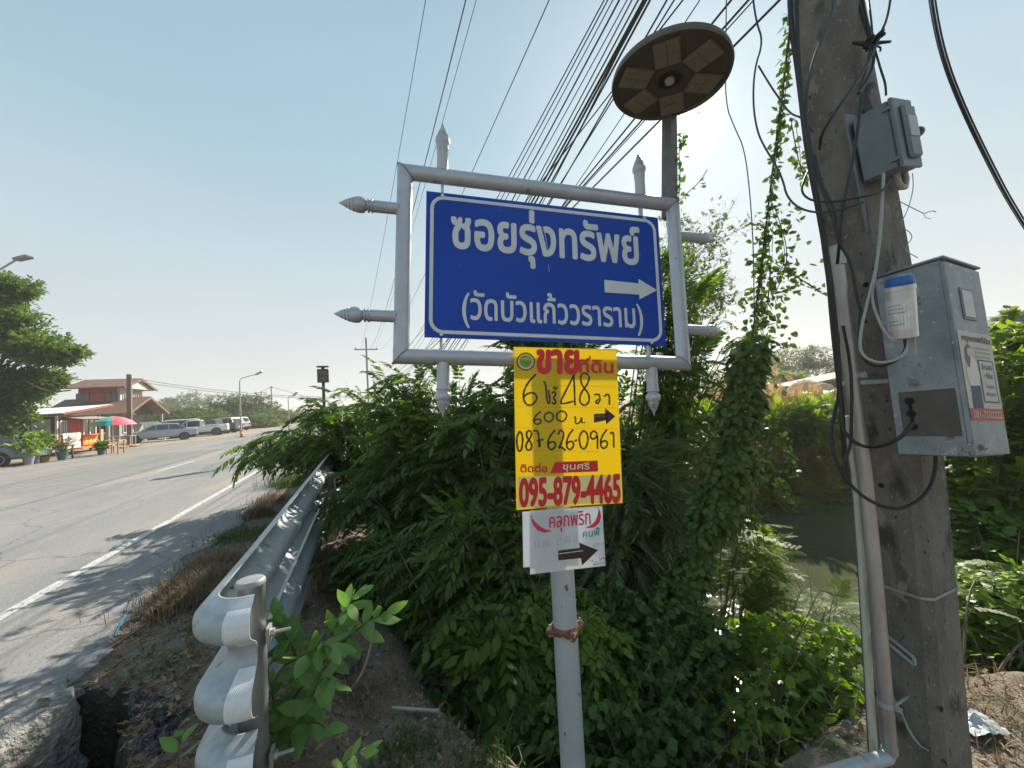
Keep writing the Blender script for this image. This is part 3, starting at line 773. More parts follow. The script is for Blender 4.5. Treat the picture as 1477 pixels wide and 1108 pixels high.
b = MB(); b.quad(yc(84, 768, .0009), yc(556, 738, .0009), yc(550, 622, .0009), yc(84, 632, .0009)); b.build('print_pale_band', M_pale, yb, smooth=False)
ytext('print_phone', '095-879-4465', 92, 548, 760, 738, 116, M_red, ref='0', layers=8, lw=0.038, n_=0.0018)
def disc2(cx_, cy_, rx, m_, nm, n_, a0=0, a1=360):
    b = MB(); V = [yc(cx_, cy_, n_)] + [yc(cx_ + rx * math.cos(math.radians(a0 + (a1 - a0) * k / 28)), cy_ + rx * 1.08 * math.sin(math.radians(a0 + (a1 - a0) * k / 28)), n_) for k in range(29)]
    b.add(V, [(0, i, i + 1) for i in range(1, 29)]); b.build(nm, m_, yb, smooth=False)
disc2(118, 107, 40, M_dgrn, 'emblem_ring', .0010); disc2(118, 107, 34, M_pale, 'emblem_disc', .0013); disc2(118, 107, 25, M_dgrn, 'emblem_ring', .0016); disc2(118, 107, 22, M_py, 'emblem_disc', .0019)
disc2(118, 103, 21, M_grn, 'emblem_disc', .0022, 0, 180)
ink('emblem_disc', [[(118 + 29.5 * math.cos(a), 107 + 31 * math.sin(a)) for a in np.linspace(math.radians(a0), math.radians(a0 + 9), 3)] for a0 in range(15, 360, 18)], 4, M_dgrn, yb, yc, .0020)
six = lambda x, y, w, h: [(x + w * .85, y), (x + w * .3, y + h * .3), (x + w * .02, y + h * .68), (x + w * .2, y + h * .97), (x + w * .6, y + h), (x + w * .95, y + h * .78), (x + w * .75, y + h * .58), (x + w * .3, y + h * .62), (x + w * .08, y + h * .75)]
zero = lambda x, y, w, h: [(x + w * .5, y), (x + w * .1, y + h * .2), (x, y + h * .55), (x + w * .25, y + h * .97), (x + w * .7, y + h * .97), (x + w, y + h * .5), (x + w * .85, y + h * .12), (x + w * .5, y), (x + w * .35, y + h * .05)]
eight = lambda x, y, w, h: [(x + w * .8, y + h * .1), (x + w * .45, y), (x + w * .2, y + h * .16), (x + w * .35, y + h * .42), (x + w * .8, y + h * .62), (x + w * .85, y + h * .88), (x + w * .45, y + h), (x + w * .12, y + h * .84), (x + w * .3, y + h * .58), (x + w * .75, y + h * .34), (x + w * .85, y + h * .12)]
one = lambda x, y, w, h: [(x, y + h * .15), (x + w, y), (x + w, y + h)]
two = lambda x, y, w, h: [(x + w * .1, y + h * .25), (x + w * .4, y), (x + w * .85, y + h * .15), (x + w * .75, y + h * .45), (x + w * .1, y + h * .95), (x + w * .4, y + h * .8), (x + w * 1.1, y + h)]
nine = lambda x, y, w, h: [(x + w * .9, y + h * .2), (x + w * .5, y), (x + w * .1, y + h * .2), (x + w * .2, y + h * .48), (x + w * .7, y + h * .45), (x + w * .92, y + h * .15), (x + w * .92, y + h)]
ink('handwriting', [six(102, 165, 72, 148), [(195, 205), (202, 202), (206, 222), (212, 296), (222, 305), (225, 285), (218, 240)], [(233, 255), (246, 245), (252, 262), (238, 275), (252, 292), (244, 308), (234, 296)], [(240, 225), (250, 238), (256, 226)],
                    [(338, 160), (282, 272), (268, 308), (332, 292)], [(332, 162), (336, 235), (338, 312)], eight(348, 155, 68, 160),
                    [(428, 262), (452, 256), (456, 290), (440, 305), (434, 292), (448, 282)], [(474, 270), (488, 258), (500, 262), (500, 308)]], 8, M_ink, yb, yc)
ink('handwriting', [six(150, 340, 40, 58), zero(198, 342, 44, 46), zero(252, 336, 50, 50), [(334, 368), (338, 362), (342, 372), (338, 392), (352, 396), (366, 380), (368, 362), (370, 392), (376, 388)], [(380, 388), (384, 392)]], 7, M_ink, yb, yc)
ink('handwriting', [zero(78, 430, 28, 92), eight(112, 424, 38, 94), [(150, 428), (174, 424), (178, 516), (180, 470), (162, 474), (196, 466)], six(212, 424, 42, 88), two(258, 420, 34, 96), six(296, 420, 40, 92), [(334, 474), (348, 468)], zero(356, 426, 44, 84), nine(404, 424, 42, 84), six(454, 420, 40, 86), one(502, 428, 18, 74)], 8, M_ink, yb, yc)
b = MB(); b.add([yc(*p, .0015) for p in ((426, 350), (488, 346), (478, 322), (528, 360), (484, 398), (492, 376), (426, 390))], [(0, 1, 5, 6), (2, 3, 4), (1, 2, 4, 5)]); b.build('hand_drawn_arrow', M_ink, yb, smooth=False)
ink('hand_drawn_arrow', [[(340, 420), (348, 404), (400, 402)], [(434, 362), (450, 358), (480, 360)]], 1.2, M_amber, yb, yc, .0022)
# white notice with its arrow, and the board behind it
WC = [(-0.116, -0.663), (0.213, -0.660), (0.217, -0.911), (-0.119, -0.918)]
wb, wo_ = paper('white_notice', None, M_pw, [(-0.146, -0.668), (0.10, -0.668), (0.10, -0.895), (-0.146, -0.890)], 0.0555, 'plain white card half hidden behind the handwritten white notice', 'card')
wp, wq = paper('handwritten_notice', None, M_pw, WC, 0.061, 'white handwritten notice with black arrow and two red chillies, fixed under the yellow poster', 'notice')
def wc(x, y, n_=0.0012):
    u = (x - 137) / 330.0; v = (y - (778 - 8 * u)) / (279 - 19 * u)
    a = np.array(WC[0]) * (1 - u) + np.array(WC[1]) * u; c = np.array(WC[3]) * (1 - u) + np.array(WC[2]) * u; p = a * (1 - v) + c * v
    return S3(p[0], p[1], 0.061 + n_)
def wtext(body, x0, x1, y0, y1, hpx, m_, ref='อ', layers=3, lw=0.012):
    V, F = text_xy(body); Vr, _ = text_xy(ref); hr = Vr[:, 1].max(); a0, a1 = V[:, 0].min(), V[:, 0].max(); b = MB()
    for i in range(layers + 1):
        dx, dy = (0, 0) if i == 0 else (lw * math.cos(i * 2.1), lw * math.sin(i * 2.1))
        b.add([wc(x0 + (v[0] - a0) * (x1 - x0) / (a1 - a0) + dx * hpx / hr, y0 + (y1 - y0) * (v[0] - a0) / (a1 - a0) - (v[1] + dy) * hpx / hr, .0012 + .0001 * i) for v in V], F)
    b.build('handwriting', m_, wq, smooth=False)
wtext('คลุกพริก', 222, 408, 858, 848, 48, M_pink); wtext('คนฟี้', 370, 448, 906, 898, 24, M_teal)
wtext('11.00 - 11.00 น.', 158, 350, 946, 918, 30, M_faint, ref='0', layers=0); wtext('600 ม.', 414, 468, 948, 944, 15, M_faint, layers=1); wtext('ผัดไทย', 412, 472, 1030, 1024, 14, M_teal, layers=1)
ink('handwriting', [[(398, 1000), (402, 1008)], [(410, 1002), (408, 1012)], [(440, 994), (446, 1006), (452, 996)], [(458, 990), (462, 1004), (468, 994)]], 3, M_pink, wq, wc)
b = MB(); b.add([wc(*p, .0015) for p in ((258, 958), (354, 950), (352, 927), (436, 962), (360, 1026), (358, 994), (258, 1000))], [(0, 1, 5, 6), (2, 3, 4), (1, 2, 4, 5)]); b.build('arrow', M_ink, wq, smooth=False)
ink('arrow', [[(262, 972), (300, 968), (368, 962)]], 4, M_pw, wq, wc, .0022)
def chilli(P, W_):
    b = MB(); L1, R1_ = [], []
    for i, (p, w) in enumerate(zip(P, W_)):
        d = np.array(P[min(i + 1, len(P) - 1)]) - np.array(P[max(i - 1, 0)]); d = d / np.linalg.norm(d); n = np.array([-d[1], d[0]])
        L1.append(wc(*(np.array(p) + n * w), .0014)); R1_.append(wc(*(np.array(p) - n * w), .0014))
    b.grid([L1, R1_]); b.build('chilli_drawing', M_pink, wq, smooth=False)
chilli([(146, 815), (158, 838), (176, 858), (200, 870), (232, 872)], [3, 8, 10, 8, 1]); chilli([(452, 788), (450, 815), (440, 840), (420, 856), (386, 864)], [4, 9, 10, 8, 1])
ink('handwriting', [[(146, 812), (143, 800)], [(450, 786), (446, 776)]], 4, M_teal, wq, wc)

# ------------------------------------------------------------------ solar lamp behind the frame
DC = np.array([0.8746, 1.8663, 3.1649]); DNn = unit([0.0717, -0.0199, 0.9972])
lp0 = S3(0.722, 0.80, -0.045)
lr = root('solar_street_light', (lp0[0], lp0[1], lp0[2]), 'round black solar street light on a square post behind the sign frame', 'solar light')
top_ = at(967, 168, float((RM.T @ (S3(0.73, 1.35, -0.09) - np.array([0, 0, CAMH])))[2]))
M_lp = mat('lamp_post_grey', (0.115, 0.105, 0.10), 0.5, 0.3, c2=(0.16, 0.15, 0.14), ns=15)
m = MB(); m.bar(lp0, top_ + UPV * 0.06, 0.058, 0.058, ref=unit(SN + SX * 0.35)); m.build('post', M_lp, lr)
M_ld = mat('lamp_shell', (0.075, 0.066, 0.050), 0.42, c2=(0.095, 0.082, 0.062), ns=8)
m = MB(); m.lathe(DC, DNn, [(-0.006, 0.06), (-0.006, 0.262), (-0.012, 0.266), (-0.012, 0.279), (0.0, 0.282), (0.022, 0.276), (0.040, 0.22), (0.055, 0.12), (0.060, 0.0)], 56, ref=SX)
m.lathe(DC, -DNn, [(0.006, 0.0), (0.006, 0.06)], 40, ref=SX)
shell = m.build('lamp_housing', M_ld, lr, angle=0.5)
M_led = mat('led_panel', (0.18, 0.155, 0.10), 0.45, c2=(0.21, 0.18, 0.125), ns=20); M_ledf = mat('led_rim', (0.13, 0.12, 0.10), 0.4)
da, db = frame_of(DNn, ref=SX)
for k in range(6):
    a = math.radians(60 * k + 22); e = da * math.cos(a) + db * math.sin(a); f = np.cross(DNn, e)
    c = DC + e * 0.172 - DNn * 0.010
    b = MB(); b.box(c, (0.142, 0.118, 0.012), (e, f, DNn), bev=0.003); q1 = b.build('led_frame', M_ledf, shell)
    b = MB()
    for j in (-1, 1):
        for i in (-1, 1): b.box(c - DNn * 0.0068 + f * j * 0.0275 + e * 0.0335 * i, (0.064, 0.052, 0.004), (e, f, DNn), bev=0.002)
    b.build('led_panel', M_led, shell)
m = MB(); m.lathe(DC - DNn * 0.006, -DNn, [(0, .024), (.012, .022), (.018, .012), (.02, 0)], 20); m.build('motion_sensor', mat('sensor_dome', (0.35, 0.34, 0.32), 0.3), shell)
m = MB(); m.bar(DC - DNn * 0.02 + unit(top_ - DC) * 0.14, top_ + UPV * 0.03, 0.05, 0.02); m.build('bracket', M_lp, lr)
# ------------------------------------------------------------------ concrete utility pole
pole_rings = []
bx = unit([0.92, 0.385, 0]); ax_ = unit([-0.385, 0.92, 0])
for (px, py, wd) in ((1160, -300, 0.170), (1188, 0, 0.183), (1216, 175, 0.196), (1245, 357, 0.210), (1271, 520, 0.216), (1290, 657, 0.222), (1306, 850, 0.226), (1324, 1100, 0.232)):
    z = 1.6 - (py - 545) / 560 * 1.5
    pole_rings.append((at(px, py, 1.55 + 0.047 * (z - 1.6)), wd))
ctr = [p for p, w in pole_rings]
def pole_c(z):
    zs = [p[2] for p in ctr][::-1]; return np.array([np.interp(z, zs, [p[0] for p in ctr][::-1]), np.interp(z, zs, [p[1] for p in ctr][::-1]), z])
up = root('utility_pole', (ctr[-1][0], ctr[-1][1], -0.3), 'thick weathered square concrete utility pole carrying the cabinets and cables', 'utility pole')
b0 = ctr[-1].copy(); b0[2] = -0.5; t0 = ctr[0] + (ctr[0] - ctr[1]) / (ctr[0][2] - ctr[1][2]) * 3.0
RG = [(b0, 0.24)] + pole_rings[::-1] + [(t0, 0.15)]
m = MB(); V = []; ch = 0.028
for (c, w) in RG:
    h = w / 2
    for (i, j) in ((h - ch, -h), (h, -h + ch), (h, h - ch), (h - ch, h), (-h + ch, h), (-h, h - ch), (-h, -h + ch), (-h + ch, -h)):
        V.append(c + bx * i + ax_ * j)
F = [(i * 8 + k, i * 8 + (k + 1) % 8, (i + 1) * 8 + (k + 1) % 8, (i + 1) * 8 + k) for i in range(len(RG) - 1) for k in range(8)] + [tuple((len(RG) - 1) * 8 + k for k in range(8))]
m.add(V, F); shaft = m.build('shaft', M_conc, up, angle=0.3)
M_hole = mat('hole_black', (0.006, 0.005, 0.005), 0.9)
def pole_pt(px, py, lift=0.0):
    """point on the visible pole skin seen at that pixel"""
    o = np.array([0, 0, CAMH]); d = ray(px, py); best = None
    z = 1.6
    for it in range(6):
        c = pole_c(z); w = np.interp(z, [q[0][2] for q in RG], [q[1] for q in RG]) / 2
        cand = []
        for nn in (-bx, -ax_):
            t = ((c + nn * w - o).dot(nn)) / d.dot(nn); P = o + d * t
            side = abs((P - c).dot(ax_ if nn is not None and abs(nn.dot(bx)) > .5 else bx))
            cand.append((max(0, side - w), t, P, nn))
        cand.sort(key=lambda q: (round(q[0], 4), -q[1])); P = cand[0][2]; z = P[2]
    return P + cand[0][3] * lift, cand[0][3]
def pole_band(z, name, m_, h=0.012, tilt=0.0):
    c = pole_c(z); w = np.interp(z, [q[0][2] for q in RG], [q[1] for q in RG]) / 2 + 0.003; b = MB(); P = []
    for (i, j) in ((1 - .22, -1), (1, -1 + .22), (1, 1 - .22), (1 - .22, 1), (-1 + .22, 1), (-1, 1 - .22), (-1, -1 + .22), (-1 + .22, -1)):
        P.append(c + bx * i * w + ax_ * j * w + UPV * tilt * (i - j) * w)
    A = [p - UPV * h / 2 for p in P]; Bq = [p + UPV * h / 2 for p in P]; k = 8
    b.add(A + Bq, [(i, (i + 1) % k, k + (i + 1) % k, k + i) for i in range(k)]); return b.build(name, m_, shaft, smooth=False)
for (px, py) in ((1254, 857), (1271, 700), (1249, 411), (1269, 853), (1264, 1000), (1357, 1023)):
    P, nn = pole_pt(px, py, 0.0015); b = MB(); b.lathe(P - nn * 0.001, nn, [(0, .0085), (.0015, .0095), (.003, .0085), (0.0031, 0.0)], 12); b.build('bolt_hole', M_hole, shaft)
pole_band(float(pole_pt(1320, 860)[0][2]), 'steel_band', M_galv2, 0.010)
pole_band(float(pole_pt(1240, 552)[0][2]), 'steel_band', M_galv, 0.016)
P, nn = pole_pt(1300, 930, 0.012); P2, _ = pole_pt(1316, 943, 0.012)
b = MB(); e = unit(P2 - P); b.bar(P - e * 0.04, P2 + e * 0.01, 0.006, 0.010); b.bar(P - e * 0.04 - UPV * 0.026, P2 + e * 0.01 - UPV * 0.026, 0.006, 0.010); b.bar(P2 + e * 0.01, P2 + e * 0.01 - UPV * 0.026, 0.008, 0.006); b.build('bracket', M_galv, up)
b = MB(); pts = [pole_pt(x, y, 0.012)[0] for x, y in ((1290, 1004), (1300, 1020), (1312, 1048), (1320, 1062), (1330, 1074), (1342, 1081))]
b.tube(pts, [.004, .0035, .004, .005, .003, .002], 6); b.build('wire_tail', M_wgrey, up)

# ------------------------------------------------------------------ conduits
def pxz(px, py, off=-0.05):
    """a point beside the pole: on the vertical plane of the pole's left face"""
    o = np.array([0, 0, CAMH]); d = ray(px, py); z = 1.6
    for _ in range(8):
        c = pole_c(z); pl_ = c - bx * (0.113 - off); t = (pl_ - o).dot(-bx) / d.dot(-bx); P = o + d * t
        pl2 = c - ax_ * 0.0; z = P[2]
    return P
def beside(px, py, k=-0.55, dist=0.135):
    """point with given offset from the pole axis seen at that pixel column: solve along the row"""
    z = 1.6
    for _ in range(10):
        c = pole_c(z) - bx * dist + ax_ * k * 0.1
        dep = (RM.T @ (c - np.array([0, 0, CAMH])))[2]; P = at(px, py, dep); z = P[2]
    return P
cond = MB(); cp = [beside(*p) for p in ((1205, 366), (1214, 430), (1228, 540), (1247, 682), (1262, 830), (1278, 1020), (1282, 1070))]
elb = beside(1279, 1092); e2 = at(1180, 1122, 1.25)
cond.tube(cp + [beside(1285, 1084)], 0.0225, 16); co = root('metal_conduit', (cp[-1][0], cp[-1][1], 0.0), 'grey steel conduit pipe clamped to the concrete pole, bent at the bottom', 'conduit pipe')
cond.build('pipe', mat('conduit_steel', (0.30, 0.275, 0.255), 0.42, 0.55, c2=(0.44, 0.42, 0.40), ns=10, nd=9, stretch=(1, 1, 0.35)), co)
b = MB(); b.tube([beside(1284, 1078), elb, elb * 0.6 + e2 * 0.4, e2], 0.0225, 16); b.build('bent_pipe', M_galv, co)
for (px, py) in ((1229, 542), (1278, 1014)):
    P = beside(px, py); b = MB(); b.lathe(P - UPV * 0.009, UPV, [(0, .0245), (.018, .0245)], 16); b.box(P - ax_ * 0.03 , (0.004, 0.03, 0.018), (bx, ax_, UPV)); b.lathe(P - ax_ * 0.038, bx, [(-.01, .004), (.012, .004)], 6)
    b.bar(P - ax_ * 0.02, P + bx * 0.13 - ax_ * 0.02, 0.003, 0.010); b.build('clamp', M_galv, co)
P = beside(1207, 372); b = MB(); b.lathe(P - UPV * 0.03, UPV, [(0, .027), (.05, .027), (.052, .021), (.075, .020)], 16); b.build('coupling', M_galv2, co)
b = MB(); b.tube([beside(*p, k=0.0, dist=0.150) for p in ((1222, 600), (1234, 682), (1243, 800), (1249, 900), (1255, 1000), (1262, 1110))], 0.0125, 12)
tag(b.build('plastic_pipe', mat('old_pvc', (0.40, 0.42, 0.34), 0.5, c2=(0.50, 0.50, 0.42), ns=12)), 'thin pale plastic pipe running up behind the steel conduit on the pole', 'plastic pipe')

# ------------------------------------------------------------------ big cabinet
CC = np.array([1.3948, 1.2334, 1.9803]); cb = unit([0.9233, 0.3756, -0.0797]); ca = unit([-0.3806, 0.9228, -0.0594]); cu = unit([0.0512, 0.0851, 0.9951]); WB, WA, HB = 0.235, 0.1695, 0.627
cab = root('meter_cabinet', (CC[0] + 0.05, CC[1] + 0.1, CC[2] - HB), 'large grey metal cabinet with a printed notice on its door, on the concrete pole', 'cabinet')
def C3(a, b_, h, n_=0.0): return CC + ca * a + cb * b_ - cu * h
CAX = (cb, ca, cu)
m = MB(); m.box(C3(WA / 2, WB / 2, HB / 2), (WB - .004, WA, HB), CAX, bev=0.003); m.build('cabinet_body', M_box, cab)
m = MB(); m.box(C3(-0.004, WB / 2, HB / 2 + .002), (WB - 0.004, 0.014, HB - 0.012), CAX, bev=0.003); door = m.build('door', M_box, cab)
m = MB(); m.box(C3(WA / 2 - 0.005, WB / 2, -0.004), (WB + 0.012, WA + 0.018, 0.008), CAX, bev=0.002); m.build('top_cover', M_box, cab)
m = MB(); m.box(C3(-0.0125, WB * 0.46, HB * 0.225), (0.085, 0.003, 0.105), CAX, bev=0.001); m.build('window_frame', M_box2, door)
m = MB(); m.box(C3(-0.0145, WB * 0.45, HB * 0.225), (0.066, 0.003, 0.088), CAX); m.build('window_pane', mat('frosted_pane', (0.36, 0.37, 0.36), 0.35), door)
m = MB(); m.box(C3(-0.002, WB * 0.03, HB * 0.955), (0.03, 0.022, 0.022), CAX); m.lathe(C3(-0.014, 0.03, HB * 0.955), cb, [(0, .009), (.028, .009)], 10); m.build('hasp', M_box, cab)
def D3(u, v, n_=0.0): return C3(-0.0112 - n_, WB * u, HB * v)
M_np = mat('notice_paper', (0.42, 0.41, 0.38), 0.6, c2=(0.50, 0.48, 0.44), ns=8)
M_txt = mat('print_brown', (0.14, 0.10, 0.08), 0.6); M_txt2 = mat('print_grey', (0.30, 0.27, 0.25), 0.6); M_skin = mat('print_blouse', (0.58, 0.53, 0.50), 0.6); M_fr = mat('print_dark_blue', (0.05, 0.07, 0.10), 0.6)
m = MB(); m.quad(D3(.03, .765, .001), D3(.97, .765, .001), D3(.97, .375, .001), D3(.03, .375, .001)); poster = m.build('printed_notice', M_np, door, smooth=False)
def dq(nm, u0, u1, v0, v1, m_, n_=.0016, pts=None):
    m = MB(); P = pts or [(u0, v1), (u1, v1), (u1, v0), (u0, v0)]; m.quad(*[D3(u, v, n_) for u, v in P]); m.build(nm, m_, door, smooth=False)
def dtext(body, u0, u1, v, hgt, m_, n_=.002, ref='อ', layers=0, lw=0.02):
    V, F = text_xy(body); Vr, _ = text_xy(ref); hr = Vr[:, 1].max(); a0, a1 = V[:, 0].min(), V[:, 0].max(); b = MB()
    for i in range(layers + 1):
        dx, dy = (0, 0) if i == 0 else (lw * math.cos(i * 2.1), lw * math.sin(i * 2.1))
        b.add([D3(u0 + (x[0] - a0 + dx) * (u1 - u0) / (a1 - a0), v - (x[1] + dy) * hgt / hr, n_ + .0001 * i) for x in V], F)
    b.build('print_text', m_, door, smooth=False)
dtext('กรุงเทพที่ดิน', .12, .92, .425, .024, M_txt, layers=3)
for k, v in enumerate((.452, .474, .496)): dq('print_line', .42, .86, v, v + .010, M_txt2)
dq('print_line', .46, .90, .515, .735, M_fr); dq('print_line', .49, .87, .522, .728, M_np, .0018)
dtext('จำนอง', .54, .84, .565, .022, M_fr, .0022, layers=2); dtext('• ที่ดิน', .56, .82, .610, .020, M_fr, .0022, layers=2); dtext('โฉนด', .58, .82, .660, .014, M_fr, .0022, layers=1); dtext('เงินสด', .56, .82, .700, .014, M_fr, .0022, layers=1)
dq('print_figure', 0, 0, 0, 0, M_skin, .0018, [(.16, .66), (.42, .655), (.46, .60), (.40, .52), (.30, .50), (.14, .53), (.10, .60)])
dq('print_figure', 0, 0, 0, 0, M_fr, .0020, [(.15, .765), (.42, .765), (.42, .65), (.16, .655)])
dq('print_figure', 0, 0, 0, 0, M_txt, .0019, [(.16, .56), (.22, .56), (.30, .49), (.32, .455), (.24, .44), (.15, .465), (.13, .51)])
dq('print_figure', 0, 0, 0, 0, mat('print_face', (0.50, 0.40, 0.34), 0.6), .0021, [(.21, .50), (.27, .51), (.32, .49), (.31, .462), (.24, .46), (.20, .48)])
dq('print_band', .03, .97, .765, .825, mat('print_brick_red', (0.42, 0.10, 0.07), 0.6), .0014)
dtext('081-7502222', .10, .90, .812, .034, M_np, .002, ref='0', layers=4, lw=0.03)
# left side: blank plate with the knock-outs, rivets
def E3(u, v, n_=0.0): return CC + ca * (WA * (1 - u)) - cb * (n_) - cu * (HB * v)   # u 0..1 from left(back) to right(front)
m = MB(); m.box(CC + ca * (WA * (1 - .54)) - cb * 0.001 - cu * (HB * .782), (0.003, WA * 0.80, HB * 0.235), CAX, bev=0.0005); bp = m.build('blank_panel', M_plate, cab)
b = MB()
for (v) in (.715, .782, .850): b.lathe(E3(.30, v, .0028), -cb, [(0, .0125), (.0010, .0125), (0.0011, 0)], 14)
for (v0, v1) in ((.735, .765), (.80, .83)): b.box(E3(.30, (v0 + v1) / 2, .003), (0.0012, 0.009, 0.03), CAX)
b.build('knockout_hole', M_hole, bp)
for k in range(2): pass
for (u, v) in [(.08, .645), (.30, .63), (.50, .63), (.72, .635), (.08, .93), (.25, .96), (.45, .93), (.62, .955), (.78, .93), (.90, .96), (.90, .64), (.10, .03), (.92, .06), (.30, .98), (.60, .98), (.84, .985)]:
    b = MB(); b.lathe(E3(u, v, .0005), -cb, [(0, .0035), (.0012, .003), (.0018, 0)], 8); b.build('rivet', M_galv2, cab)
for v in (.17, .20): 
    b = MB(); b.box(E3(.62, v, .002), (0.006, 0.012, 0.006), CAX); b.build('vent_slot', M_box, cab)

# ------------------------------------------------------------------ blue capped canister on a strap
K0 = at(1297, 402, 1.17); K1 = at(1303, 487, 1.19); kd = unit(K0 - K1); kl = np.linalg.norm(K0 - K1)
kr = root('filter_canister', K1, 'short steel canister with a bright blue cap and white label, fixed on the cabinet side', 'canister')
m = MB(); m.lathe(K1, kd, [(0, .030), (.002, .034), (kl * .80, .034), (kl * .805, .0355), (kl * .88, .0355), (kl * .885, .033)], 28); m.build('canister_body', mat('polished_steel', (0.50, 0.52, 0.55), 0.3, 0.6, c2=(0.56, 0.58, 0.60), ns=20), kr)
m = MB(); m.lathe(K1 + kd * kl * .885, kd, [(0, .033), (.004, .034), (.020, .033), (.026, .029), (.027, .0)], 28); m.build('blue_cap', mat('blue_plastic', (0.005, 0.10, 0.36), 0.35), kr)
m = MB(); b_, c_ = frame_of(kd, ref=cb); rows = []
for h in (0.12, .62):
    rows.append([K1 + kd * kl * h + (unit(-np.array([K1[0], K1[1], 0])) * math.cos(t) + np.cross(kd, unit(-np.array([K1[0], K1[1], 0]))) * math.sin(t)) * 0.0347 for t in np.linspace(-1.45, 0.75, 12)])
m.grid(rows); m.build('label', mat('label_paper', (0.55, 0.60, 0.62), 0.5, c2=(0.66, 0.68, 0.68), ns=60, lo=.45, hi=.55), kr)
m = MB()
for h, w in ((.20, .5), (.26, .35), (.40, .55), (.46, .5), (.52, .45)):
    e = unit(-np.array([K1[0], K1[1], 0])); f = np.cross(kd, e)
    m.grid([[K1 + kd * (kl * h + dz) + (e * math.cos(t) + f * math.sin(t)) * 0.0350 for t in np.linspace(-1.0, -1.0 + w * 2.2, 8)] for dz in (0, .0028)])
m.build('label_text', M_txt2, kr)
m = MB(); m.bar(K1 - kd * 0.052 - cb * -0.030, K0 + kd * 0.02 + cb * 0.030, 0.030, 0.004, ref=cb); m.build('strap', M_galv, kr)

# ------------------------------------------------------------------ upper box
UC = np.array([1.358, 1.3054, 2.5741]); ub = unit([0.897, 0.4005, 0.1871]); uu = unit([-0.168, -0.0826, 0.9823]); uu = unit(uu - ub * ub.dot(uu)); ua = np.cross(uu, ub); WB2, WA2, HB2 = 0.146, 0.105, 0.236
ubx = root('junction_box', UC - uu * HB2, 'small grey-green junction box high on the right side of the concrete pole', 'junction box')
UAX = (ub, ua, uu)
def U3(a, b_, h): return UC + ua * a + ub * b_ - uu * h
m = MB(); m.box(U3(WA2 / 2, WB2 / 2, HB2 / 2), (WB2 - .006, WA2, HB2), UAX, bev=0.006); m.build('box_body', M_box2, ubx)
m = MB(); m.box(U3(-0.006, WB2 / 2, HB2 / 2), (WB2, 0.012, HB2 + .006), UAX, bev=0.003); m.box(U3(-0.018, WB2 * .55, HB2 * .50), (WB2 * .58, 0.018, HB2 * .78), UAX, bev=0.008); cov = m.build('cover', M_box2, ubx)
m = MB(); m.box(U3(-0.028, WB2 * .55, HB2 * .44), (WB2 * .45, 0.003, HB2 * .30), UAX); m.build('label', mat('faded_label', (0.33, 0.35, 0.36), 0.5, c2=(0.40, 0.42, 0.43), ns=30), cov)
m = MB(); m.lathe(U3(-0.018, WB2 * .9, HB2 * .50), ub, [(0, .017), (.008, .018), (.022, .012), (.024, 0)], 14); m.build('knob', M_box2, cov)
m = MB(); m.bar(U3(WA2 + .012, WB2 * .3, -0.03), U3(WA2 + .012, WB2 * .3, HB2 + 0.18), 0.10, 0.006, ref=ua); m.build('back_plate', M_box2, ubx)
for h in (.12, .86):
    m = MB(); m.box(U3(0.006, -0.003, HB2 * h), (0.008, 0.024, 0.012), UAX); m.build('hinge', M_box2, ubx)
m = MB(); g0 = U3(WA2 * .6, 0.03, 0.0); m.lathe(g0, uu, [(0, .016), (.02, .016), (.022, .012), (.03, .012)], 14); g1_ = g0 + uu * 0.05; m.tube([g0 + uu * .02, g1_, g1_ + uu * .03 + ub * .02, g1_ + uu * .045 + ub * .05], [.012, .012, .012, .019], 12); m.build('cable_gland', M_dark, ubx)
m = MB(); q0 = U3(WA2 * .4, WB2 * .6, HB2); m.tube([q0, q0 - uu * .03, q0 - uu * .05 + ub * .02, q0 - uu * .05 + ub * .05, q0 - uu * .02 + ub * .07, q0 + uu * .01 + ub * .065], .011, 10); m.build('cable_elbow', M_wgrey, ubx)

# ------------------------------------------------------------------ cables
def smooth_path(P, it=3):
    P = [np.array(p, float) for p in P]
    for _ in range(it):
        Q_ = [P[0]]
        for i in range(len(P) - 1): Q_ += [P[i] * .75 + P[i + 1] * .25, P[i] * .25 + P[i + 1] * .75]
        Q_.append(P[-1]); P = Q_
    return P
def cable(name, P, r, m_, label, cat='cable', group=None, n=7, it=2):
    b = MB(); b.tube(smooth_path(P, it), r, n); return tag(b.build(name, m_), label, cat, group)
def cpx(pts): return [at(*p) for p in pts]
cable('power_cable', cpx([(1139, -40, 1.40), (1140, 30, 1.40), (1152, 110, 1.40), (1164, 220, 1.40), (1180, 300, 1.40), (1194, 380, 1.40), (1202, 480, 1.41), (1214, 580, 1.42), (1217, 640, 1.42), (1222, 690, 1.42)]), 0.0085, M_black, 'thick black cable bundle running straight down the left edge of the concrete pole')
cable('power_cable', cpx([(1150, -40, 1.38), (1150, 60, 1.38), (1157, 150, 1.38), (1172, 240, 1.38), (1187, 330, 1.38), (1199, 400, 1.38), (1209, 500, 1.40), (1213, 600, 1.39), (1216, 622, 1.37), (1236, 642, 1.33), (1262, 646, 1.28), (1295, 636, 1.2), (1318, 610, 1.2)]), 0.006, M_black, 'black cable looping round the conduit and up into the holes of the cabinet')
cable('power_cable', cpx([(1349, 640, 1.30), (1350, 680, 1.30), (1338, 712, 1.28), (1310, 732, 1.27), (1285, 735, 1.28), (1252, 722, 1.30), (1226, 700, 1.34), (1206, 668, 1.38), (1197, 630, 1.40), (1203, 600, 1.42), (1212, 560, 1.43), (1208, 480, 1.42)]), 0.0055, M_black, 'black cable drooping in a wide loop below the cabinet, across the pole')
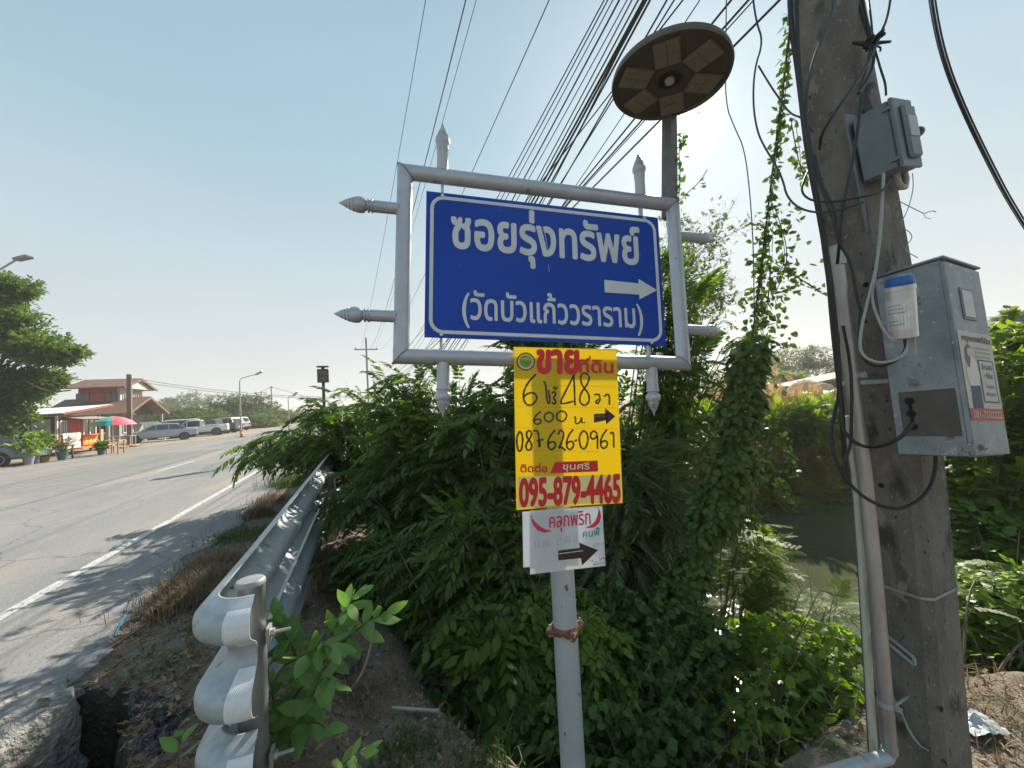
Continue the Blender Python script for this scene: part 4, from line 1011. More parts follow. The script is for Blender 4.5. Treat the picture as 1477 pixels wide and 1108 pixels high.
cable('power_cable', cpx([(1216, 470, 1.42), (1226, 520, 1.41), (1229, 560, 1.40), (1228, 620, 1.38), (1226, 650, 1.38), (1214, 672, 1.38), (1220, 700, 1.36)]), 0.005, M_black, 'short black cable crossing behind the conduit below the clamp')
cable('grey_cable', cpx([(1204, -30, 1.42), (1200, 30, 1.40), (1173, 80, 1.39), (1161, 150, 1.38), (1165, 190, 1.38), (1180, 260, 1.38), (1196, 300, 1.36), (1214, 350, 1.33)]), 0.0045, M_dark, 'thin dark cable snaking down the left half of the pole beside the thick bundle')
cable('grey_cable', cpx([(1275, 252, 1.30), (1271, 310, 1.28), (1266, 380, 1.25), (1250, 440, 1.22), (1241, 480, 1.2), (1240, 510, 1.19), (1262, 524, 1.17), (1290, 521, 1.16), (1308, 508, 1.165), (1307, 492, 1.18)]), 0.0042, M_wgrey, 'pale grey cable hanging from the junction box and looping under the blue capped canister')
cable('grey_cable', cpx([(1274, 250, 1.31), (1272, 330, 1.28), (1262, 400, 1.25), (1256, 430, 1.22), (1270, 470, 1.18), (1284, 490, 1.17), (1290, 492, 1.17)]), 0.0038, M_wgrey, 'pale grey cable running beside the canister on the left face of the pole')
cable('black_cable', cpx([(1240, 452, 1.27), (1238, 490, 1.22), (1244, 518, 1.2), (1262, 530, 1.19), (1290, 524, 1.17), (1307, 505, 1.17), (1305, 490, 1.18)]), 0.004, M_black, 'black lead looping up into the underside of the blue capped canister')
cable('black_cable', cpx([(1287, -30, 1.5), (1282, 20, 1.45), (1268, 55, 1.42), (1255, 85, 1.40), (1235, 120, 1.34), (1205, 160, 1.33), (1184, 195, 1.36), (1182, 215, 1.42)]), 0.0045, M_black, 'black cable slanting down across the top of the pole from upper right to lower left')
cable('black_cable', cpx([(1243, 135, 1.32), (1236, 200, 1.31), (1224, 260, 1.30), (1214, 310, 1.30), (1210, 360, 1.32), (1208, 380, 1.36)]), 0.005, M_black, 'black cable running down the middle of the pole below the junction box')
cable('black_cable', cpx([(1175, 225, 1.36), (1186, 270, 1.34), (1204, 300, 1.32), (1206, 340, 1.31), (1216, 360, 1.32), (1228, 380, 1.3), (1238, 440, 1.28), (1250, 466, 1.27)]), 0.0045, M_black, 'black cable curling off the thick bundle onto the front of the pole')
cable('black_cable', cpx([(1282, 262, 1.30), (1272, 278, 1.28), (1240, 285, 1.27), (1200, 292, 1.30), (1170, 290, 1.36), (1155, 278, 1.40), (1160, 258, 1.42), (1172, 235, 1.42)]), 0.0036, M_black, 'thin black cable looping out to the left of the pole below the junction box')
cable('black_cable', cpx([(1245, 292, 1.28), (1215, 302, 1.29), (1180, 308, 1.34), (1150, 300, 1.40), (1134, 282, 1.44), (1130, 262, 1.46), (1118, 236, 1.5), (1104, 215, 1.55), (1092, 190, 1.6), (1086, 150, 1.6), (1088, 100, 1.6), (1101, 60, 1.6), (1090, 30, 1.6), (1083, -30, 1.6)]), 0.0036, M_dark, 'thin wavy cable dropping left of the leafy guy wire and back to the pole')
cable('black_cable', cpx([(1094, 95, 1.62), (1112, 125, 1.6), (1126, 145, 1.58), (1140, 165, 1.5), (1158, 170, 1.42), (1172, 190, 1.38)]), 0.0034, M_dark, 'thin dark cable linking the wavy drop cable to the pole top')
cable('black_cable', cpx([(1048, -30, 2.2), (1047, 60, 2.2), (1046, 150, 2.2), (1060, 185, 2.2), (1074, 215, 2.2), (1082, 280, 2.2), (1087, 360, 2.2), (1088, 470, 2.2)]), 0.003, M_dark, 'single thin cable hanging straight down between the solar light and the leafy guy wire')
cable('grey_cable', cpx([(1316, 250, 1.38), (1318, 272, 1.36), (1309, 305, 1.36), (1297, 325, 1.36), (1320, 340, 1.36), (1302, 360, 1.36), (1324, 372, 1.3)]), 0.0014, M_wgrey, 'thin wire dangling in curls below the junction box against the sky', n=5)
for k, (o1, rr_) in enumerate(((0, .0045), (5, .003), (-4, .002))):
    cable('drop_cable', cpx([(1337 + o1, -60, 1.5), (1346 + o1, 20, 1.5), (1362 + o1, 90, 1.55), (1390 + o1, 160, 1.6), (1424 + o1, 230, 1.7), (1455 + o1, 290, 1.8), (1500 + o1, 360, 1.95)]), rr_, M_black, ['thickest black cable of the drop line sweeping down at the upper right', 'thinner outer cable of the drop line sweeping down at the upper right', 'thinnest inner cable of the drop line sweeping down at the upper right'][k], 'cable')
for k, P_ in enumerate(([(1240, -30, 1.6), (1250, 30, 1.5), (1258, 55, 1.45), (1262, 90, 1.42), (1250, 118, 1.40), (1238, 135, 1.36)], [(1248, -30, 1.6), (1256, 20, 1.5), (1259, 60, 1.45), (1270, 100, 1.4), (1277, 120, 1.38), (1278, 137, 1.36)], [(1231, -30, 1.6), (1247, 40, 1.5), (1257, 62, 1.45), (1251, 95, 1.42), (1240, 130, 1.38)])):
    cable('black_cable', cpx(P_), (.005, .0035, .004)[k], M_black, ['thickest of the black cables tied at a knot above the junction box', 'thin black cable passing the knot and ending on top of the junction box', 'black cable from the knot down behind the junction box'][k], 'cable')
m = MB()
kn = at(1258, 60, 1.45)
for k in range(7):
    a = RNG.normal(size=3) * 0.018; m.tube([kn + a, kn + RNG.normal(size=3) * 0.012, kn - a * 0.8 + ub * 0.02], [.006, .009, .004], 6)
m.tube([kn, kn + ub * 0.03 - UPV * 0.012, kn + ub * 0.06 - UPV * 0.016, kn + ub * 0.055 - UPV * 0.03], .0035, 5)
tag(m.build('cable_knot', M_black), 'tangled black knot where cables are tied above the junction box', 'cable tie')
m = MB(); tw = cpx([(1296, 290, 1.35), (1316, 300, 1.35), (1332, 308, 1.35), (1345, 304, 1.35), (1350, 306, 1.35)]); m.tube(tw, .0015, 5); m.tube([tw[2], at(1335, 314, 1.35), at(1343, 316, 1.35)], .001, 5)
tag(m.build('twig', M_wgrey), 'bare curled twig sticking out of the pole below the junction box', 'twig')
# overhead lines: (r at pole, z at pole, sag, r far, z far, length, radius)
OH = [(2.00, 11.86, .92, -.07, 8.6, .008), (2.0, 8.99, 1.24, .93, 8.6, .010), (2.0, 8.31, .66, 1.43, 8.6, .005), (2.0, 5.88, .98, 1.93, 8.6, .0055),
      (2.3, 5.59, 2.05, .93, 6.6, .006), (2.3, 5.58, 2.31, .98, 6.5, .006), (2.3, 5.53, 2.54, 1.03, 6.6, .005), (2.3, 5.49, 2.95, .93, 6.4, .008), (2.3, 5.37, 2.94, 1.03, 6.5, .005), (2.3, 5.41, 3.71, 1.03, 6.3, .006),
      (2.3, 5.31, 3.69, .93, 6.2, .007), (2.3, 5.23, 3.64, 1.03, 6.2, .011), (2.3, 5.23, 3.87, 1.08, 6.1, .011), (2.3, 5.21, 4.12, 1.13, 6.0, .009), (2.3, 5.39, 4.98, 1.13, 6.1, .005), (2.3, 4.98, 4.08, 1.13, 6.0, .007),
      (2.3, 4.82, 3.40, 1.03, 5.9, .006), (2.3, 4.55, 3.42, 1.13, 5.9, .004), (2.3, 4.48, .79, 1.13, 5.9, .006), (2.3, 4.17, 1.90, 1.13, 5.7, .007), (2.3, 4.02, 1.40, 1.23, 5.7, .007), (2.3, 3.98, 1.30, 1.18, 5.6, .004), (2.3, 3.81, .96, 1.23, 5.6, .007)]
UFAR = 47.58
for k, (rA, zA, sag, rB, zB, rad) in enumerate(OH):
    P = []
    for t in np.concatenate([[-0.12, -0.06], np.linspace(0, .3, 22), np.linspace(.33, 1, 20)]):
        P.append(rw(0.9 + (UFAR - 0.9) * t, rA + (rB - rA) * t, zA + (zB - zA) * t - 4 * sag * t * (1 - t)))
    lab = 'black power line strung high above the road sign towards the distant pole' if k < 4 else 'black telephone cable in the dense bundle slanting up behind the road sign'
    b = MB(); b.tube(P, rad * 1.1, 5); tag(b.build('overhead_line', M_black), lab, 'cable', 'high power lines' if k < 4 else 'bundled overhead cables')
# ------------------------------------------------------------------ roadside verge across the road
M_dirt = mat('verge_dirt', (0.22, 0.175, 0.125), 0.95, c2=(0.31, 0.26, 0.20), ns=1.2, nd=10, bump=0.5, bs=12, bd=0.03)
mb = MB(); rows = []
for i, u in enumerate(np.concatenate([np.linspace(-20, 20, 14), np.linspace(22, 90, 40)])):
    e = edge_at(LEDGE, u) + 0.25 * math.sin(u * 1.7) + 0.12 * math.sin(u * 4.1)
    rows.append([rw(u, e + 0.25, 0.006), rw(u, e - 0.1, 0.05), rw(u, e - 3, 0.05), rw(u, e - 14, 0.04), rw(u, e - 60, 0.03)])
mb.grid(rows); tag(link_mesh('verge', mb.mesh('verge', M_dirt, smooth=False)), kind='structure')

M_wred = mat('red_wood', (0.16, 0.035, 0.025), 0.7, c2=(0.22, 0.055, 0.04), ns=5, stretch=(8, 8, 1)); M_wred2 = mat('brick_red_paint', (0.36, 0.052, 0.026), 0.75, c2=(0.42, 0.080, 0.042), ns=3)
M_wbrown = mat('dark_wood', (0.07, 0.04, 0.028), 0.75, c2=(0.11, 0.07, 0.045), ns=6, stretch=(6, 6, 1)); M_roofw = mat('white_roof_sheet', (0.72, 0.72, 0.70), 0.5, c2=(0.62, 0.61, 0.58), ns=2)
M_roofb = mat('brown_roof_sheet', (0.13, 0.062, 0.044), 0.75, c2=(0.19, 0.10, 0.072), ns=2); M_cream = mat('cream_wall', (0.50, 0.47, 0.38), 0.8, c2=(0.42, 0.39, 0.32), ns=3)
M_wframe = mat('white_frame', (0.62, 0.63, 0.62), 0.5); M_gl = mat('dark_glass', (0.02, 0.028, 0.026), 0.08, spec=0.8); M_poster = mat('pale_poster', (0.48, 0.50, 0.56), 0.6, c2=(0.42, 0.44, 0.50), ns=5)
M_orange = mat('orange_board', (0.60, 0.17, 0.035), 0.6); M_yelfood = mat('yellow_picture', (0.78, 0.50, 0.09), 0.5, c2=(0.60, 0.26, 0.05), ns=9); M_menu = mat('menu_white', (0.66, 0.65, 0.62), 0.6)
M_tin = mat('tin_sheet', (0.34, 0.36, 0.34), 0.5, 0.3); M_greyc = mat('grey_cement', (0.30, 0.29, 0.27), 0.9, c2=(0.24, 0.23, 0.21), ns=4)
M_wood = mat('pale_wood', (0.42, 0.27, 0.14), 0.7, c2=(0.34, 0.21, 0.11), ns=5)
A1, A2 = RR, -RU      # facing the road, facing back towards the camera
def F_(o, a, b_, h=0.0): return o + A1 * a + A2 * b_ + UPV * h   # a towards the road, b towards the camera
FAX = (A1, A2, UPV)
def window(o, parent, c, w, h, nrm, side, frame=M_wframe, glass=M_gl, bars=0, fw=0.06):
    """window lying on a wall: nrm outward, side horizontal"""
    m = MB()
    for s in (-1, 1): m.box(c + side * s * (w / 2), (fw, 0.06, h + fw), (side, nrm, UPV))
    for s in (-1, 1): m.box(c + UPV * s * (h / 2), (w - fw, 0.06, fw), (side, nrm, UPV))
    for k in range(bars): m.box(c + side * w * ((k + 1) / (bars + 1) - .5), (fw * .7, 0.05, h - fw), (side, nrm, UPV))
    f = m.build('window', frame, parent); m = MB(); m.box(c - nrm * 0.005, (w - fw, 0.02, h - fw), (side, nrm, UPV)); m.build('pane', glass, f); return f

# food kiosk
k0 = gnd(81, 658, 0.0); SCK = 1.0
kc = k0 + A1 * 0.0
kio = root('food_kiosk', kc, 'low red wooden food kiosk with a white sheet roof and serving counter beside the road', 'kiosk')
LW, DW, HW = 3.05, 3.9, 2.25     # left part length (along -A1), depth away from camera
LB = 2.9
def K(a, b_, h=0.0): return F_(kc, a, b_, h)
def boards(parent, m_, p, q, h0, h1, nrm, w=0.16, name='plank'):
    """vertical wall planks, each one an object"""
    d = q - p; L = np.linalg.norm(d); d = d / L; n = max(1, int(L / w)); me = None
    for i in range(n):
        c = p + d * (L * (i + .5) / n) + UPV * (h0 + h1) / 2
        if me is None:
            b = MB(); b.box((0, 0, 0), (L / n - 0.012, 0.03, h1 - h0), (d, nrm, UPV)); me = b.mesh(name, m_, smooth=False)
        link_mesh(name, me, parent, c + nrm * (0.004 * (i % 2)) - origin_of(parent))
# the part with windows faces the camera, the part with the counter faces the road
wl = MB(); wl.box(K(-LB / 2, -DW / 2, .35 + 1.0), (LB, DW, 1.95), FAX); w1 = wl.build('wall', M_wred, kio, smooth=False)
boards(w1, M_wred, K(-LB, 0.03), K(-0.02, 0.03), .38, 1.02, A2); boards(w1, M_wred, K(-LB, 0.03), K(-LB + .75, 0.03), 1.02, 2.3, A2)
boards(w1, M_wred2, K(0.03, -0.02), K(0.03, -DW), .38, 1.12, A1); boards(w1, M_wred2, K(0.03, -.9), K(0.03, -2.2), 1.12, 2.2, A1)
window(kc, kio, K(-1.72, 0.05, 1.62), 1.15, 1.0, A2, A1, bars=1)
m = MB(); m.box(K(-.62, 0.05, 1.65), (.82, .02, 1.1), FAX); w2 = m.build('wall_poster', M_poster, kio)
m = MB(); m.tube([K(-.9 + .5 * t, .065, 1.75 - .12 * math.sin(t * 3.1)) for t in np.linspace(0, 1, 8)], .02, 5); m.tube([K(-.8, .065, 1.35), K(-.5, .065, 1.33)], .015, 5); m.build('poster_drawing', mat('poster_ink', (.12, .13, .18), .6), w2)
for (a, b_) in ((0.04, 0.04), (-LB, 0.04), (0.04, -DW)):
    m = MB(); m.box(K(a, b_, 1.2), (.10, .10, 2.4), FAX); m.build('corner_post', M_wframe if a > 0 and b_ > 0 else M_wbrown, kio)
window(kc, kio, K(0.06, -.48, 1.65), .5, .8, A1, A2, bars=2)
m = MB(); m.box(K(0.05, -2.85, 1.62), (.04, 1.15, .95), FAX); m.build('serving_opening', M_gl, kio)
for b_ in (-2.25, -2.85, -3.45):
    m = MB(); m.box(K(0.08, b_, 1.62), (.06, .07, 1.0), FAX); m.build('opening_post', M_wframe, kio)
m = MB(); m.box(K(0.25, -2.85, 1.1), (.5, 1.5, .05), FAX); m.build('counter', M_orange, kio)
m = MB(); m.box(K(0.09, -1.15, .85), (.04, 1.55, .95), FAX); mn = m.build('menu_board', M_menu, kio)
m = MB()
for i in range(9): m.box(K(0.115, -1.15, 1.22 - i * .09), (.01, 1.25 - .3 * (i % 3) * .5, .03), FAX)
m.build('menu_writing', mat('menu_ink', (.12, .11, .10), .6), mn)
m = MB(); m.box(K(0.10, -2.85, .76), (.04, 1.45, .62), FAX); ob = m.build('orange_panel', M_orange, kio)
for i in range(3):
    m = MB(); m.box(K(0.13, -2.42 - i * .43, .74), (.02, .34, .46), FAX); m.build('food_picture', M_yelfood, ob)
m = MB(); m.box(K(0.45, -1.9, .33), (.75, 3.7, .06), FAX); m.build('porch_floor', M_orange, kio)
for b_ in (-.2, -1.9, -3.6):
    m = MB(); m.box(K(.6, b_, .15), (.1, .1, .3), FAX); m.build('leg', M_wbrown, kio)
rf = MB(); c00, c10, c11, c01 = K(-3.5, .55, 2.42), K(.55, .55, 2.50), K(.55, -DW - .5, 2.72), K(-3.5, -DW - .5, 2.60)
rf = MB(); n_ = 40
rf.grid([[c00 + (c10 - c00) * i / n_ + (c01 - c00) * j * (1 - i / n_) + (c11 - c10) * j * (i / n_) + UPV * (.02 * (i % 2) + .38 * j) for i in range(n_ + 1)] for j in (0, 1)])
rf.build('roof', M_roofw, kio, smooth=False)
m = MB(); m.bar(c00 - UPV * .10, c10 - UPV * .10, .16, .05, ref=UPV); m.build('fascia_board', M_wbrown, kio); m = MB(); m.bar(c10 - UPV * .07, c11 + UPV * .31, .16, .05, ref=UPV); m.build('fascia_board', M_wred2, kio)
m = MB(); m.grid([[K(.02, b_, 2.28) for b_ in (-.5, -4.0)], [K(1.0, b_, 2.10) for b_ in (-.5, -4.0)]]); m.grid([[K(1.0, b_, 2.08) for b_ in (-.5, -4.0)], [K(.02, b_, 2.26) for b_ in (-.5, -4.0)]]); m.build('awning', M_tin, kio, smooth=False)
m = MB()
for b_ in np.linspace(-1, -3.9, 8): m.box(K(.9, b_, 2.02), (.02, .05, .12), FAX)
m.build('bunting', M_wframe, kio)
# two storey house
h0 = at(172, 640, 37.5); h0[2] = 0
hs = root('house', h0, 'two storey red and cream house with low brown sheet roofs behind the food kiosk', 'house')
def Hh(a, b_, h=0.0): return F_(h0, a, b_, h)
m = MB(); m.box(Hh(-1.5, -2.0, 3.95), (2.9, 4.0, 2.6), FAX); uw = m.build('wall', M_wred2, hs, smooth=False)
m = MB(); m.box(Hh(0.0, -2.0, 3.95), (.25, 4.05, 2.6), FAX); m.build('wall', M_cream, hs, smooth=False)
for a in (-2.6, -.55):
    window(h0, hs, Hh(a, .05, 4.2), .9, 1.15, A2, A1, bars=1, frame=M_wbrown)
for (b_) in (-.7, -1.7, -2.7): window(h0, hs, Hh(.16, b_, 4.1), .7, 1.2, A1, A2, bars=1, frame=M_wframe)
m = MB(); m.box(Hh(-.55, .08, 3.05), (1.1, .06, .6), FAX); m.build('balcony_panel', mat('blue_grey_panel', (.10, .19, .25), .6), hs)
def gable(o, a0, a1, b0, b1, ze, zr, parent, m_, name='roof', th=.12, ge=None, rec=.3):
    bm_ = (b0 + b1) / 2; m = MB()
    def P(a, b_, h): return F_(o, a, b_, h)
    for (be, br) in ((b0, bm_), (b1, bm_)):
        m.prism([P(a0, be, ze), P(a1, be, ze), P(a1, br, zr), P(a0, br, zr)], UPV * th)
    r = m.build(name, m_, parent, smooth=False); m = MB()
    m.prism([P(a1 - rec, b0 - .3, ze), P(a1 - rec, b1 + .3, ze), P(a1 - rec, bm_, zr - .05)], A1 * .08); m.build('gable_end', ge or M_cream, parent, smooth=False)
    for be in (b0, b1):
        m = MB(); m.bar(P(a1 + .03, be, ze), P(a1 + .03, bm_, zr), .22, .05, ref=A1); m.build('barge_board', M_roofb, parent)
    return r
gable(h0, -3.4, 1.0, 1.3, -5.0, 5.15, 6.15, hs, M_roofb)
gable(h0, -4.3, 2.1, 3.2, -4.8, 2.55, 4.2, hs, M_roofb, ge=M_wbrown, rec=1.2)  # dark brown gable panel: its colour stands in for shade under the open gable
m = MB(); m.box(Hh(-2.0, -1.8, 1.3), (4.4, 4.4, 2.6), FAX); m.build('ground_floor_wall', M_greyc, hs, smooth=False)
for (a, b_) in ((1.8, 2.2), (0.2, 2.2), (1.8, -3.8), (-3.2, 2.2)):
    m = MB(); m.box(Hh(a, b_, 1.3), (.22, .22, 2.6), FAX); m.build('pillar', M_greyc, hs)
window(h0, hs, Hh(-1.2, .43, 1.5), 1.2, 1.0, A2, A1, bars=1); window(h0, hs, Hh(.25, -.8, 1.4), 1.3, 1.1, A1, A2, bars=2)
sh = at(205, 632, 34.5); sh[2] = 0
m = MB(); m.grid([[sh + A1 * 0, sh + A1 * 1.7 - UPV * 0], [sh + UPV * 1.75 - A1 * 1.2, sh + A1 * .7 + UPV * 1.75]]) ; m2 = [tuple(np.array(v) + A2 * .04) for v in m.V]
m = MB(); m.prism([sh + UPV * .75 + A1 * .9, sh + UPV * .75 + A1 * 2.2, sh + UPV * 1.75 + A1 * 1.1, sh + UPV * 1.75 - A1 * .2], A2 * .05); m.prism([sh + A1 * .2, sh + A1 * .26, sh + A1 * .26 + UPV * 1.4, sh + A1 * .2 + UPV * 1.4], A2 * .06); m.prism([sh + A1 * 1.6, sh + A1 * 1.66, sh + A1 * 1.66 + UPV * 1.2, sh + A1 * 1.6 + UPV * 1.2], A2 * .06)
tag(m.build('leaning_board', M_menu, smooth=False), 'white board propped on legs in front of the house carport', 'board')

# parasol, furniture
pu = gnd(163, 650, 0); pu = at(163, 648, 24.5); pu[2] = 0
um = root('market_parasol', pu, 'open parasol with green, turquoise, red and pink panels next to the kiosk', 'parasol')
m = MB(); m.tube([pu, pu + UPV * 2.15], .025, 8); m.build('pole', M_wframe, um)
cols = [(.45, .50, .08), (.05, .42, .38), (.72, .10, .14), (.75, .16, .25), (.75, .55, .50), (.10, .30, .50), (.42, .48, .08), (.04, .40, .36)]
for k in range(8):
    m = MB(); rows = []
    for (rad, zz) in ((0.02, 2.2), (.45, 2.10), (.85, 1.90), (1.12, 1.62)):
        rows.append([pu + np.array([math.cos(a), math.sin(a), 0]) * rad + UPV * (zz) for a in np.linspace(2 * math.pi * k / 8, 2 * math.pi * (k + 1) / 8, 4)])
    m.grid(rows); m.grid([[p - UPV * .012 for p in r][::-1] for r in rows])
    c = cols[(k + 3) % 8]; m.build('canopy_panel', mat('parasol_%d' % ((k + 3) % 8), c, .7), um, smooth=False)
def chair(px, py, dep, label, name='wooden_chair', m_=M_wood, rz=0.0, hb=1.35):
    p = at(px, py, dep); p[2] = 0; r = root(name, p, label, 'chair', None, rz); m = MB(); m.box((0, 0, .45), (.5, .5, .05)); m.build('seat', m_, r, local=True)
    m = MB(); m.box((-.23, 0, (hb + .45) / 2 + .1), (.04, .5, hb - .5)); m.build('backrest', m_, r, local=True)
    for i in (-1, 1):
        for j in (-1, 1): m = MB(); m.box((.22 * i, .22 * j, .22), (.05, .05, .44)); m.build('leg', m_, r, local=True)
    return r
chair(155, 650, 22.5, 'tall pale wooden chair standing left of the parasol', rz=.6)
def table(px, py, dep, label, w=1.2, d=.7, h=.75, m_=M_wood, name='wooden_table'):
    p = at(px, py, dep); p[2] = 0; r = root(name, p, label, 'table', None, RZ); m = MB(); m.box((0, 0, h), (w, d, .05)); m.build('tabletop', m_, r, local=True)
    for i in (-1, 1):
        for j in (-1, 1): m = MB(); m.box((i * (w / 2 - .06), j * (d / 2 - .06), h / 2 - .012), (.06, .06, h - .03)); m.build('leg', m_, r, local=True)
    return r
table(162, 650, 22.0, 'small pale wooden table under the parasol edge', .9); table(74, 655, 20.0, 'dark wooden bench table under the kiosk windows', 1.5, .6, .7, M_wbrown)
table(176, 644, 27.5, 'grey table standing deep under the parasol', 1.3, .8, .8, M_greyc)
# bags and stones by the pole
for (px, py, s, lb) in ((190, 645, .35, 'pale brown sack lying at the foot of the roadside pole'), (178, 647, .25, 'small pale sack left of the roadside pole')):
    p = gnd(px, py, 0.03); m = MB(); rows = []
    for i in range(7):
        t = math.pi * i / 6; rows.append([p + np.array([math.cos(a) * s * 1.3 * math.sin(t), math.sin(a) * s * math.sin(t), s * .5 * (1 - math.cos(t)) * .55 + .02 * math.sin(3 * a)]) for a in np.linspace(0, 2 * math.pi, 13)])
    m.grid(rows); tag(m.build('sack', mat('sack_cloth', (.38, .27, .17), .9)), lb, 'sack')

# ------------------------------------------------------------------ cars
M_tyre = mat('tyre', (.018, .018, .018), .8); M_rim = mat('wheel_rim', (.42, .43, .44), .35, .6); M_tail = mat('tail_light', (.30, .02, .02), .25); M_chrome = mat('plate_white', (.6, .6, .58), .4)
M_cglass = mat('car_glass', (.025, .035, .045), .05, spec=.9)
def make_car(name, label, kind, loc, rz, paint, group='vehicles parked beyond the kiosk', L=4.45, Wd=1.7):
    r = root(name, loc, label, {'sedan': 'car', 'pickup': 'pickup truck', 'suv': 'car', 'van': 'van'}[kind], group, rz)
    zb, zh, zr = .28, .92, 1.42
    if kind == 'sedan': zr = 1.46; lo_ = [(-.5, .55, .86), (-.485, .40, .95), (-.33, .32, .98), (.15, .3, .96), (.36, .3, .88), (.47, .34, .74), (.5, .42, .60)]; cab_ = [(-.36, .97), (-.22, zr - .05), (-.10, zr), (.08, zr - .02), (.26, .95)]
    elif kind == 'pickup': zr = 1.62; lo_ = [(-.5, .5, .98), (-.49, .42, 1.0), (-.1, .38, 1.0), (.2, .38, 1.0), (.40, .38, .95), (.48, .42, .82), (.5, .5, .7)]; cab_ = [(-.12, 1.0), (-.08, zr - .05), (.0, zr), (.14, zr - .03), (.27, .99)]
    elif kind == 'van': zr = 1.75; lo_ = [(-.5, .5, 1.0), (-.49, .40, 1.05), (-.1, .35, 1.05), (.2, .35, 1.03), (.42, .38, .95), (.48, .42, .82), (.5, .5, .7)]; cab_ = [(-.49, 1.05), (-.46, zr - .08), (-.4, zr), (.12, zr - .02), (.33, 1.0)]
    else: zr = 1.70; lo_ = [(-.5, .5, .98), (-.49, .42, 1.02), (-.1, .36, 1.02), (.2, .36, 1.0), (.40, .38, .93), (.48, .42, .8), (.5, .5, .7)]; cab_ = [(-.47, 1.0), (-.40, zr - .08), (-.32, zr), (.06, zr - .02), (.24, 1.0)]
    m = MB(); rows = []
    lo2 = []
    for i in range(len(lo_) - 1):
        for t in (0, .5): lo2.append(tuple(lo_[i][k] * (1 - t) + lo_[i + 1][k] * t for k in range(3)))
    lo2.append(lo_[-1])
    for (x, z0, z1) in lo2:
        e = 1 - .10 * (abs(x) * 2) ** 6; hw = Wd / 2 * e; zm = (z0 + z1) / 2
        rows.append([(x * L, -hw * .92, z0), (x * L, -hw, z0 + .08), (x * L, -hw * 1.0, zm + .05), (x * L, -hw * .97, z1 - .05), (x * L, -hw * .88, z1), (x * L, 0, z1 + .02), (x * L, hw * .88, z1), (x * L, hw * .97, z1 - .05), (x * L, hw, zm + .05), (x * L, hw, z0 + .08), (x * L, hw * .92, z0)])
    m.grid(rows); m.add(rows[0], [tuple(range(11))[::-1]]); m.add(rows[-1], [tuple(range(11))]); m.grid([[q[0], q[-1]][::-1] for q in rows])
    if kind == 'pickup': pass
    body = m.build('body', paint, r, local=True, angle=.6)
    m = MB(); rows = []
    for (x, z) in cab_:
        k = (z - .95) / (zr - .95); hw = Wd / 2 * (.93 - .16 * k); rows.append([(x * L, -hw, z), (x * L, 0, z + .03 * k), (x * L, hw, z)])
    base = [[(x * L, -Wd / 2 * .93, .93), (x * L, Wd / 2 * .93, .93)] for x, z in cab_]
    m.grid(rows)
    for s in (0, -1): m.grid([[q[s], bb[s]] for q, bb in zip(rows, base)])
    cabn = m.build('roof', paint, r, local=True, angle=.4)
    # glass: sides and screens
    def cz(x):
        return np.interp(x, [c[0] for c in cab_], [c[1] for c in cab_])
    xs_ = [c[0] for c in cab_]; segs = [(xs_[0] + .045, (xs_[1] + xs_[2]) / 2 + .04), ((xs_[1] + xs_[2]) / 2 + .055, xs_[3] - .03), (xs_[3] - .018, xs_[4] - .045)]
    if kind == 'pickup': segs = [(xs_[1] + .02, xs_[3] - .01), (xs_[3] + .002, xs_[4] - .03)]
    for sgn in (-1, 1):
        for (a, c) in segs:
            m = MB(); top, bot = [], []
            for x in np.linspace(a, c, 5):
                z = cz(x) - .07; z = max(z, 1.0); k = (z - .95) / (zr - .95); top.append((x * L, sgn * (Wd / 2 * (.93 - .16 * k) + .012), z)); bot.append((x * L, sgn * (Wd / 2 * .93 + .008), .985))
            m.grid([top, bot] if sgn > 0 else [bot, top]); m.build('side_window', M_cglass, r, local=True, smooth=False)
    for (i, j, s) in ((0, 1, -1), (4, 3, 1)):
        m = MB(); (x0, z0), (x1, z1) = cab_[i], cab_[j]; P = []
        for (t, w) in ((.12, .84), (.9, .72)): P.append([((x0 + (x1 - x0) * t) * L + s * .02, -Wd / 2 * w, z0 + (z1 - z0) * t + .015), ((x0 + (x1 - x0) * t) * L + s * .02, Wd / 2 * w, z0 + (z1 - z0) * t + .015)])
        m.grid(P); m.build('windscreen' if s > 0 else 'rear_window', M_cglass, r, local=True, smooth=False)
    wr = .31 if kind == 'sedan' else .36
    for x in (-.32 * L, .33 * L):
        for s in (-1, 1):
            m = MB(); m.lathe((x, s * (Wd / 2 - .17), wr), (0, s, 0), [(0, wr * .7), (0, wr * .96), (.03, wr), (.15, wr), (.18, wr * .95), (.18, wr * .68)], 20, ref=(0, 0, 1)); w_ = m.build('wheel', M_tyre, r, local=True)
            m = MB(); m.lathe((x, s * (Wd / 2 + .0), wr), (0, s, 0), [(0, wr * .68), (.012, wr * .64), (.0, wr * .3), (.015, 0)], 16, ref=(0, 0, 1)); m.build('rim', M_rim, w_, local=True)
            m = MB(); m.lathe((x, s * (Wd / 2 - .02), wr + .01), (0, s, 0), [(0, wr * 1.14), (.027, wr * 1.14)], 20, ref=(0, 0, 1)); m.build('wheel_arch', M_tyre, r, local=True)
    for s in (-1, 1):
        m = MB(); m.box((-L * .497, s * Wd * .36, .80), (.05, .3, .16), bev=.01); m.build('tail_light', M_tail, r, local=True)
        m = MB(); m.box((L * .492, s * Wd * .35, .66), (.05, .32, .14), bev=.01); m.build('headlight', M_chrome, r, local=True)
        m = MB(); m.box((L * .2, s * (Wd / 2 + .06), 1.0), (.12, .16, .11), bev=.02); m.build('mirror', paint, r, local=True)
    m = MB(); m.box((-L * .503, 0, .62), (.02, .36, .13)); m.build('number_plate', M_chrome, r, local=True)
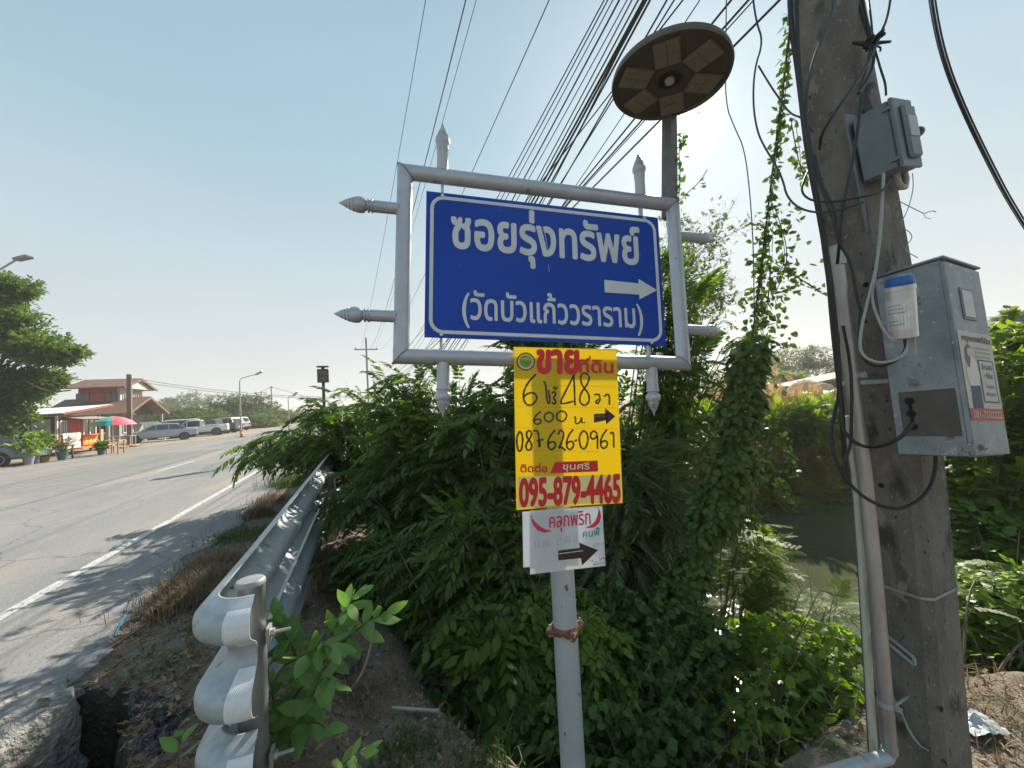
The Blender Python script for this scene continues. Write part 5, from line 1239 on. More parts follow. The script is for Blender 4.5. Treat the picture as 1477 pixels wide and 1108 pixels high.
    m = MB(); m.box((-L * .498, 0, .42), (.06, Wd * .86, .16), bev=.02); m.build('bumper', paint if kind == 'sedan' else M_tyre, r, local=True)
    m = MB(); m.box((L * .498, 0, .42), (.06, Wd * .86, .16), bev=.02); m.build('bumper', paint if kind == 'sedan' else M_tyre, r, local=True)
    if kind == 'pickup':
        m = MB()
        for s in (-1, 1): m.box((-L * .31, s * (Wd / 2 * .90), 1.05), (L * .36, .07, .10))
        m.box((-L * .485, 0, 1.05), (.07, Wd * .86, .10)); m.build('bed_rail', paint, r, local=True)
    return r
P_silver = mat('paint_silver_blue', (.34, .39, .45), .28, .35); P_white = mat('paint_white', (.66, .67, .68), .3); P_dark = mat('paint_dark', (.05, .05, .055), .3); P_grey = mat('paint_grey', (.42, .43, .43), .3, .3); P_blue = mat('paint_grey_blue', (.13, .155, .17), .3, .3)
rzf = math.atan2(-RR[1], -RR[0])     # nose away from the road
def spot(px, py, z=0.03): return gnd(px, py, z)
make_car('parked_car', 'silver blue sedan parked side on, nearest of the cars beyond the kiosk', 'sedan', at(233, 636, 33.0) * [1, 1, 0] + [0, 0, .05], rzf + .28, P_silver, L=4.75)
make_car('parked_van', 'white van mostly hidden behind the silver blue sedan', 'van', at(250, 632, 38.5) * [1, 1, 0] + [0, 0, .05], rzf + .25, P_white)
make_car('parked_pickup', 'white pickup truck parked just right of the silver blue sedan', 'pickup', at(285, 631, 38.5) * [1, 1, 0] + [0, 0, .05], rzf + .15, P_white, L=5.0)
make_car('parked_pickup', 'dark pickup truck parked right of the white pickup', 'pickup', at(309, 629, 42.5) * [1, 1, 0] + [0, 0, .05], rzf - .2, P_dark, L=5.0)
make_car('parked_car', 'grey station wagon next to the dark pickup', 'suv', at(322, 628.5, 46) * [1, 1, 0] + [0, 0, .05], rzf - .5, P_grey)
make_car('parked_car', 'pale grey car at the far end of the row, nearest the lamp post', 'suv', at(334, 627.5, 49) * [1, 1, 0] + [0, 0, .05], rzf - .6, P_grey)
make_car('parked_car', 'grey blue sedan cut off by the left edge, under the big tree', 'sedan', at(-36, 664, 17.8) * [1, 1, 0] + [0, 0, .03], rzf + math.pi - .1, P_blue, group=None, L=4.5)
# covered goods, cone
cn = gnd(349, 630.5, .02); tc_ = root('traffic_cone', cn, 'small orange traffic cone standing at the foot of the lamp post', 'traffic cone')
m = MB(); m.lathe(cn, UPV, [(.03, .15), (.55, .03), (.56, 0)], 14); m.build('cone', mat('cone_orange', (.75, .12, .03), .5), tc_); m = MB(); m.box(cn + UPV * .015, (.38, .38, .03)); m.build('base', M_tyre, tc_); m = MB(); m.lathe(cn, UPV, [(.28, .093), (.40, .066)], 14); m.build('band', M_wframe, tc_)

# ------------------------------------------------------------------ poles and lamps on the far side
pp = gnd(187.5, 643, 0.0); pz = float((1.6 - 0) + (0))
def zat(px, py, base):
    d = ray(px, py); k = math.hypot(base[0], base[1]) / math.hypot(d[0], d[1]); return CAMH + d[2] * k
m = MB(); ztp = zat(187.5, 540, pp); m.box(pp + UPV * (ztp / 2), (.27, .22, ztp), FAX, bev=.02); r = root('roadside_pole', pp, 'plain brown concrete pole standing between the parasol and the sedan', 'utility pole'); m.build('shaft', mat('brown_pole', (.14, .095, .075), .8, c2=(.19, .14, .11), ns=3), r)
m = MB(); m.box(pp + UPV * (ztp - .3) + A1 * .16, (.12, .1, .12), FAX); m.build('insulator', M_wframe, r)
def street_lamp(px, py, ytop, arm_px, arm_py, label, rad=.07, group=None):
    b = gnd(px, py, 0); z = zat(px + (ytop - py) * 0.0, ytop, b); e = at(arm_px, arm_py, (RM.T @ (b - [0, 0, CAMH]))[2]); r = root('street_lamp', b, label, 'street lamp', group)
    t = b + UPV * z; m = MB(); m.tube([b, b + UPV * z * .5, t], [rad * 1.3, rad, rad * .7], 10); m.build('pole', M_galv2, r)
    m = MB(); m.tube(smooth_path([t - UPV * .3, t + UPV * .35, t + (e - t) * .35 + UPV * .25, e]), rad * .5, 8); m.build('arm', M_galv2, r)
    d = unit(e - t); m = MB(); m.box(e + d * .3, (.26, .14, .75), (np.cross(d, UPV) / np.linalg.norm(np.cross(d, UPV)), UPV, d) if False else (unit(np.cross(d, UPV)), unit(np.cross(unit(np.cross(d, UPV)), d)), d), bev=.03); m.build('lamp_head', M_tin, r); return r
street_lamp(347.5, 628, 552, 370, 540, 'tall slim street lamp with one arm, beside the traffic cone')
street_lamp(417, 621.5, 578, 423, 571, 'tiny distant street lamp just visible above the roadside bush', rad=.06)
# lamp at the left edge: its pole stands outside the frame
bL = at(-62, 660, 15.0); bL[2] = 0; eL = at(24, 374.5, 12.6); r = root('street_lamp', bL, 'street lamp head on a long arm above the big tree at the left edge', 'street lamp')
tL = np.array([bL[0], bL[1], eL[2] - .1]); m = MB(); m.tube([bL, tL], [.1, .06], 10); m.build('pole', M_galv2, r); m = MB(); m.tube(smooth_path([tL - UPV * .5, tL + UPV * .05, eL]), .03, 8); m.build('arm', M_galv2, r)
d = unit(at(52, 368.5, 12.3) - eL); s_ = unit(np.cross(d, UPV)); m = MB(); m.box(eL + d * .36, (.22, .10, .74), (s_, np.cross(s_, d), d), bev=.03); m.build('lamp_head', mat('lamp_grey', (.20, .21, .22), .5), r); m = MB(); m.box(eL + d * .38 - np.cross(s_, d) * .055 * -1, (.16, .012, .5), (s_, np.cross(s_, d), d)); m.build('lamp_lens', mat('lamp_lens_grey', (.34, .35, .34), .4), r)
# distant poles with wires
def tpole(px, ybase, ytop, dep, label, arms=((0, 1.8),), w=.22):
    b = at(px, 620, dep); b[2] = -.2; z = zat(px, ytop, b); r = root('utility_pole', b, label, 'utility pole'); m = MB(); m.box((b + UPV * z / 2) * [1, 1, 0] + UPV * (z / 2), (w, w, z), FAX, bev=.03); m.build('shaft', M_greyc, r)
    for (dz, wd) in arms:
        m = MB(); m.box(b * [1, 1, 0] + UPV * (z - dz - .4), (wd, .12, .12), FAX); m.build('crossarm', M_greyc, r)
        for k in (-1, 0, 1):
            m = MB(); m.lathe(b * [1, 1, 0] + A1 * wd * .45 * k + UPV * (z - dz - .34), UPV, [(0, .05), (.12, .08), (.2, .05), (.26, .03)], 8); m.build('insulator', M_wframe, r)
    return b, z
B1, Z1 = tpole(533, 530, 487, 45, 'concrete pole with a short crossarm where the overhead lines end', ((1.0, 2.6),), .2)
Bp, Zp = tpole(393, 615, 557, 88, 'thin distant pole rising from the roadside trees', ((0, .9),)); Bq_, Zq = tpole(378, 615, 564, 95, 'short distant pole left of the thin one', ((0, 2.5),))
for (za, zb_, lab) in ((ztp - .25, Z1 * .72, 'upper wire from the brown roadside pole across the road'), (ztp - .45, Z1 * .70, 'lower wire from the brown roadside pole across the road')):
    A = pp + UPV * za; Bw = at(600, 566 if 'upper' in lab else 567, 40); P = [A * (1 - t) + Bw * t - UPV * 4 * .9 * t * (1 - t) for t in np.linspace(0, 1, 20)]; b = MB(); b.tube(P, .022, 5); tag(b.build('roadside_wire', M_wgrey), lab, 'cable')
P = [(Bq_ + UPV * Zq) * (1 - t) + (Bp + UPV * Zp) * t for t in (0, 1)] + [(Bp + UPV * Zp) * (1 - t) + at(480, 583, 60) * t for t in (.5, 1)]; b = MB(); b.tube(P, .05, 5); tag(b.build('roadside_wire', M_wgrey), 'distant wire sloping down from the thin pole top', 'cable')
# solar warning beacon above the bush
sb = at(468, 600, 16.0); sb[2] = -.1; zt_ = zat(468, 529, sb); r = root('solar_beacon', sb, 'dark square solar traffic beacon on a post above the left of the bush', 'beacon')
m = MB(); m.tube([sb, sb + UPV * (zt_ + .0)], .06, 10); m.build('post', M_dark, r)
c = sb * [1, 1, 0] + UPV * (zt_ - .38); m = MB(); m.box(c, (.43, .2, .56), FAX, bev=.02); bb = m.build('beacon_box', M_dark, r)
for k in (-1, 1): m = MB(); m.box(c + A2 * .102 + UPV * .14 * k, (.32, .01, .19), FAX); m.build('lens', mat('beacon_lens', (.09, .05, .06), .3), bb)
m = MB(); m.box(c + UPV * .38, (.44, .36, .04), FAX); m.build('solar_panel', M_dark, r); m = MB(); m.box(c + UPV * .32, (.12, .12, .10), FAX); m.build('bracket', M_dark, r)

# ------------------------------------------------------------------ beyond the canal on the right: shed, straw mounds, tarpaulin
s0 = at(1195, 560, 30); s0[2] = -.3; r = root('shed', s0, 'low dark open shed with a flat sheet roof beyond the canal', 'shed')
zr_ = zat(1195, 541, s0); m = MB(); m.prism([s0 + np.array([-3.0, -1, zr_ - .55]), s0 + np.array([6, -1, zr_ + .75]), s0 + np.array([6, 3, zr_ + .85]), s0 + np.array([-3.0, 3, zr_ - .45])], UPV * .15); m.build('roof', mat('shed_roof', (.09, .075, .06), .8, c2=(.13, .11, .09), ns=3), r, smooth=False)
m = MB(); m.box(s0 + np.array([2.0, 1.8, zr_ / 2]), (6, .2, zr_)); m.build('back_wall', M_wbrown, r, smooth=False)
for x in (-2, 1.2, 4.5): m = MB(); m.box(s0 + np.array([x, -.7, zr_ / 2]), (.15, .15, zr_)); m.build('pillar', M_wbrown, r)
M_straw = mat('straw', (.42, .29, .15), .95, c2=(.52, .38, .21), ns=5, bump=.8, bs=20, bd=.1)
for (px, py, dep, w, h, lb) in ((1160, 547, 26, 1.4, .8, 'larger tan straw mound in front of the shed'), (1185, 551, 25, 1.0, .6, 'smaller tan straw mound right of the larger one')):
    c = at(px, py, dep); rows = []; m = MB()
    for i in range(10):
        t = i / 9; rows.append([np.array([c[0], c[1], 0]) + np.array([math.cos(a), math.sin(a), 0]) * (w * math.sqrt(max(0, 1 - t ** 2.2)) * (1 + .06 * math.sin(5 * a))) + UPV * (c[2] * t + -.3 * (1 - t)) for a in np.linspace(0, 2 * math.pi, 21)])
    m.grid(rows); tag(m.build('straw_mound', M_straw), lb, 'straw mound')
c = at(1178, 572, 24); c[2] -= .1; m = MB(); rows = []
for i in range(6): rows.append([c + np.array([(j - 5) * .34, i * .4 - 1, (.35 if 0 < i < 5 else -.3) + .12 * math.sin(j * 1.9 + i)]) for j in range(11)])
m.grid(rows); tag(m.build('tarpaulin', mat('pale_tarp', (.46, .50, .54), .5)), 'pale crumpled tarpaulin lying below the straw mounds', 'tarpaulin')
# ------------------------------------------------------------------ leaf prototypes: (V, Q, tint)
def leaflet(b, d, nrm, L, w, fold=.25, droop=.2, t=.5):
    b = np.array(b, float); d = unit(d); nrm = unit(np.array(nrm) - d * np.dot(nrm, d)); s = np.cross(d, nrm)
    tip = b + d * L - nrm * L * droop
    P = [b, b + d * L * .30 + s * w * .5 - nrm * (w * fold + L * droop * .1), b + d * L * .68 + s * w * .40 - nrm * (w * fold + L * droop * .5), tip,
         b + d * L * .68 - s * w * .40 - nrm * (w * fold + L * droop * .5), b + d * L * .30 - s * w * .5 - nrm * (w * fold + L * droop * .1)]
    return P, [(0, 1, 2, 3), (0, 3, 4, 5)], [t, t]
def collect(parts):
    V = []; Q = []; T = []
    for (p, q, t) in parts:
        k = len(V); V += list(p); Q += [tuple(i + k for i in f) for f in q]; T += list(t)
    return np.array(V, float), np.array(Q, int), np.array(T, float)
def rachis(y0, y1, w, f):
    P = []; n = 2
    for i in range(n + 1):
        y = y0 + (y1 - y0) * i / n; P += [np.array([-w, y, f(y)]), np.array([w, y, f(y)])]
    return P, [(2 * i, 2 * i + 1, 2 * i + 3, 2 * i + 2) for i in range(n)], [.35] * n
def proto_pinnate(pairs=7, ll=.30, lw=.105, droop=.28, seed=0, ang=58, curve=.35):
    r = random.Random(seed); f = lambda y: -curve * y * y; parts = [rachis(0, .95, .006, f)]
    for i in range(pairs):
        y = .16 + .80 * i / pairs
        for s in (-1, 1):
            a = math.radians(ang + r.uniform(-9, 9) - 14 * i / pairs); L = ll * (1.0 - .22 * abs(i / pairs - .45)) * r.uniform(.85, 1.1)
            d = (s * math.sin(a), math.cos(a), -.18 + r.uniform(-.2, .12)); parts.append(leaflet((0, y + r.uniform(-.012, .012), f(y)), d, (s * r.uniform(-.2, .35), r.uniform(-.2, .2), 1), L, lw * r.uniform(.9, 1.1), .22, droop + r.uniform(-.1, .15), r.uniform(.15, .85)))
    parts.append(leaflet((0, .95, f(.95)), (r.uniform(-.2, .2), 1, -.5), (0, .3, 1), ll, lw, .2, droop, .6))
    return collect(parts)
def proto_fern(pairs=8, seed=0, fine=True):
    r = random.Random(seed); f = lambda y: -.30 * y * y; parts = [rachis(0, .95, .005, f)]
    for i in range(pairs + 1):
        y = .16 + .80 * i / pairs
        for s in (-1, 1):
            a = math.radians(62 - 22 * i / pairs + r.uniform(-6, 6)); L = .36 * (1 - .35 * abs(i / pairs - .4)); d = unit((s * math.sin(a), math.cos(a), -.15 + r.uniform(-.1, .1)))
            b = np.array([0, y, f(y)]); sd = unit(np.cross(d, (0, 0, 1))); tt = r.uniform(.2, .9)
            if fine:
                m = 8
                for j in range(m):
                    p = b + d * L * (.12 + .86 * j / m) - np.array([0, 0, .10 * L * (j / m) ** 2])
                    for s2 in (-1, 1):
                        w = L * .075; l2 = .046 * (1 - .4 * abs(j / m - .4)); e = unit(sd * s2 + d * .35)
                        parts.append(([p, p + d * w * .8, p + e * l2 + d * w * .9, p + e * l2 - d * w * .05], [(0, 1, 2, 3)], [tt]))
            else:
                q0 = b + d * L; parts.append(([b, q0 * .45 + b * .55 + sd * .042, q0, q0 * .45 + b * .55 - sd * .042], [(0, 1, 2, 3)], [tt]))
    return collect(parts)
def proto_single(w=.6, fold=.12, droop=.25, seed=0, n=5, heart=False):
    """one leaf, blade of n segments each side, slightly wavy"""
    r = random.Random(seed); V = []; Q = []; ph = r.uniform(0, 6); nn = n
    for i in range(nn + 1):
        t = i / nn
        if heart: ww = w * (math.sin(math.pi * min(1, (t * .82 + .18))) ** .7) * (1 - .15 * t) if t < 1 else .01
        else: ww = w * (math.sin(math.pi * t ** .85) ** .8 if 0 < t < 1 else .02)
        z = -droop * t * t + .02 * math.sin(t * 7 + ph); yy = t if not heart else t - (.0)
        wav = .04 * w * math.sin(t * 11 + ph)
        V += [(-ww / 2, yy - (.10 * (1 - t) if heart else 0), z - fold * ww + wav), (0, yy, z), (ww / 2, yy - (.10 * (1 - t) if heart else 0), z - fold * ww - wav)]
    for i in range(nn):
        a = 3 * i; Q += [(a, a + 1, a + 4, a + 3), (a + 1, a + 2, a + 5, a + 4)]
    return np.array(V, float), np.array(Q, int), np.full(len(Q), .5)
def proto_trio(seed=0, w=.34):
    r = random.Random(seed); parts = [leaflet((0, .1, 0), (0, 1, -.1), (0, 0, 1), .62, w, .15, .2, .5)]
    for s in (-1, 1): parts.append(leaflet((0, .06, 0), (s * .9, .45, -.1), (0, 0, 1), .52, w * .9, .15, .25, .45 + r.uniform(-.2, .2)))
    parts.append(rachis(-.35, .1, .01, lambda y: 0)); return collect(parts)
def proto_spray(seed=0, n=9, w=.24, L=.34):
    """small twig end with alternate simple leaves"""
    r = random.Random(seed); parts = [rachis(0, .85, .008, lambda y: -.1 * y * y)]
    for i in range(n):
        y = .05 + .9 * i / n; s = 1 if i % 2 else -1; a = r.uniform(.6, 1.2)
        parts.append(leaflet((0, y, -.1 * y * y), (s * math.sin(a), math.cos(a), r.uniform(-.5, .3)), (r.uniform(-.5, .5), r.uniform(-.5, .5), 1), L * r.uniform(.7, 1.1), w * r.uniform(.8, 1.1), .15, .15, r.uniform(0, 1)))
    return collect(parts)
def basis(D, U):
    D = D / np.linalg.norm(D, axis=1, keepdims=True); X = np.cross(D, U); X /= (np.linalg.norm(X, axis=1, keepdims=True) + 1e-9); Z = np.cross(X, D)
    return np.stack([X, D, Z], -1)          # columns
def scatter(protos, P, D, U, S, rng=RNG, tv=.45):
    """instances joined into arrays"""
    P, D, U, S = map(np.asarray, (P, D, U, S)); B = basis(D, U); ki = rng.integers(0, len(protos), len(P)); VV = []; QQ = []; TT = []; off = 0
    for k, (V, Q, T) in enumerate(protos):
        s = np.where(ki == k)[0]
        if not len(s): continue
        W_ = np.einsum('nij,vj->nvi', B[s], V) * S[s][:, None, None] + P[s][:, None, :]
        VV.append(W_.reshape(-1, 3)); o = off + np.arange(len(s)) * len(V); QQ.append((Q[None] + o[:, None, None]).reshape(-1, 4))
        TT.append(np.clip(T[None] * (1 - tv) + (rng.random((len(s), 1)) < .05) * .5 + rng.random((len(s), 1)) * tv + rng.normal(size=(len(s), len(T))) * .04, 0, 1).ravel()); off += len(s) * len(V)
    return np.concatenate(VV), np.concatenate(QQ), np.concatenate(TT)
CAMP = np.array([0, 0, CAMH])
def px_of(P):
    c = (np.asarray(P) - CAMP) @ RM; z = np.maximum(c[:, 2], 1e-3); return CX + FPX * c[:, 0] / z, CY + FPX * c[:, 1] / z, c[:, 2]
def foliage(parent, protos, P, D, U, S, m_, nobj=0, rng=RNG, tv=.45, leafname='leaf', name='foliage'):
    P, D, U, S = map(np.asarray, (P, D, U, S))
    keep = np.ones(len(P), bool)
    if nobj:
        x, y, z = px_of(P); vis = (x > -20) & (x < 1500) & (y > -20) & (y < 1130) & (z > .3); sc = np.where(vis, S / np.maximum(z, .3), 0); sel = np.argsort(-sc)[:nobj]; sel = sel[sc[sel] > 0]
        mes = [fast_mesh(leafname, V, Q, m_, tint=T) for V, Q, T in protos]; B = basis(D, U); O = origin_of(parent)
        for i in sel:
            k = int(rng.integers(0, len(protos))); o = bpy.data.objects.new(leafname, mes[k]); COL.objects.link(o); o.parent = parent
            M = Matrix.Identity(4)
            for a in range(3):
                for c in range(3): M[a][c] = float(B[i][a, c] * S[i])
                M[a][3] = float(P[i][a] - O[a])
            o.matrix_basis = M
        keep[sel] = False
    if keep.any():
        V, Q, T = scatter(protos, P[keep], D[keep], U[keep], S[keep], rng, tv); o = link_mesh(name, fast_mesh(name, V, Q, m_, tint=T, base=origin_of(parent)), parent); o['kind'] = 'stuff'; return o
def bez(a, c, b, n): 
    t = np.linspace(0, 1, n)[:, None]; return a * (1 - t) ** 2 + 2 * c * t * (1 - t) + b * t * t
def shrub(name, label, cat, roots, lobes, nb, protos, fl, m_, stem, nobj=0, seed=1, spacing=.10, droop=.25, arch=.35, jit=.25, shell=.45, start=.3, group=None, sr=.007, upt=.25, segs=9):
    """branches arch from root points to tips spread through the lobes and carry leaves on both sides"""
    rg = np.random.default_rng(seed); roots = [np.array(r) for r in roots]; r = root(name, roots[0], label, cat, group)
    W_ = np.array([l[2] for l in lobes], float); W_ /= W_.sum(); P = []; D = []; U = []; S = []; sb_ = MB()
    for k in range(nb):
        bare = rg.random() < .07
        c, rad, _ = lobes[rg.choice(len(lobes), p=W_)]; v = unit(rg.normal(size=3)); v[2] = v[2] if v[2] > -.6 else -v[2] * .4
        tip = np.array(c) + v * np.array(rad) * (shell + (1 - shell) * rg.random() ** .5)
        rt = min(roots, key=lambda q: np.linalg.norm(q[:2] - tip[:2]) + rg.random() * 1.2) + rg.normal(size=3) * [.15, .15, .03]
        mid = rt * .45 + tip * .55 + UPV * (np.linalg.norm(tip - rt) * arch * rg.uniform(.5, 1.1)) + rg.normal(size=3) * .12
        C = bez(rt, mid, tip, segs)
        sb_.tube(C, [sr * (1.4 - 1.1 * i / segs) for i in range(segs)], 4, cap=False)
        if bare:
            for q in (4, 6, 7): sb_.tube([C[q], C[q] + rg.normal(size=3) * .18 + UPV * .05], [sr * .5, sr * .15], 3, cap=False)
        L = np.linalg.norm(np.diff(C, axis=0), axis=1).sum(); n = max(3, int(L * (1 - start) / spacing))
        for i in range(0 if bare else n):
            t = start + (1 - start) * (i + rg.random() * .5) / n; p = rt * (1 - t) ** 2 + 2 * mid * t * (1 - t) + tip * t * t; tg = unit(2 * (mid - rt) * (1 - t) + 2 * (tip - mid) * t)
            sd = unit(np.cross(tg, UPV) + 1e-6) * (1 if i % 2 else -1); d = tg * .55 + sd * .85 + UPV * (-droop + rg.normal() * jit * .6) + rg.normal(size=3) * jit
            if t > .93: d = tg + UPV * -droop
            P.append(p); D.append(d); U.append(UPV + rg.normal(size=3) * upt); S.append(fl * rg.uniform(.5, 1.15))
    st_ = sb_.build('stems', stem, r); st_['kind'] = 'stuff'
    foliage(r, protos, P, D, U, S, m_, nobj, rg); return r
M_stem = mat('green_stem', (.075, .075, .035), .7, c2=(.15, .11, .07), ns=10); M_bark = mat('bark', (.085, .065, .05), .9, c2=(.14, .115, .09), ns=9, stretch=(1, 1, .3), bump=.6, bs=40, bd=.01)
L_bush = leafmat('leaf_dark', (.042, .082, .018), (.120, .195, .038), (1.4, 1.6, .45), .40, .42, young=(.17, .21, .04))
L_gray = leafmat('leaf_grey_green', (.062, .090, .036), (.160, .200, .085), (1.2, 1.5, .6), .36, .32)
L_low = leafmat('leaf_mid', (.060, .120, .022), (.145, .230, .045), (1.7, 1.9, .5), .42, .50)
L_vine = leafmat('leaf_vine', (.040, .098, .026), (.105, .195, .048), (1.3, 1.6, .5), .36, .38)
L_climb = leafmat('leaf_climber', (.040, .085, .020), (.110, .180, .038), (1.3, 1.4, .45), .4, .30)
L_bright = leafmat('leaf_bright', (.085, .165, .026), (.175, .270, .050), (1.9, 1.9, .5), .42, .55)
L_fern = leafmat('leaf_fern', (.070, .130, .020), (.150, .215, .034), (2.0, 2.0, .5), .5, .58)
L_far = leafmat('leaf_far', (.050, .085, .024), (.125, .155, .048), (1.4, 1.4, .5), .5, .45)
L_brown = leafmat('leaf_brown_green', (.14, .135, .045), (.26, .255, .070), (1.4, 1.3, .5), .5, .5)
L_seed = leafmat('leaf_young', (.11, .22, .06), (.22, .36, .11), (1.2, 1.5, .6), .38, .35)
L_tree = leafmat('leaf_tree', (.050, .105, .024), (.130, .200, .045), (1.4, 1.5, .5), .5, .45)
L_dry = leafmat('leaf_dry', (.11, .055, .028), (.42, .29, .15), (1, .8, .5), .7, .2)
PIN = [proto_pinnate(7, .31, .105, .30, 1), proto_pinnate(6, .34, .115, .38, 2), proto_pinnate(8, .27, .095, .28, 3, 62), proto_pinnate(7, .30, .10, .45, 4, 52, .6)]
_y = proto_pinnate(6, .30, .10, .5, 12, 55, .7); PIN.append((_y[0], _y[1], np.clip(_y[2] * .4 + .62, 0, 1.0)))
BROAD = [proto_pinnate(4, .34, .19, .42, 5, 62, .6), proto_pinnate(5, .32, .17, .40, 6, 58, .75), proto_pinnate(3, .40, .22, .38, 8, 64, .5)]
NARROW = [proto_pinnate(9, .26, .050, .22, 9, 42, .45), proto_pinnate(10, .28, .045, .22, 10, 38, .6)]
HEART = [proto_single(.95, .10, .28, s, 4, True) for s in range(3)]
TRIO = [proto_trio(s) for s in range(3)]
SPRAY = [proto_spray(s) for s in range(4)]
FERN = [proto_fern(8, s) for s in range(2)]; FERNF = [proto_fern(9, s, False) for s in range(3)]
def proto_cluster(seed=0, n=8):
    r = random.Random(seed); parts = []
    for i in range(n):
        a = r.uniform(0, 6.28); y = r.uniform(0, .7); d = unit((math.cos(a), abs(math.sin(a)) + .2, r.uniform(-.6, .4))); nn = unit((r.uniform(-.6, .6), r.uniform(-.6, .6), 1)); s = np.cross(d, nn); b0_ = np.array([r.uniform(-.15, .15), y, r.uniform(-.12, .12)]); L = r.uniform(.24, .4)
        parts.append(([b0_, b0_ + d * L * .5 + s * L * .3, b0_ + d * L, b0_ + d * L * .5 - s * L * .3], [(0, 1, 2, 3)], [r.uniform(0, 1)]))
    return collect(parts)
CLUST = [proto_cluster(s) for s in range(5)]
BLADE = [proto_single(.44, .10, .24, s, 6) for s in range(4)]
def lobe(px, py, dep, rx, ry, rz, w=1.0): return (at(px, py, dep), (rx, ry, rz), w)
def gpt(x, y, dz=0.0): return np.array([x, y, gz(x, y) + dz])

# ------------------------------------------------------------------ main bush beside the guardrail, behind the sign
rts = [gpt(*rw(u, r)[:2]) for u, r in ((5.6, .7), (4.6, .9), (3.8, 1.2), (7.2, .4), (6.2, 1.9), (4.4, 2.4))]
shrub('roadside_bush', 'large dark bush with compound leaves hanging over the guardrail and left of the sign', 'bush', rts,
      [lobe(408, 648, 7.2, .75, 1.0, .36, 1.3), lobe(500, 610, 6.6, 1.0, 1.0, .72, 2.6), lobe(610, 600, 5.3, .9, .9, .78, 2.6), lobe(560, 700, 4.7, .75, .7, .55, 2.0), lobe(700, 640, 4.5, .8, .7, .85, 2.4)],
      270, PIN, .40, L_bush, M_stem, nobj=300, seed=3, spacing=.11)
rts2 = [gpt(*rw(u, r)[:2]) for u, r in ((3.2, .8), (3.0, 1.4), (3.6, 1.9))]
shrub('roadside_bush', 'dark compound leaved bush low between the guardrail and the sign post', 'bush', rts2,
      [lobe(515, 810, 3.9, .30, .4, .25, 1.2), lobe(560, 800, 3.7, .50, .5, .30, 1.5), lobe(680, 760, 3.5, .55, .5, .40, 2.0), lobe(640, 880, 3.3, .5, .5, .25, 1.5), lobe(745, 850, 3.2, .35, .4, .35, 1.2)],
      130, PIN, .31, L_bush, M_stem, nobj=160, seed=4, spacing=.09, arch=.45)
shrub('roadside_bush', 'dark bush behind the posters, its leafy top showing under the blue sign', 'bush', [gpt(*rw(5.2, 2.4)[:2]), gpt(*rw(4.2, 2.6)[:2])],
      [lobe(790, 425, 6.0, .85, .6, .60, 2.2), lobe(830, 600, 4.9, .75, .7, .78, 2.2), lobe(925, 680, 5.0, .55, .6, .45, 1.4), lobe(880, 720, 4.5, .6, .6, .6, 1.6)],  # first lobe is unseen behind the sign plate, added to shade the rail
      190, PIN, .38, L_bush, M_stem, nobj=120, seed=5, spacing=.12)
shrub('tree_sapling', 'young tree with drooping bright compound leaves rising behind the right side of the sign', 'tree', [gpt(*rw(4.6, 3.2)[:2])],
      [lobe(1000, 425, 5.2, .42, .3, .16, 1.2), lobe(1030, 505, 5.2, .48, .3, .22, 1.6), lobe(960, 400, 5.3, .22, .2, .45, 1.0), lobe(985, 500, 5.0, .3, .3, .3, .8)],
      38, PIN, .34, L_low, M_bark, nobj=200, seed=6, spacing=.085, arch=.16, sr=.012, start=.55, jit=.2)
shrub('broadleaf_shrub', 'shrub with fresh green drooping leaves just left of the sign post', 'shrub', [gpt(-.15, 3.2), gpt(.1, 3.0)],
      [lobe(680, 900, 2.75, .26, .2, .16, 1.6), lobe(740, 895, 2.7, .22, .2, .18, 1.3), lobe(650, 1000, 2.6, .28, .25, .13, 1.0), lobe(760, 1010, 2.4, .2, .2, .16, 1.2), lobe(720, 1070, 2.2, .2, .15, .12, 1.0), lobe(770, 950, 2.6, .2, .2, .16, 1)],
      90, BROAD, .25, L_low, M_stem, nobj=200, seed=7, spacing=.08, arch=.6, droop=.5)
shrub('narrow_leaved_shrub', 'grey green narrow leaved shrub drooping right of the yellow poster', 'shrub', [gpt(*rw(3.6, 2.3)[:2]), gpt(*rw(3.9, 2.7)[:2])],
      [lobe(925, 720, 3.9, .42, .4, .42, 2), lobe(900, 810, 3.6, .40, .4, .35, 1.6), lobe(930, 660, 4.1, .3, .4, .25, 1)],
      100, NARROW, .36, L_gray, M_stem, nobj=120, seed=8, spacing=.085, droop=.55)
shrub('vine_thicket', 'dense low thicket of small round vine leaves right of the sign post foot', 'shrub', [gpt(.75, 2.8), gpt(.45, 2.4), gpt(1.0, 2.7), gpt(.7, 2.2)],
      [lobe(900, 960, 2.7, .34, .3, .26, 1.5), lobe(960, 900, 3.0, .40, .3, .28, 1.5), lobe(1000, 990, 2.7, .32, .3, .25, 1.5), lobe(890, 1060, 2.4, .3, .2, .18, 1), lobe(1040, 940, 3.0, .25, .3, .2, 1), lobe(860, 880, 3.0, .25, .3, .3, 1), lobe(930, 1060, 2.2, .28, .2, .16, 1.5), lobe(1020, 1085, 2.15, .25, .2, .12, 1.2), lobe(780, 1060, 2.2, .18, .2, .10, .8)],
      340, HEART, .052, L_vine, M_stem, nobj=300, seed=9, spacing=.020, arch=.7, droop=.5, jit=.5, sr=.003, start=.2, upt=.6)
shrub('broadleaf_shrub', 'fresh green shrub with drooping leaves right beside the foot of the sign post', 'shrub', [gpt(.45, 2.7)],
      [lobe(855, 905, 2.5, .12, .14, .14, 1.2), lobe(800, 860, 2.9, .2, .2, .2, 1), lobe(880, 1010, 2.4, .18, .2, .18, 1)],
      26, BROAD, .20, L_bright, M_stem, nobj=90, seed=17, spacing=.07, arch=.6, droop=.5)

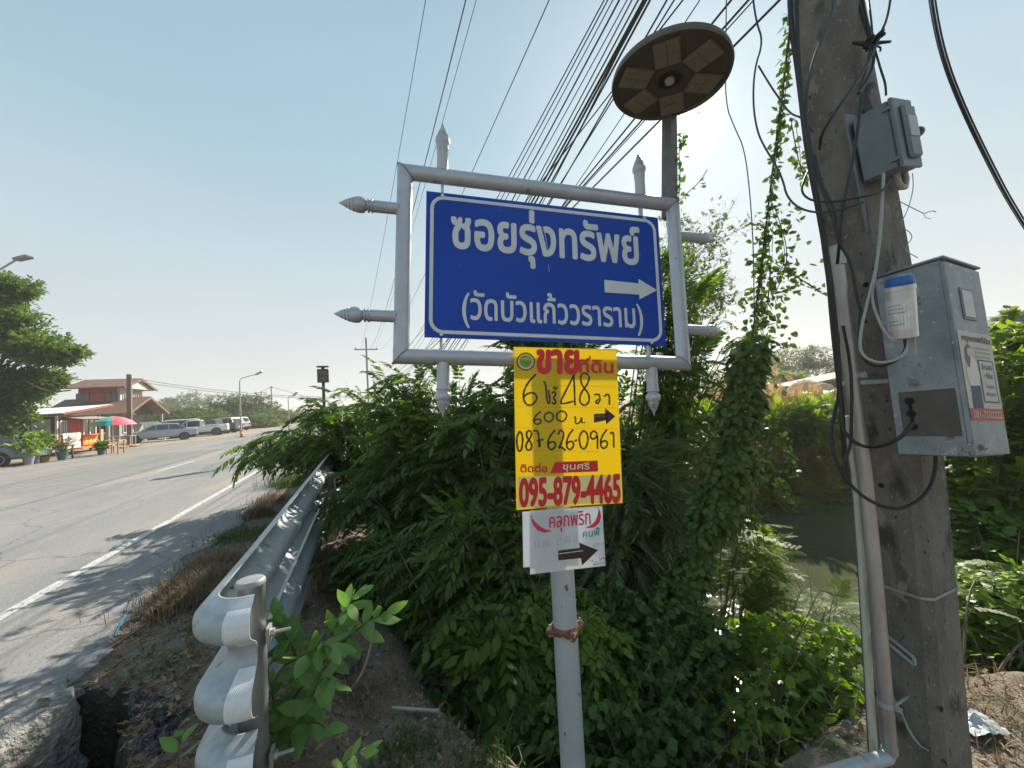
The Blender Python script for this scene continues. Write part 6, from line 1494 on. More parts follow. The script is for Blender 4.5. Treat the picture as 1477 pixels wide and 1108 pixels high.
# ------------------------------------------------------------------ guy wire with its climbing vine
gA, gB, gC = at(1152, -60, 1.9), at(1086, 480, 3.0), at(985, 880, 3.9)
gw = [gA * (1 - t) + gB * t for t in np.linspace(0, 1, 10)] + [gB * (1 - t) + gC * t for t in np.linspace(.1, 1, 8)]
b = MB(); b.tube(gw, .006, 6); tag(b.build('guy_wire', M_black), 'steel guy wire running down from the pole top, wrapped in climbing vine', 'guy wire')
def along(pts, n, rg):
    pts = np.array(pts); L = np.concatenate([[0], np.cumsum(np.linalg.norm(np.diff(pts, axis=0), axis=1))]); s = rg.random(n) * L[-1]
    return np.stack([np.interp(s, L, pts[:, i]) for i in range(3)], -1), s / L[-1]
rg = np.random.default_rng(21); vr = root('climbing_vine', gC, 'leafy green vine climbing the slanting guy wire, thin at the top and thick below', 'vine')
# strands: (px,py,depth,radius,leaves)
strands = [([(1142, 20, 2.0), (1132, 100, 2.1), (1125, 180, 2.25), (1118, 240, 2.35), (1112, 300, 2.5), (1100, 380, 2.7), (1090, 470, 2.95)], .022, .030, 400, .030),
           ([(1140, 170, 2.2), (1152, 235, 2.2), (1162, 260, 2.2)], .02, .02, 40, .030), ([(1118, 300, 2.5), (1140, 370, 2.6), (1120, 420, 2.8)], .10, .12, 110, .034),
           ([(1118, 380, 2.7), (1150, 400, 2.6), (1188, 425, 2.5)], .03, .03, 40, .030), ([(1108, 330, 2.6), (1112, 400, 2.8), (1100, 480, 3.0), (1085, 530, 3.1)], .10, .15, 300, .042)]
P = []; D = []; U = []; S = []; sb_ = MB()
for (pts, r0, r1, n, sz) in strands:
    C = [at(*q) for q in pts]; p, s = along(C, n, rg); rad = r0 + (r1 - r0) * s; off = rg.normal(size=(n, 3)) * rad[:, None] * .6; P.append(p + off); D.append(off / (rad[:, None] + 1e-6) + rg.normal(size=(n, 3)) * .5 + [0, 0, -.5]); U.append(rg.normal(size=(n, 3)) * .5 + [-.1, -.5, .6]); S.append(sz * rg.uniform(.6, 1.25, n))
    sb_.tube(smooth_path(C), .003, 5); sb_.tube(smooth_path([c + rg.normal(size=3) * .02 for c in C]), .002, 4)
col = [(1085, 490, 3.05, .10), (1072, 560, 3.1, .15), (1062, 620, 3.15, .20), (1050, 680, 3.2, .24), (1035, 730, 3.2, .20), (1015, 780, 3.2, .17), (995, 830, 3.2, .18), (972, 890, 3.1, .22)]
C = np.array([at(a, b_, c) for a, b_, c, _ in col]); R_v = np.array([q[3] for q in col]); n = 4200; p, s = along(C, n, rg); rad = np.interp(s, np.linspace(0, 1, len(R_v)), R_v) * (.85 + .45 * np.sin(s * 23) * np.cos(s * 9))
an = rg.uniform(0, 2 * math.pi, n); rr_ = np.sqrt(rg.uniform(.35, 1, n)); off = np.stack([np.cos(an), np.sin(an), rg.normal(size=n) * .35], -1) * (rad * rr_)[:, None]
P.append(p + off); D.append(off * 2 / rad[:, None] * .5 + [0, 0, -.8] + rg.normal(size=(n, 3)) * .35); U.append(off / rad[:, None] + [0, 0, .7] + rg.normal(size=(n, 3)) * .3); S.append(.052 * rg.uniform(.6, 1.25, n))
for q in ([(1110, 600, 3.2), (1135, 650, 3.2), (1150, 690, 3.2)], [(1095, 640, 3.3), (1120, 690, 3.3), (1140, 720, 3.3)], [(1080, 700, 3.4), (1100, 760, 3.4), (1104, 800, 3.4)], [(1080, 720, 3.5), (1088, 790, 3.5), (1100, 850, 3.5)]):
    C = [at(*w) for w in q]; p, s = along(C, 60, rg); P.append(p + rg.normal(size=(60, 3)) * .03); D.append(rg.normal(size=(60, 3)) * .5 + [0, 0, -.5]); U.append(rg.normal(size=(60, 3)) * .5 + [0, -.3, 1]); S.append(.045 * rg.uniform(.6, 1.2, 60)); sb_.tube(smooth_path(C), .003, 5)
o = sb_.build('vine_stems', M_stem, vr); o['kind'] = 'stuff'
foliage(vr, HEART, np.concatenate(P), np.concatenate(D), np.concatenate(U), np.concatenate(S), L_climb, 300, rg)
# dry tendrils left over the solar lamp post
rg = np.random.default_rng(5); vr = root('climbing_vine', at(975, 300, 2.05), 'thin leafy tendril climbing the square solar light post', 'vine'); sb_ = MB()
C = [at(975, 330, 2.05), at(982, 250, 2.0), at(978, 215, 2.0), at(990, 185, 2.0), at(1000, 165, 2.0), at(1010, 162, 2.0)]; C2 = [at(980, 290, 2.05), at(995, 275, 2.05), at(1010, 262, 2.05), at(1020, 245, 2.05)]
for c in (C, C2): sb_.tube(smooth_path(c), .0022, 5)
o = sb_.build('vine_stems', M_stem, vr); o['kind'] = 'stuff'
p, s = along(C[:4], 60, rg); p2, _ = along(C2, 8, rg); p = np.concatenate([p, p2]); n = len(p); foliage(vr, HEART, p + rg.normal(size=(n, 3)) * .012, rg.normal(size=(n, 3)) + [0, 0, -.4], rg.normal(size=(n, 3)) + [0, -.4, .6], .024 * rg.uniform(.6, 1.3, n), L_vine, n, rg)

# ------------------------------------------------------------------ plants by the water, left of the pole
shrub('feathery_shrub', 'bright feathery leaved plant at the water edge below the climbing vine', 'shrub', [gpt(2.0, 3.9), gpt(1.8, 3.6)], [lobe(1075, 830, 3.7, .28, .3, .16, 1), lobe(1110, 870, 3.5, .28, .3, .12, 1), lobe(1085, 780, 4.0, .2, .2, .15, .6)], 30, FERN, .32, L_fern, M_stem, nobj=130, seed=31, spacing=.13, arch=.6, droop=.3)
shrub('feathery_sapling', 'single thin sapling with feathery leaves standing in front of the water', 'sapling', [gpt(1.62, 2.62)], [lobe(1192, 850, 3.0, .16, .16, .10, 1), lobe(1215, 870, 2.9, .12, .1, .08, 1)], 7, FERN, .24, L_fern, M_stem, nobj=60, seed=32, spacing=.05, arch=.1, start=.72, droop=.15)
shrub('creeping_vine', 'sunlit bright green creeper sprawling on the bank between the sign post and the pole', 'vine', [gpt(1.55, 2.45), gpt(1.15, 2.4), gpt(1.75, 2.3), gpt(1.3, 2.1), gpt(1.0, 2.1)],
      [lobe(1140, 960, 2.6, .34, .3, .12, 2), lobe(1200, 1020, 2.3, .25, .25, .10, 1.6), lobe(1110, 905, 2.9, .3, .2, .08, 1), lobe(1235, 950, 2.6, .16, .2, .12, .8), lobe(1080, 1060, 2.3, .2, .2, .08, .8), lobe(1160, 1080, 2.1, .25, .15, .08, 1.0), lobe(1050, 1000, 2.5, .2, .2, .1, 1)], 170, HEART, .062, L_bright, M_stem, nobj=300, seed=33, spacing=.035, arch=.5, droop=.4, jit=.5, sr=.003, start=.2, upt=.5)
shrub('low_weeds', 'low dark green weeds on the bank between the shrubs and the sign post foot', 'weeds', [gpt(-.5, 2.9), gpt(-.2, 2.7), gpt(.15, 2.6)], [lobe(640, 960, 2.9, .4, .2, .06, 1), lobe(730, 1060, 2.4, .35, .15, .07, 1), lobe(560, 960, 3.0, .25, .2, .05, .5)], 60, TRIO, .11, L_vine, M_stem, nobj=150, seed=34, spacing=.05, arch=.5, sr=.002)

# ------------------------------------------------------------------ right hand shrubs behind the pole
def shz(*a, **k): return shrub(*a, **k)
shz('roadside_shrub', 'tall yellow green shrub filling the right edge beside the cabinet door', 'shrub', [gpt(4.6, 3.9), gpt(5.0, 4.2), gpt(4.9, 3.6)], [lobe(1480, 560, 4.2, .55, .8, .60, 1.6), lobe(1450, 650, 4.0, .50, .7, .40, 1.6), lobe(1500, 500, 4.6, .5, .6, .4, 1), lobe(1400, 620, 4.6, .4, .5, .35, 1.2), lobe(1400, 700, 4.4, .35, .5, .25, .8)], 165, SPRAY + [proto_pinnate(6, .24, .12, .2, 40)], .30, L_fern, M_stem, nobj=150, seed=41, spacing=.075, arch=.35)
shz('roadside_shrub', 'middle shrub of small leaves behind the right side of the pole, over the water', 'shrub', [gpt(4.2, 3.4), gpt(4.6, 3.5)], [lobe(1440, 770, 3.8, .42, .5, .32, 1.6), lobe(1410, 740, 4.3, .3, .4, .28, 1), lobe(1480, 800, 3.6, .35, .4, .3, 1)], 170, SPRAY, .26, L_low, M_stem, nobj=150, seed=42, spacing=.07, arch=.4)
shz('roadside_shrub', 'lowest bright shrub with feathery leaves at the right edge beside the pole', 'shrub', [gpt(3.4, 2.6), gpt(3.7, 2.7), gpt(3.2, 2.8)], [lobe(1430, 850, 3.1, .34, .35, .14, 1.4), lobe(1440, 930, 2.9, .36, .3, .14, 1.5), lobe(1480, 880, 2.8, .3, .3, .18, 1), lobe(1395, 900, 3.1, .2, .3, .2, 1), lobe(1400, 960, 2.9, .22, .2, .12, 1)], 190, [*SPRAY, FERN[0]], .22, L_bright, M_stem, nobj=150, seed=43, spacing=.075, arch=.5)
# ------------------------------------------------------------------ far bank
rg = np.random.default_rng(50)
def thicket(name, label, cat, cells, protos, size, m_, n, seed, group=None, nobj=0, flat=.7, updir=.6):
    rg = np.random.default_rng(seed); P = []; Dd = []; U = []; S = []
    w = np.array([c[2] for c in cells]); w = w / w.sum(); r = root(name, [cells[0][0][0], cells[0][0][1], cells[0][0][2] - cells[0][1][2]], label, cat, group)
    sb_ = MB()
    for (c, rad, wt), k in zip(cells, (w * n).astype(int)):
        m_n = max(1, k // 38)
        for q in range(m_n):                                    # clumps inside each cell
            v = unit(rg.normal(size=3)); cc_ = np.array(c) + v * np.array(rad) * rg.uniform(.45, .95); cr = np.mean(rad) * rg.uniform(.16, .30); kk = 38
            o = rg.normal(size=(kk, 3)); o /= np.linalg.norm(o, axis=1, keepdims=True); o *= rg.uniform(.5, 1.1, (kk, 1)) * cr * np.array([1.25, 1.25, flat]); P.append(cc_ + o); Dd.append(o / cr + rg.normal(size=(kk, 3)) * .4 + [0, 0, .1]); U.append(rg.normal(size=(kk, 3)) * .4 + [0, 0, 1] + o / cr * updir); S.append(size * rg.uniform(.6, 1.3, kk))
            if q % 3 == 0: sb_.tube([np.array([c[0], c[1], c[2] - rad[2]]), (np.array([c[0], c[1], c[2] - rad[2]]) + cc_) / 2 + rg.normal(size=3) * .1 * rad[0], cc_], [.02 * rad[0] + .006, .012 * rad[0] + .004, .003], 4, cap=False)
    o = sb_.build('stems', M_bark, r); o['kind'] = 'stuff'
    foliage(r, protos, np.concatenate(P), np.concatenate(Dd), np.concatenate(U), np.concatenate(S), m_, nobj, rg); return r
def cell(px, py, dep, rx, ry, rz, w=1.0): return (at(px, py, dep), (rx, ry, rz), w)
thicket('bank_thicket', 'wide brownish green thicket standing along the far bank of the canal', 'thicket', [cell(940, 660, 9.6, 1.1, .8, 1.2), cell(1010, 680, 9.4, 1.0, .8, 1.1, 1), cell(1080, 665, 9.8, 1.2, .8, 1.3), cell(1150, 660, 10.2, 1.2, .8, 1.4), cell(1215, 650, 10.6, 1.1, .8, 1.4), cell(1270, 650, 11, 1.2, .8, 1.5), cell(1120, 730, 9.2, 1.0, .5, .35, .6), cell(1200, 725, 9.4, 1.0, .5, .4, .6)], FERNF, .34, L_brown, 6000, 51, nobj=40)
thicket('bank_shrub', 'lighter green feathery shrub at the top of the far bank left of the vine column', 'shrub', [cell(960, 600, 9.0, .9, .6, .5), cell(1150, 615, 9.3, .8, .5, .55), cell(1200, 600, 9.8, .7, .5, .5), cell(1010, 610, 9.2, .6, .5, .4)], FERNF, .28, L_fern, 4000, 52, nobj=40)
thicket('bank_shrub', 'dense green shrub on the far bank right of the pole', 'shrub', [cell(1370, 640, 10.5, 1.6, .9, .9), cell(1440, 640, 10.8, 1.7, .9, 1.1), cell(1400, 590, 12, 1.6, 1, .9), cell(1500, 600, 10.8, 1.7, .9, 1.4)], FERNF, .34, L_far, 4400, 53, nobj=40)
thicket('bank_shrub', 'low dark shrub overhanging the water behind the feathery sapling', 'shrub', [cell(1160, 760, 8.6, .7, .3, .18), cell(1230, 770, 8.4, .6, .3, .16), cell(1080, 780, 7.6, .5, .3, .2)], SPRAY, .30, L_far, 900, 54, nobj=40)
# plume grass on the far bank
rg = np.random.default_rng(60)
for gi, (px, py, dep, w, lb) in enumerate(((1095, 590, 10.2, .7, 'tan feathery plume grass left of the straw mounds'), (1140, 600, 10.2, .6, 'tan plume grass below the straw mounds'), (1200, 600, 10.6, .7, 'tan plume grass close to the left of the pole'), (1010, 590, 10.4, .6, 'tan plume grass between the sign frame and the vine column'))):
    c = at(px, py, dep); r = root('plume_grass', [c[0], c[1], -.5], lb, 'grass', 'clumps of plume grass on the far bank'); n = 130; P = np.stack([c[0] + rg.normal(size=n) * w, c[1] + rg.normal(size=n) * .3, np.full(n, c[2]) + rg.normal(size=n) * .28], -1)
    b = MB()
    for p in P[::2]: b.tube([[p[0] - .1, p[1], -.4], (p[0] - .02, p[1], p[2] - .3), p], [.006, .004, .002], 3, cap=False)
    o = b.build('stalks', mat('dry_stalk', (.30, .22, .11), .9), r); o['kind'] = 'stuff'
    foliage(r, [proto_fern(10, 3, False)], P, rg.normal(size=(n, 3)) * .5 + [.3, 0, 1], rg.normal(size=(n, 3)), .34 * rg.uniform(.6, 1.2, n), leafmat('plume', (.34, .22, .11), (.55, .40, .22), (1.1, 1, .8), .8, .4), 0, rg, name='plumes')

# ------------------------------------------------------------------ trees
def tree(name, label, base, height, crown, protos, size, m_, n, seed, cells=None, trunk=.2, group=None, flat=.45, nobj=0):
    """tapered trunk, forked limbs to every clump of the crown"""
    rg = np.random.default_rng(seed); r = root(name, base, label, 'tree', group); base = np.array(base); b = MB(); fork = base + UPV * height * .32 + rg.normal(size=3) * [.03 * height, .03 * height, 0]
    b.tube([base - UPV * .3, base + UPV * height * .15, fork], [trunk * 1.3, trunk, trunk * .75], 9)
    P = []; Dd = []; U = []; S = []; k = 34; nc = max(6, n // k)
    for q in range(nc):
        if cells is not None: c, rad = cells[rg.integers(len(cells))]
        else: c, rad = base + UPV * (height * .66), (crown, crown, height * .36)
        v = unit(rg.normal(size=3)); cc_ = np.array(c) + v * np.array(rad) * rg.uniform(.5, 1.0); cr = np.mean(rad) * rg.uniform(.15, .28)
        o = rg.normal(size=(k, 3)); o /= np.linalg.norm(o, axis=1, keepdims=True); o *= rg.uniform(.4, 1.1, (k, 1)) * cr * np.array([1.5, 1.5, flat]); P.append(cc_ + o); Dd.append(o / cr + rg.normal(size=(k, 3)) * .4); U.append(rg.normal(size=(k, 3)) * .35 + [0, 0, 1]); S.append(size * rg.uniform(.6, 1.3, k))
        if q % 4 == 0:
            m1 = fork * .5 + cc_ * .5 + rg.normal(size=3) * .06 * height + UPV * .03 * height; b.tube(bez(fork, m1, cc_, 6), [trunk * .42, trunk * .3, trunk * .2, trunk * .13, trunk * .08, trunk * .04], 5, cap=False)
    b.build('trunk', M_bark, r); V, Q, T = scatter(protos, np.concatenate(P), np.concatenate(Dd), np.concatenate(U), np.concatenate(S), rg); o = link_mesh('crown', fast_mesh('crown', V, Q, m_, tint=T, base=origin_of(r)), r); o['kind'] = 'stuff'; return r
def tbase(px, dep): b_ = at(px, 620, dep); b_[2] = 0; return b_
CL = lambda px, py, dep, rx, ry, rz: (at(px, py, dep), (rx, ry, rz))
tree('big_tree', 'big leafy tree at the left edge, its branches spreading over the parked sedan', tbase(-60, 20), 9.5, 3, CLUST, .46, L_tree, 16000, 71, [CL(-30, 440, 20, 1.6, 1.6, 1.2), CL(5, 470, 20, 1.5, 1.5, 1.0), CL(40, 500, 20, 1.5, 1.5, .8), CL(75, 510, 20, 1.0, 1.0, .6), CL(10, 560, 20, 1.7, 1.6, .9), CL(-40, 560, 19, 1.6, 1.5, 1.5), CL(0, 600, 20, .9, 1.3, .45), CL(-30, 620, 20, 1.0, 1.2, .7), CL(55, 550, 20.5, .9, 1, .6), CL(5, 415, 20, 1.0, 1.0, .6)], .28)
b = MB(); b.tube(smooth_path([at(30, 545, 19.5), at(55, 560, 19.2), at(75, 566, 19), at(102, 563, 19)]), [.05] * 0 or .035, 6); tag(b.build('bare_branch', M_bark), 'bare dead branch sticking out from the big tree over the kiosk roof', 'branch')
tree('hedge_tree', 'green shrubby tree behind the parked sedan at the left edge', tbase(8, 30), 3.2, 1.5, CLUST, .40, L_tree, 2000, 72, None, .12)
tree('garden_tree', 'pale thin tree showing above the kiosk roof', tbase(72, 46), 4.6, 2.6, CLUST, .5, L_far, 2200, 73, [CL(75, 597, 46, 2.2, 1.5, .9), CL(95, 600, 46, 1.2, 1.5, .7), CL(45, 600, 46, 2, 1.5, 1.2)], .12)
specs = [(150, 600, 70, 4.5, 2.0, 'low tree between the kiosk and the house'), (215, 600, 75, 4.5, 3.4, 'tree right behind the house gable'), (240, 598, 90, 6, 4.4, 'rounded tree on the skyline right of the house'), (262, 592, 100, 6, 6.0, 'taller pale skyline tree above the silver sedan'), (292, 588, 105, 6.5, 6.5, 'highest pale skyline tree left of the lamp post'),
         (262, 605, 52, 4, 1.9, 'bright green shrubby tree behind the white van'), (290, 603, 54, 4, 2.2, 'bright green tree behind the white pickup'), (330, 597, 62, 5.2, 3.6, 'wide dark tree with layered branches behind the lamp post'), (360, 590, 66, 4.6, 3.8, 'dark layered tree right of the lamp post'), (395, 600, 72, 4.6, 3.6, 'tree beyond the tip of the roadside bush'), (425, 606, 85, 5, 2.6, 'low far tree right of the distant poles'), (312, 608, 50, 3, 1.4, 'low bush behind the dark pickup'), (375, 610, 56, 3.4, 1.8, 'low bush where the road disappears')]
for i, (px, py, dep, rad, hz, lb) in enumerate(specs):
    c = at(px, py, dep); near = dep < 60; base = np.array([c[0], c[1], 0]); tree('roadside_tree', lb, base, c[2] + hz * .8, rad, CLUST, .62 if near else .9, L_tree if near else L_far, 1700, 80 + i, [((c[0], c[1], c[2] * .55 + .2), (rad, rad * .6, max(1.2, c[2] * .55))), ((c[0], c[1], c[2] + hz * .15), (rad * .8, rad * .5, hz * .6))], .16, 'trees along the far side of the road')
specs = [(1100, 530, 48, 4, 3.0, 'skyline tree just right of the vine column'), (1140, 520, 52, 4.4, 3.6, 'taller skyline tree above the straw mounds'), (1180, 515, 46, 3.4, 3.2, 'skyline tree close to the left of the pole'), (1135, 545, 40, 1.8, 1.3, 'small bright rounded tree beside the straw mounds'), (1040, 555, 55, 5, 2.0, 'low skyline tree left of the vine column'), (960, 560, 60, 6, 2.0, 'low skyline tree behind the sign frame'), (1230, 520, 50, 5, 3.0, 'skyline tree hidden behind the pole'), (1380, 520, 45, 4, 2.5, 'skyline tree behind the cabinet'), (1500, 500, 40, 4, 2.5, 'skyline tree beyond the right edge')]
for i, (px, py, dep, rad, hz, lb) in enumerate(specs[:6] + specs[6:8]):
    c = at(px, py, dep); base = np.array([c[0], c[1], -.2]); tree('skyline_tree', lb, base, c[2] + hz * .8, rad, CLUST, .6, L_fern if 'bright' in lb else L_far, 1500, 110 + i, [((c[0], c[1], c[2] * .55), (rad, rad * .6, max(1.0, c[2] * .5))), (c, (rad * .75, rad * .5, hz * .55))], .14, 'trees on the skyline beyond the canal')
# sugar palm at the right edge
pb = at(1462, 560, 30); pb[2] = -.2; pt_ = at(1462, 468, 30); r = root('palm_tree', pb, 'fan leaved palm showing above the shrubs at the right edge', 'palm tree'); b = MB(); b.tube([pb, (pb + pt_) / 2 + [.15, 0, 0], pt_], [.28, .22, .18], 9); b.build('trunk', M_bark, r)
rg = np.random.default_rng(130)
fan = []; V = [np.array([0, 0, 0.])]
parts = []
for k in range(14):
    a = math.radians(-115 + 230 * k / 13); parts.append(leaflet((0, .35, 0), (math.sin(a), math.cos(a), -.1), (0, 0, 1), .65, .12, .25, .15, .5))
parts.append(rachis(0, .35, .012, lambda y: 0)); FANP = [collect(parts)]
n = 44; v = rg.normal(size=(n, 3)); v[:, 2] = v[:, 2] * .8 + .1; v /= np.linalg.norm(v, axis=1, keepdims=True); foliage(r, FANP, pt_ + v * .25, v, rg.normal(size=(n, 3)) * .3 + [0, 0, 1] , 1.25 * rg.uniform(.8, 1.15, n), L_far, n, rg)
# sparse fine twigged tree behind the sign
def twiggy(base, tips, label, seed, leafn, lsize, m_, k0=.42):
    rg = np.random.default_rng(seed); r = root('sparse_tree', base, label, 'tree'); b = MB(); P = []
    def grow(p, d, L, rad, lev):
        q = p + d * L; mid = (p + q) / 2 + rg.normal(size=3) * L * .08; b.tube([p, mid, q], [rad, rad * .8, rad * .6], 5 if lev < 3 else 3, cap=False)
        if lev >= 3:
            for _ in range(3): P.append(p + (q - p) * rg.random() + rg.normal(size=3) * .02)
        if lev >= 5: return
        for k in range(3 if lev < 4 else 2):
            dd = unit(d + rg.normal(size=3) * .55 + UPV * .05); grow(q, dd, L * rg.uniform(.62, .85), rad * .58, lev + 1)
    b.tube([base, (base + tips[0]) / 2 + [.1, 0, 0], tips[0]], [.07, .055, .045], 8)
    for t in tips[1:]:
        d = unit(t - tips[0]); grow(tips[0], d, np.linalg.norm(t - tips[0]) * k0, .026 * k0 / .42, 0)
    b.build('branches', M_bark, r); P = np.array(P); P = P[rg.random(len(P)) < leafn]; n = len(P)
    foliage(r, SPRAY, P, rg.normal(size=(n, 3)), rg.normal(size=(n, 3)) * .5 + [0, 0, 1], lsize * rg.uniform(.5, 1.2, n), m_, 0, rg); return r
tb_ = gpt(*at(955, 600, 7.6)[:2]); twiggy(tb_, [at(958, 470, 7.6), at(965, 330, 7.4), at(1000, 310, 7.4), at(1035, 350, 7.4), at(1050, 400, 7.2), at(1015, 360, 8.0), at(940, 380, 7.6), at(1040, 450, 7.4)], 'sparse fine twigged tree standing behind the right end of the blue sign', 140, .30, .10, L_far, .34)
tw0 = at(900, 480, 6.2)
twiggy(gpt(*at(840, 620, 6.6)[:2]), [at(830, 420, 6.6), at(798, 335, 6.6), at(812, 340, 6.6)], 'thin tree hidden behind the sign, a few leaf tips showing over its top edge', 141, .12, .10, L_far, .26)

# ------------------------------------------------------------------ seedling in front of the rail post
rg = np.random.default_rng(200); sbp = gpt(*gnd(400, 1075, -.1)[:2]); r = root('leafy_seedling', sbp, 'young leafy plant with pale green pointed leaves just right of the rail post', 'plant'); b = MB(); P = []; Dd = []; U = []; S = []
def stem(pts, n, sz, r0=.005, end=True):
    C = np.array(smooth_path([np.array(q) for q in pts], 3)); b.tube(C, [r0 * (1 - .6 * i / len(C)) for i in range(len(C))], 6); L = np.concatenate([[0], np.cumsum(np.linalg.norm(np.diff(C, axis=0), axis=1))])
    for i in range(n):
        s = L[-1] * (.22 + .78 * i / max(1, n - 1)); p = np.array([np.interp(s, L, C[:, k]) for k in range(3)]); p2 = np.array([np.interp(min(s + .02, L[-1] + .0), L, C[:, k]) for k in range(3)]); tg = unit(p2 - p + unit(C[-1] - C[-2]) * 1e-4)
        ang = i * 2.4; a_, c_ = frame_of(tg); d = tg * .75 + (a_ * math.cos(ang) + c_ * math.sin(ang)) * .9 + UPV * -.10
        if i >= n - 2 and end: d = tg + a_ * (.5 if i % 2 else -.5)
        P.append(p); Dd.append(d); U.append(UPV + rg.normal(size=3) * .35 + np.array([-.1, -.35, 0])); S.append(sz * rg.uniform(.75, 1.15) * (1 - .15 * i / n))
dseed = 1.75
stem([sbp, at(425, 1000, 1.85), at(480, 940, 1.8), at(530, 895, 1.75), at(556, 886, 1.7)], 30, .13, .007)
stem([at(440, 980, 1.85), at(420, 930, 1.8), at(405, 905, 1.75), at(395, 885, 1.75)], 20, .12)
stem([at(450, 970, 1.82), at(480, 910, 1.8), at(500, 880, 1.75), at(510, 860, 1.7)], 19, .125)
stem([sbp, at(440, 1030, 1.75), at(455, 990, 1.65), at(470, 975, 1.6), at(480, 985, 1.55)], 20, .13)
stem([sbp, at(395, 1010, 1.75), at(385, 960, 1.7), at(380, 930, 1.7)], 22, .115)
stem([sbp, at(430, 1050, 1.7), at(455, 1040, 1.62), at(470, 1050, 1.55)], 14, .12)
stem([sbp, at(390, 1060, 1.65), at(375, 1030, 1.6), at(372, 1000, 1.6)], 15, .11)
stem([at(410, 960, 1.75), at(450, 940, 1.68), at(470, 930, 1.62), at(480, 935, 1.6)], 13, .125)
b.build('stem', mat('seedling_stem', (.12, .10, .06), .7), r); foliage(r, BLADE, P, Dd, U, S, L_seed, 300, rg)
for (q, lb, nn, seed) in (([at(480, 1125, 1.45), at(500, 1095, 1.45), at(530, 1080, 1.42)], 'small sprig of pointed leaves at the bottom edge between rail and sign post', 8, 201), ([at(262, 1125, 1.5), at(255, 1090, 1.5), at(262, 1060, 1.48)], 'small two leaved sprig at the bottom edge left of the rail', 5, 202)):
    rg = np.random.default_rng(seed); r = root('leafy_seedling', q[0], lb, 'plant'); b = MB(); P = []; Dd = []; U = []; S = []; stem(q, nn, .085, .003); b.build('stem', MATS['seedling_stem'], r); foliage(r, BLADE, P, Dd, U, S, L_seed, 300, rg)

# ------------------------------------------------------------------ grass tufts, litter, stones
def tuft(px, py, zg, n, h, spread, m_, label, seed, lean=1.0, name='dry_grass_tuft', group=None, w=.007):
    rg = np.random.default_rng(seed); g0 = gnd(px, py, zg); c = gpt(g0[0], g0[1]); V = []; Q = []; T = []
    for i in range(n):
        o = rg.normal(size=2) * spread; p = np.array([c[0] + o[0], c[1] + o[1], gz(c[0], c[1]) - .01]); a = rg.uniform(0, 6.28); ln = rg.uniform(.1, 1) * lean; hh = h * rg.uniform(.45, 1.15); s = np.array([math.cos(a + 1.57), math.sin(a + 1.57), 0]) * w * .5; d = np.array([math.cos(a), math.sin(a), 0]); k = len(V)
        for (t, ww) in ((0, 1), (.4, .9), (.75, .6), (1, .12)): q = p + UPV * hh * (t - .35 * ln * t * t) + d * hh * ln * t * t; V += [q - s * ww, q + s * ww]
        Q += [(k, k + 1, k + 3, k + 2), (k + 2, k + 3, k + 5, k + 4), (k + 4, k + 5, k + 7, k + 6)]; T += [rg.random()] * 3
    o = link_mesh(name, fast_mesh(name, np.array(V), Q, m_, tint=T, base=c), None, c); return tag(o, label, 'grass', group, 'stuff' if False else None)
L_straw = leafmat('grass_dry', (.13, .09, .055), (.30, .23, .15), (1, .9, .7), .8, .25); L_gr = leafmat('grass_green', (.045, .085, .02), (.10, .17, .04), (1.3, 1.4, .5), .5, .4)
tuft(262, 872, -.03, 1300, .17, .16, L_straw, 'large tuft of dry brown grass left of the rail end', 301); tuft(290, 845, -.03, 1100, .19, .15, L_straw, 'dry brown grass tuft pressed against the rail', 302); tuft(305, 815, -.03, 800, .16, .13, L_straw, 'dry grass tuft a little further along the rail', 307)
tuft(372, 745, -.03, 800, .24, .10, L_straw, 'upright dry grass tuft in the middle of the rail side verge', 303); tuft(392, 725, -.03, 500, .24, .15, L_straw, 'far dry grass tuft beside the rail before the bush', 304)
tuft(345, 775, -.03, 900, .12, .22, L_gr, 'patch of low green grass beside the rail', 305, name='grass_patch'); tuft(415, 700, -.03, 700, .40, .25, L_gr, 'green grass under the bush tip at the far end of the visible rail', 306, name='grass_patch')
tuft(455, 830, -.1, 900, .20, .22, L_straw, 'brown dry grass under the bush right of the rail', 308); tuft(1240, 1000, -.3, 500, .22, .15, L_straw, 'dry straw heap left of the pole foot', 309, lean=1.0); tuft(1430, 1060, -.3, 900, .10, .30, L_straw, 'flattened dry straw on the ground right of the pole', 310, lean=1.6)
tuft(1120, 1085, -.4, 500, .16, .2, L_straw, 'dry stalks beneath the creeper at the bottom edge', 311, lean=1.2); tuft(640, 960, -.2, 400, .15, .2, L_straw, 'dry litter grass in the dark under the shrubs', 312, lean=1.2)
# litter
def region(n, rg, kind):
    out = []
    while len(out) < n:
        if kind == 0: u, r_ = rg.uniform(.8, 6), rg.uniform(-1.9, -.5)
        else: u, r_ = rg.uniform(.9, 4.2), rg.uniform(-.6, 3.6)
        p = rw(u, r_)
        if u > 3.15 and r_ < edge_at(redge, u) + rg.normal() * .06: continue
        if u <= 3.15 and r_ < -1.9: continue
        out.append((p[0], p[1]))
    return np.array(out)
rg = np.random.default_rng(400)
def heights(XY): 
    X, Y = XY[:, 0][None], XY[:, 1][None]; z = ground_h(X, Y)[0]; d = in_pit(X, Y)[0]; u = XY @ RU[:2]; return np.where(d > .02, -.50 + .10 * np.clip(2.45 - u, -.5, 1), z), d
XY = np.concatenate([region(5200, rg, 0), region(3200, rg, 1), np.stack([rg.uniform(-2.6, -1.95, 500), rg.uniform(1.7, 2.25, 500)], -1)]); z, d = heights(XY); ok = (d < -.01) | (d > .07); XY = XY[ok]; z = z[ok]; n = len(XY)
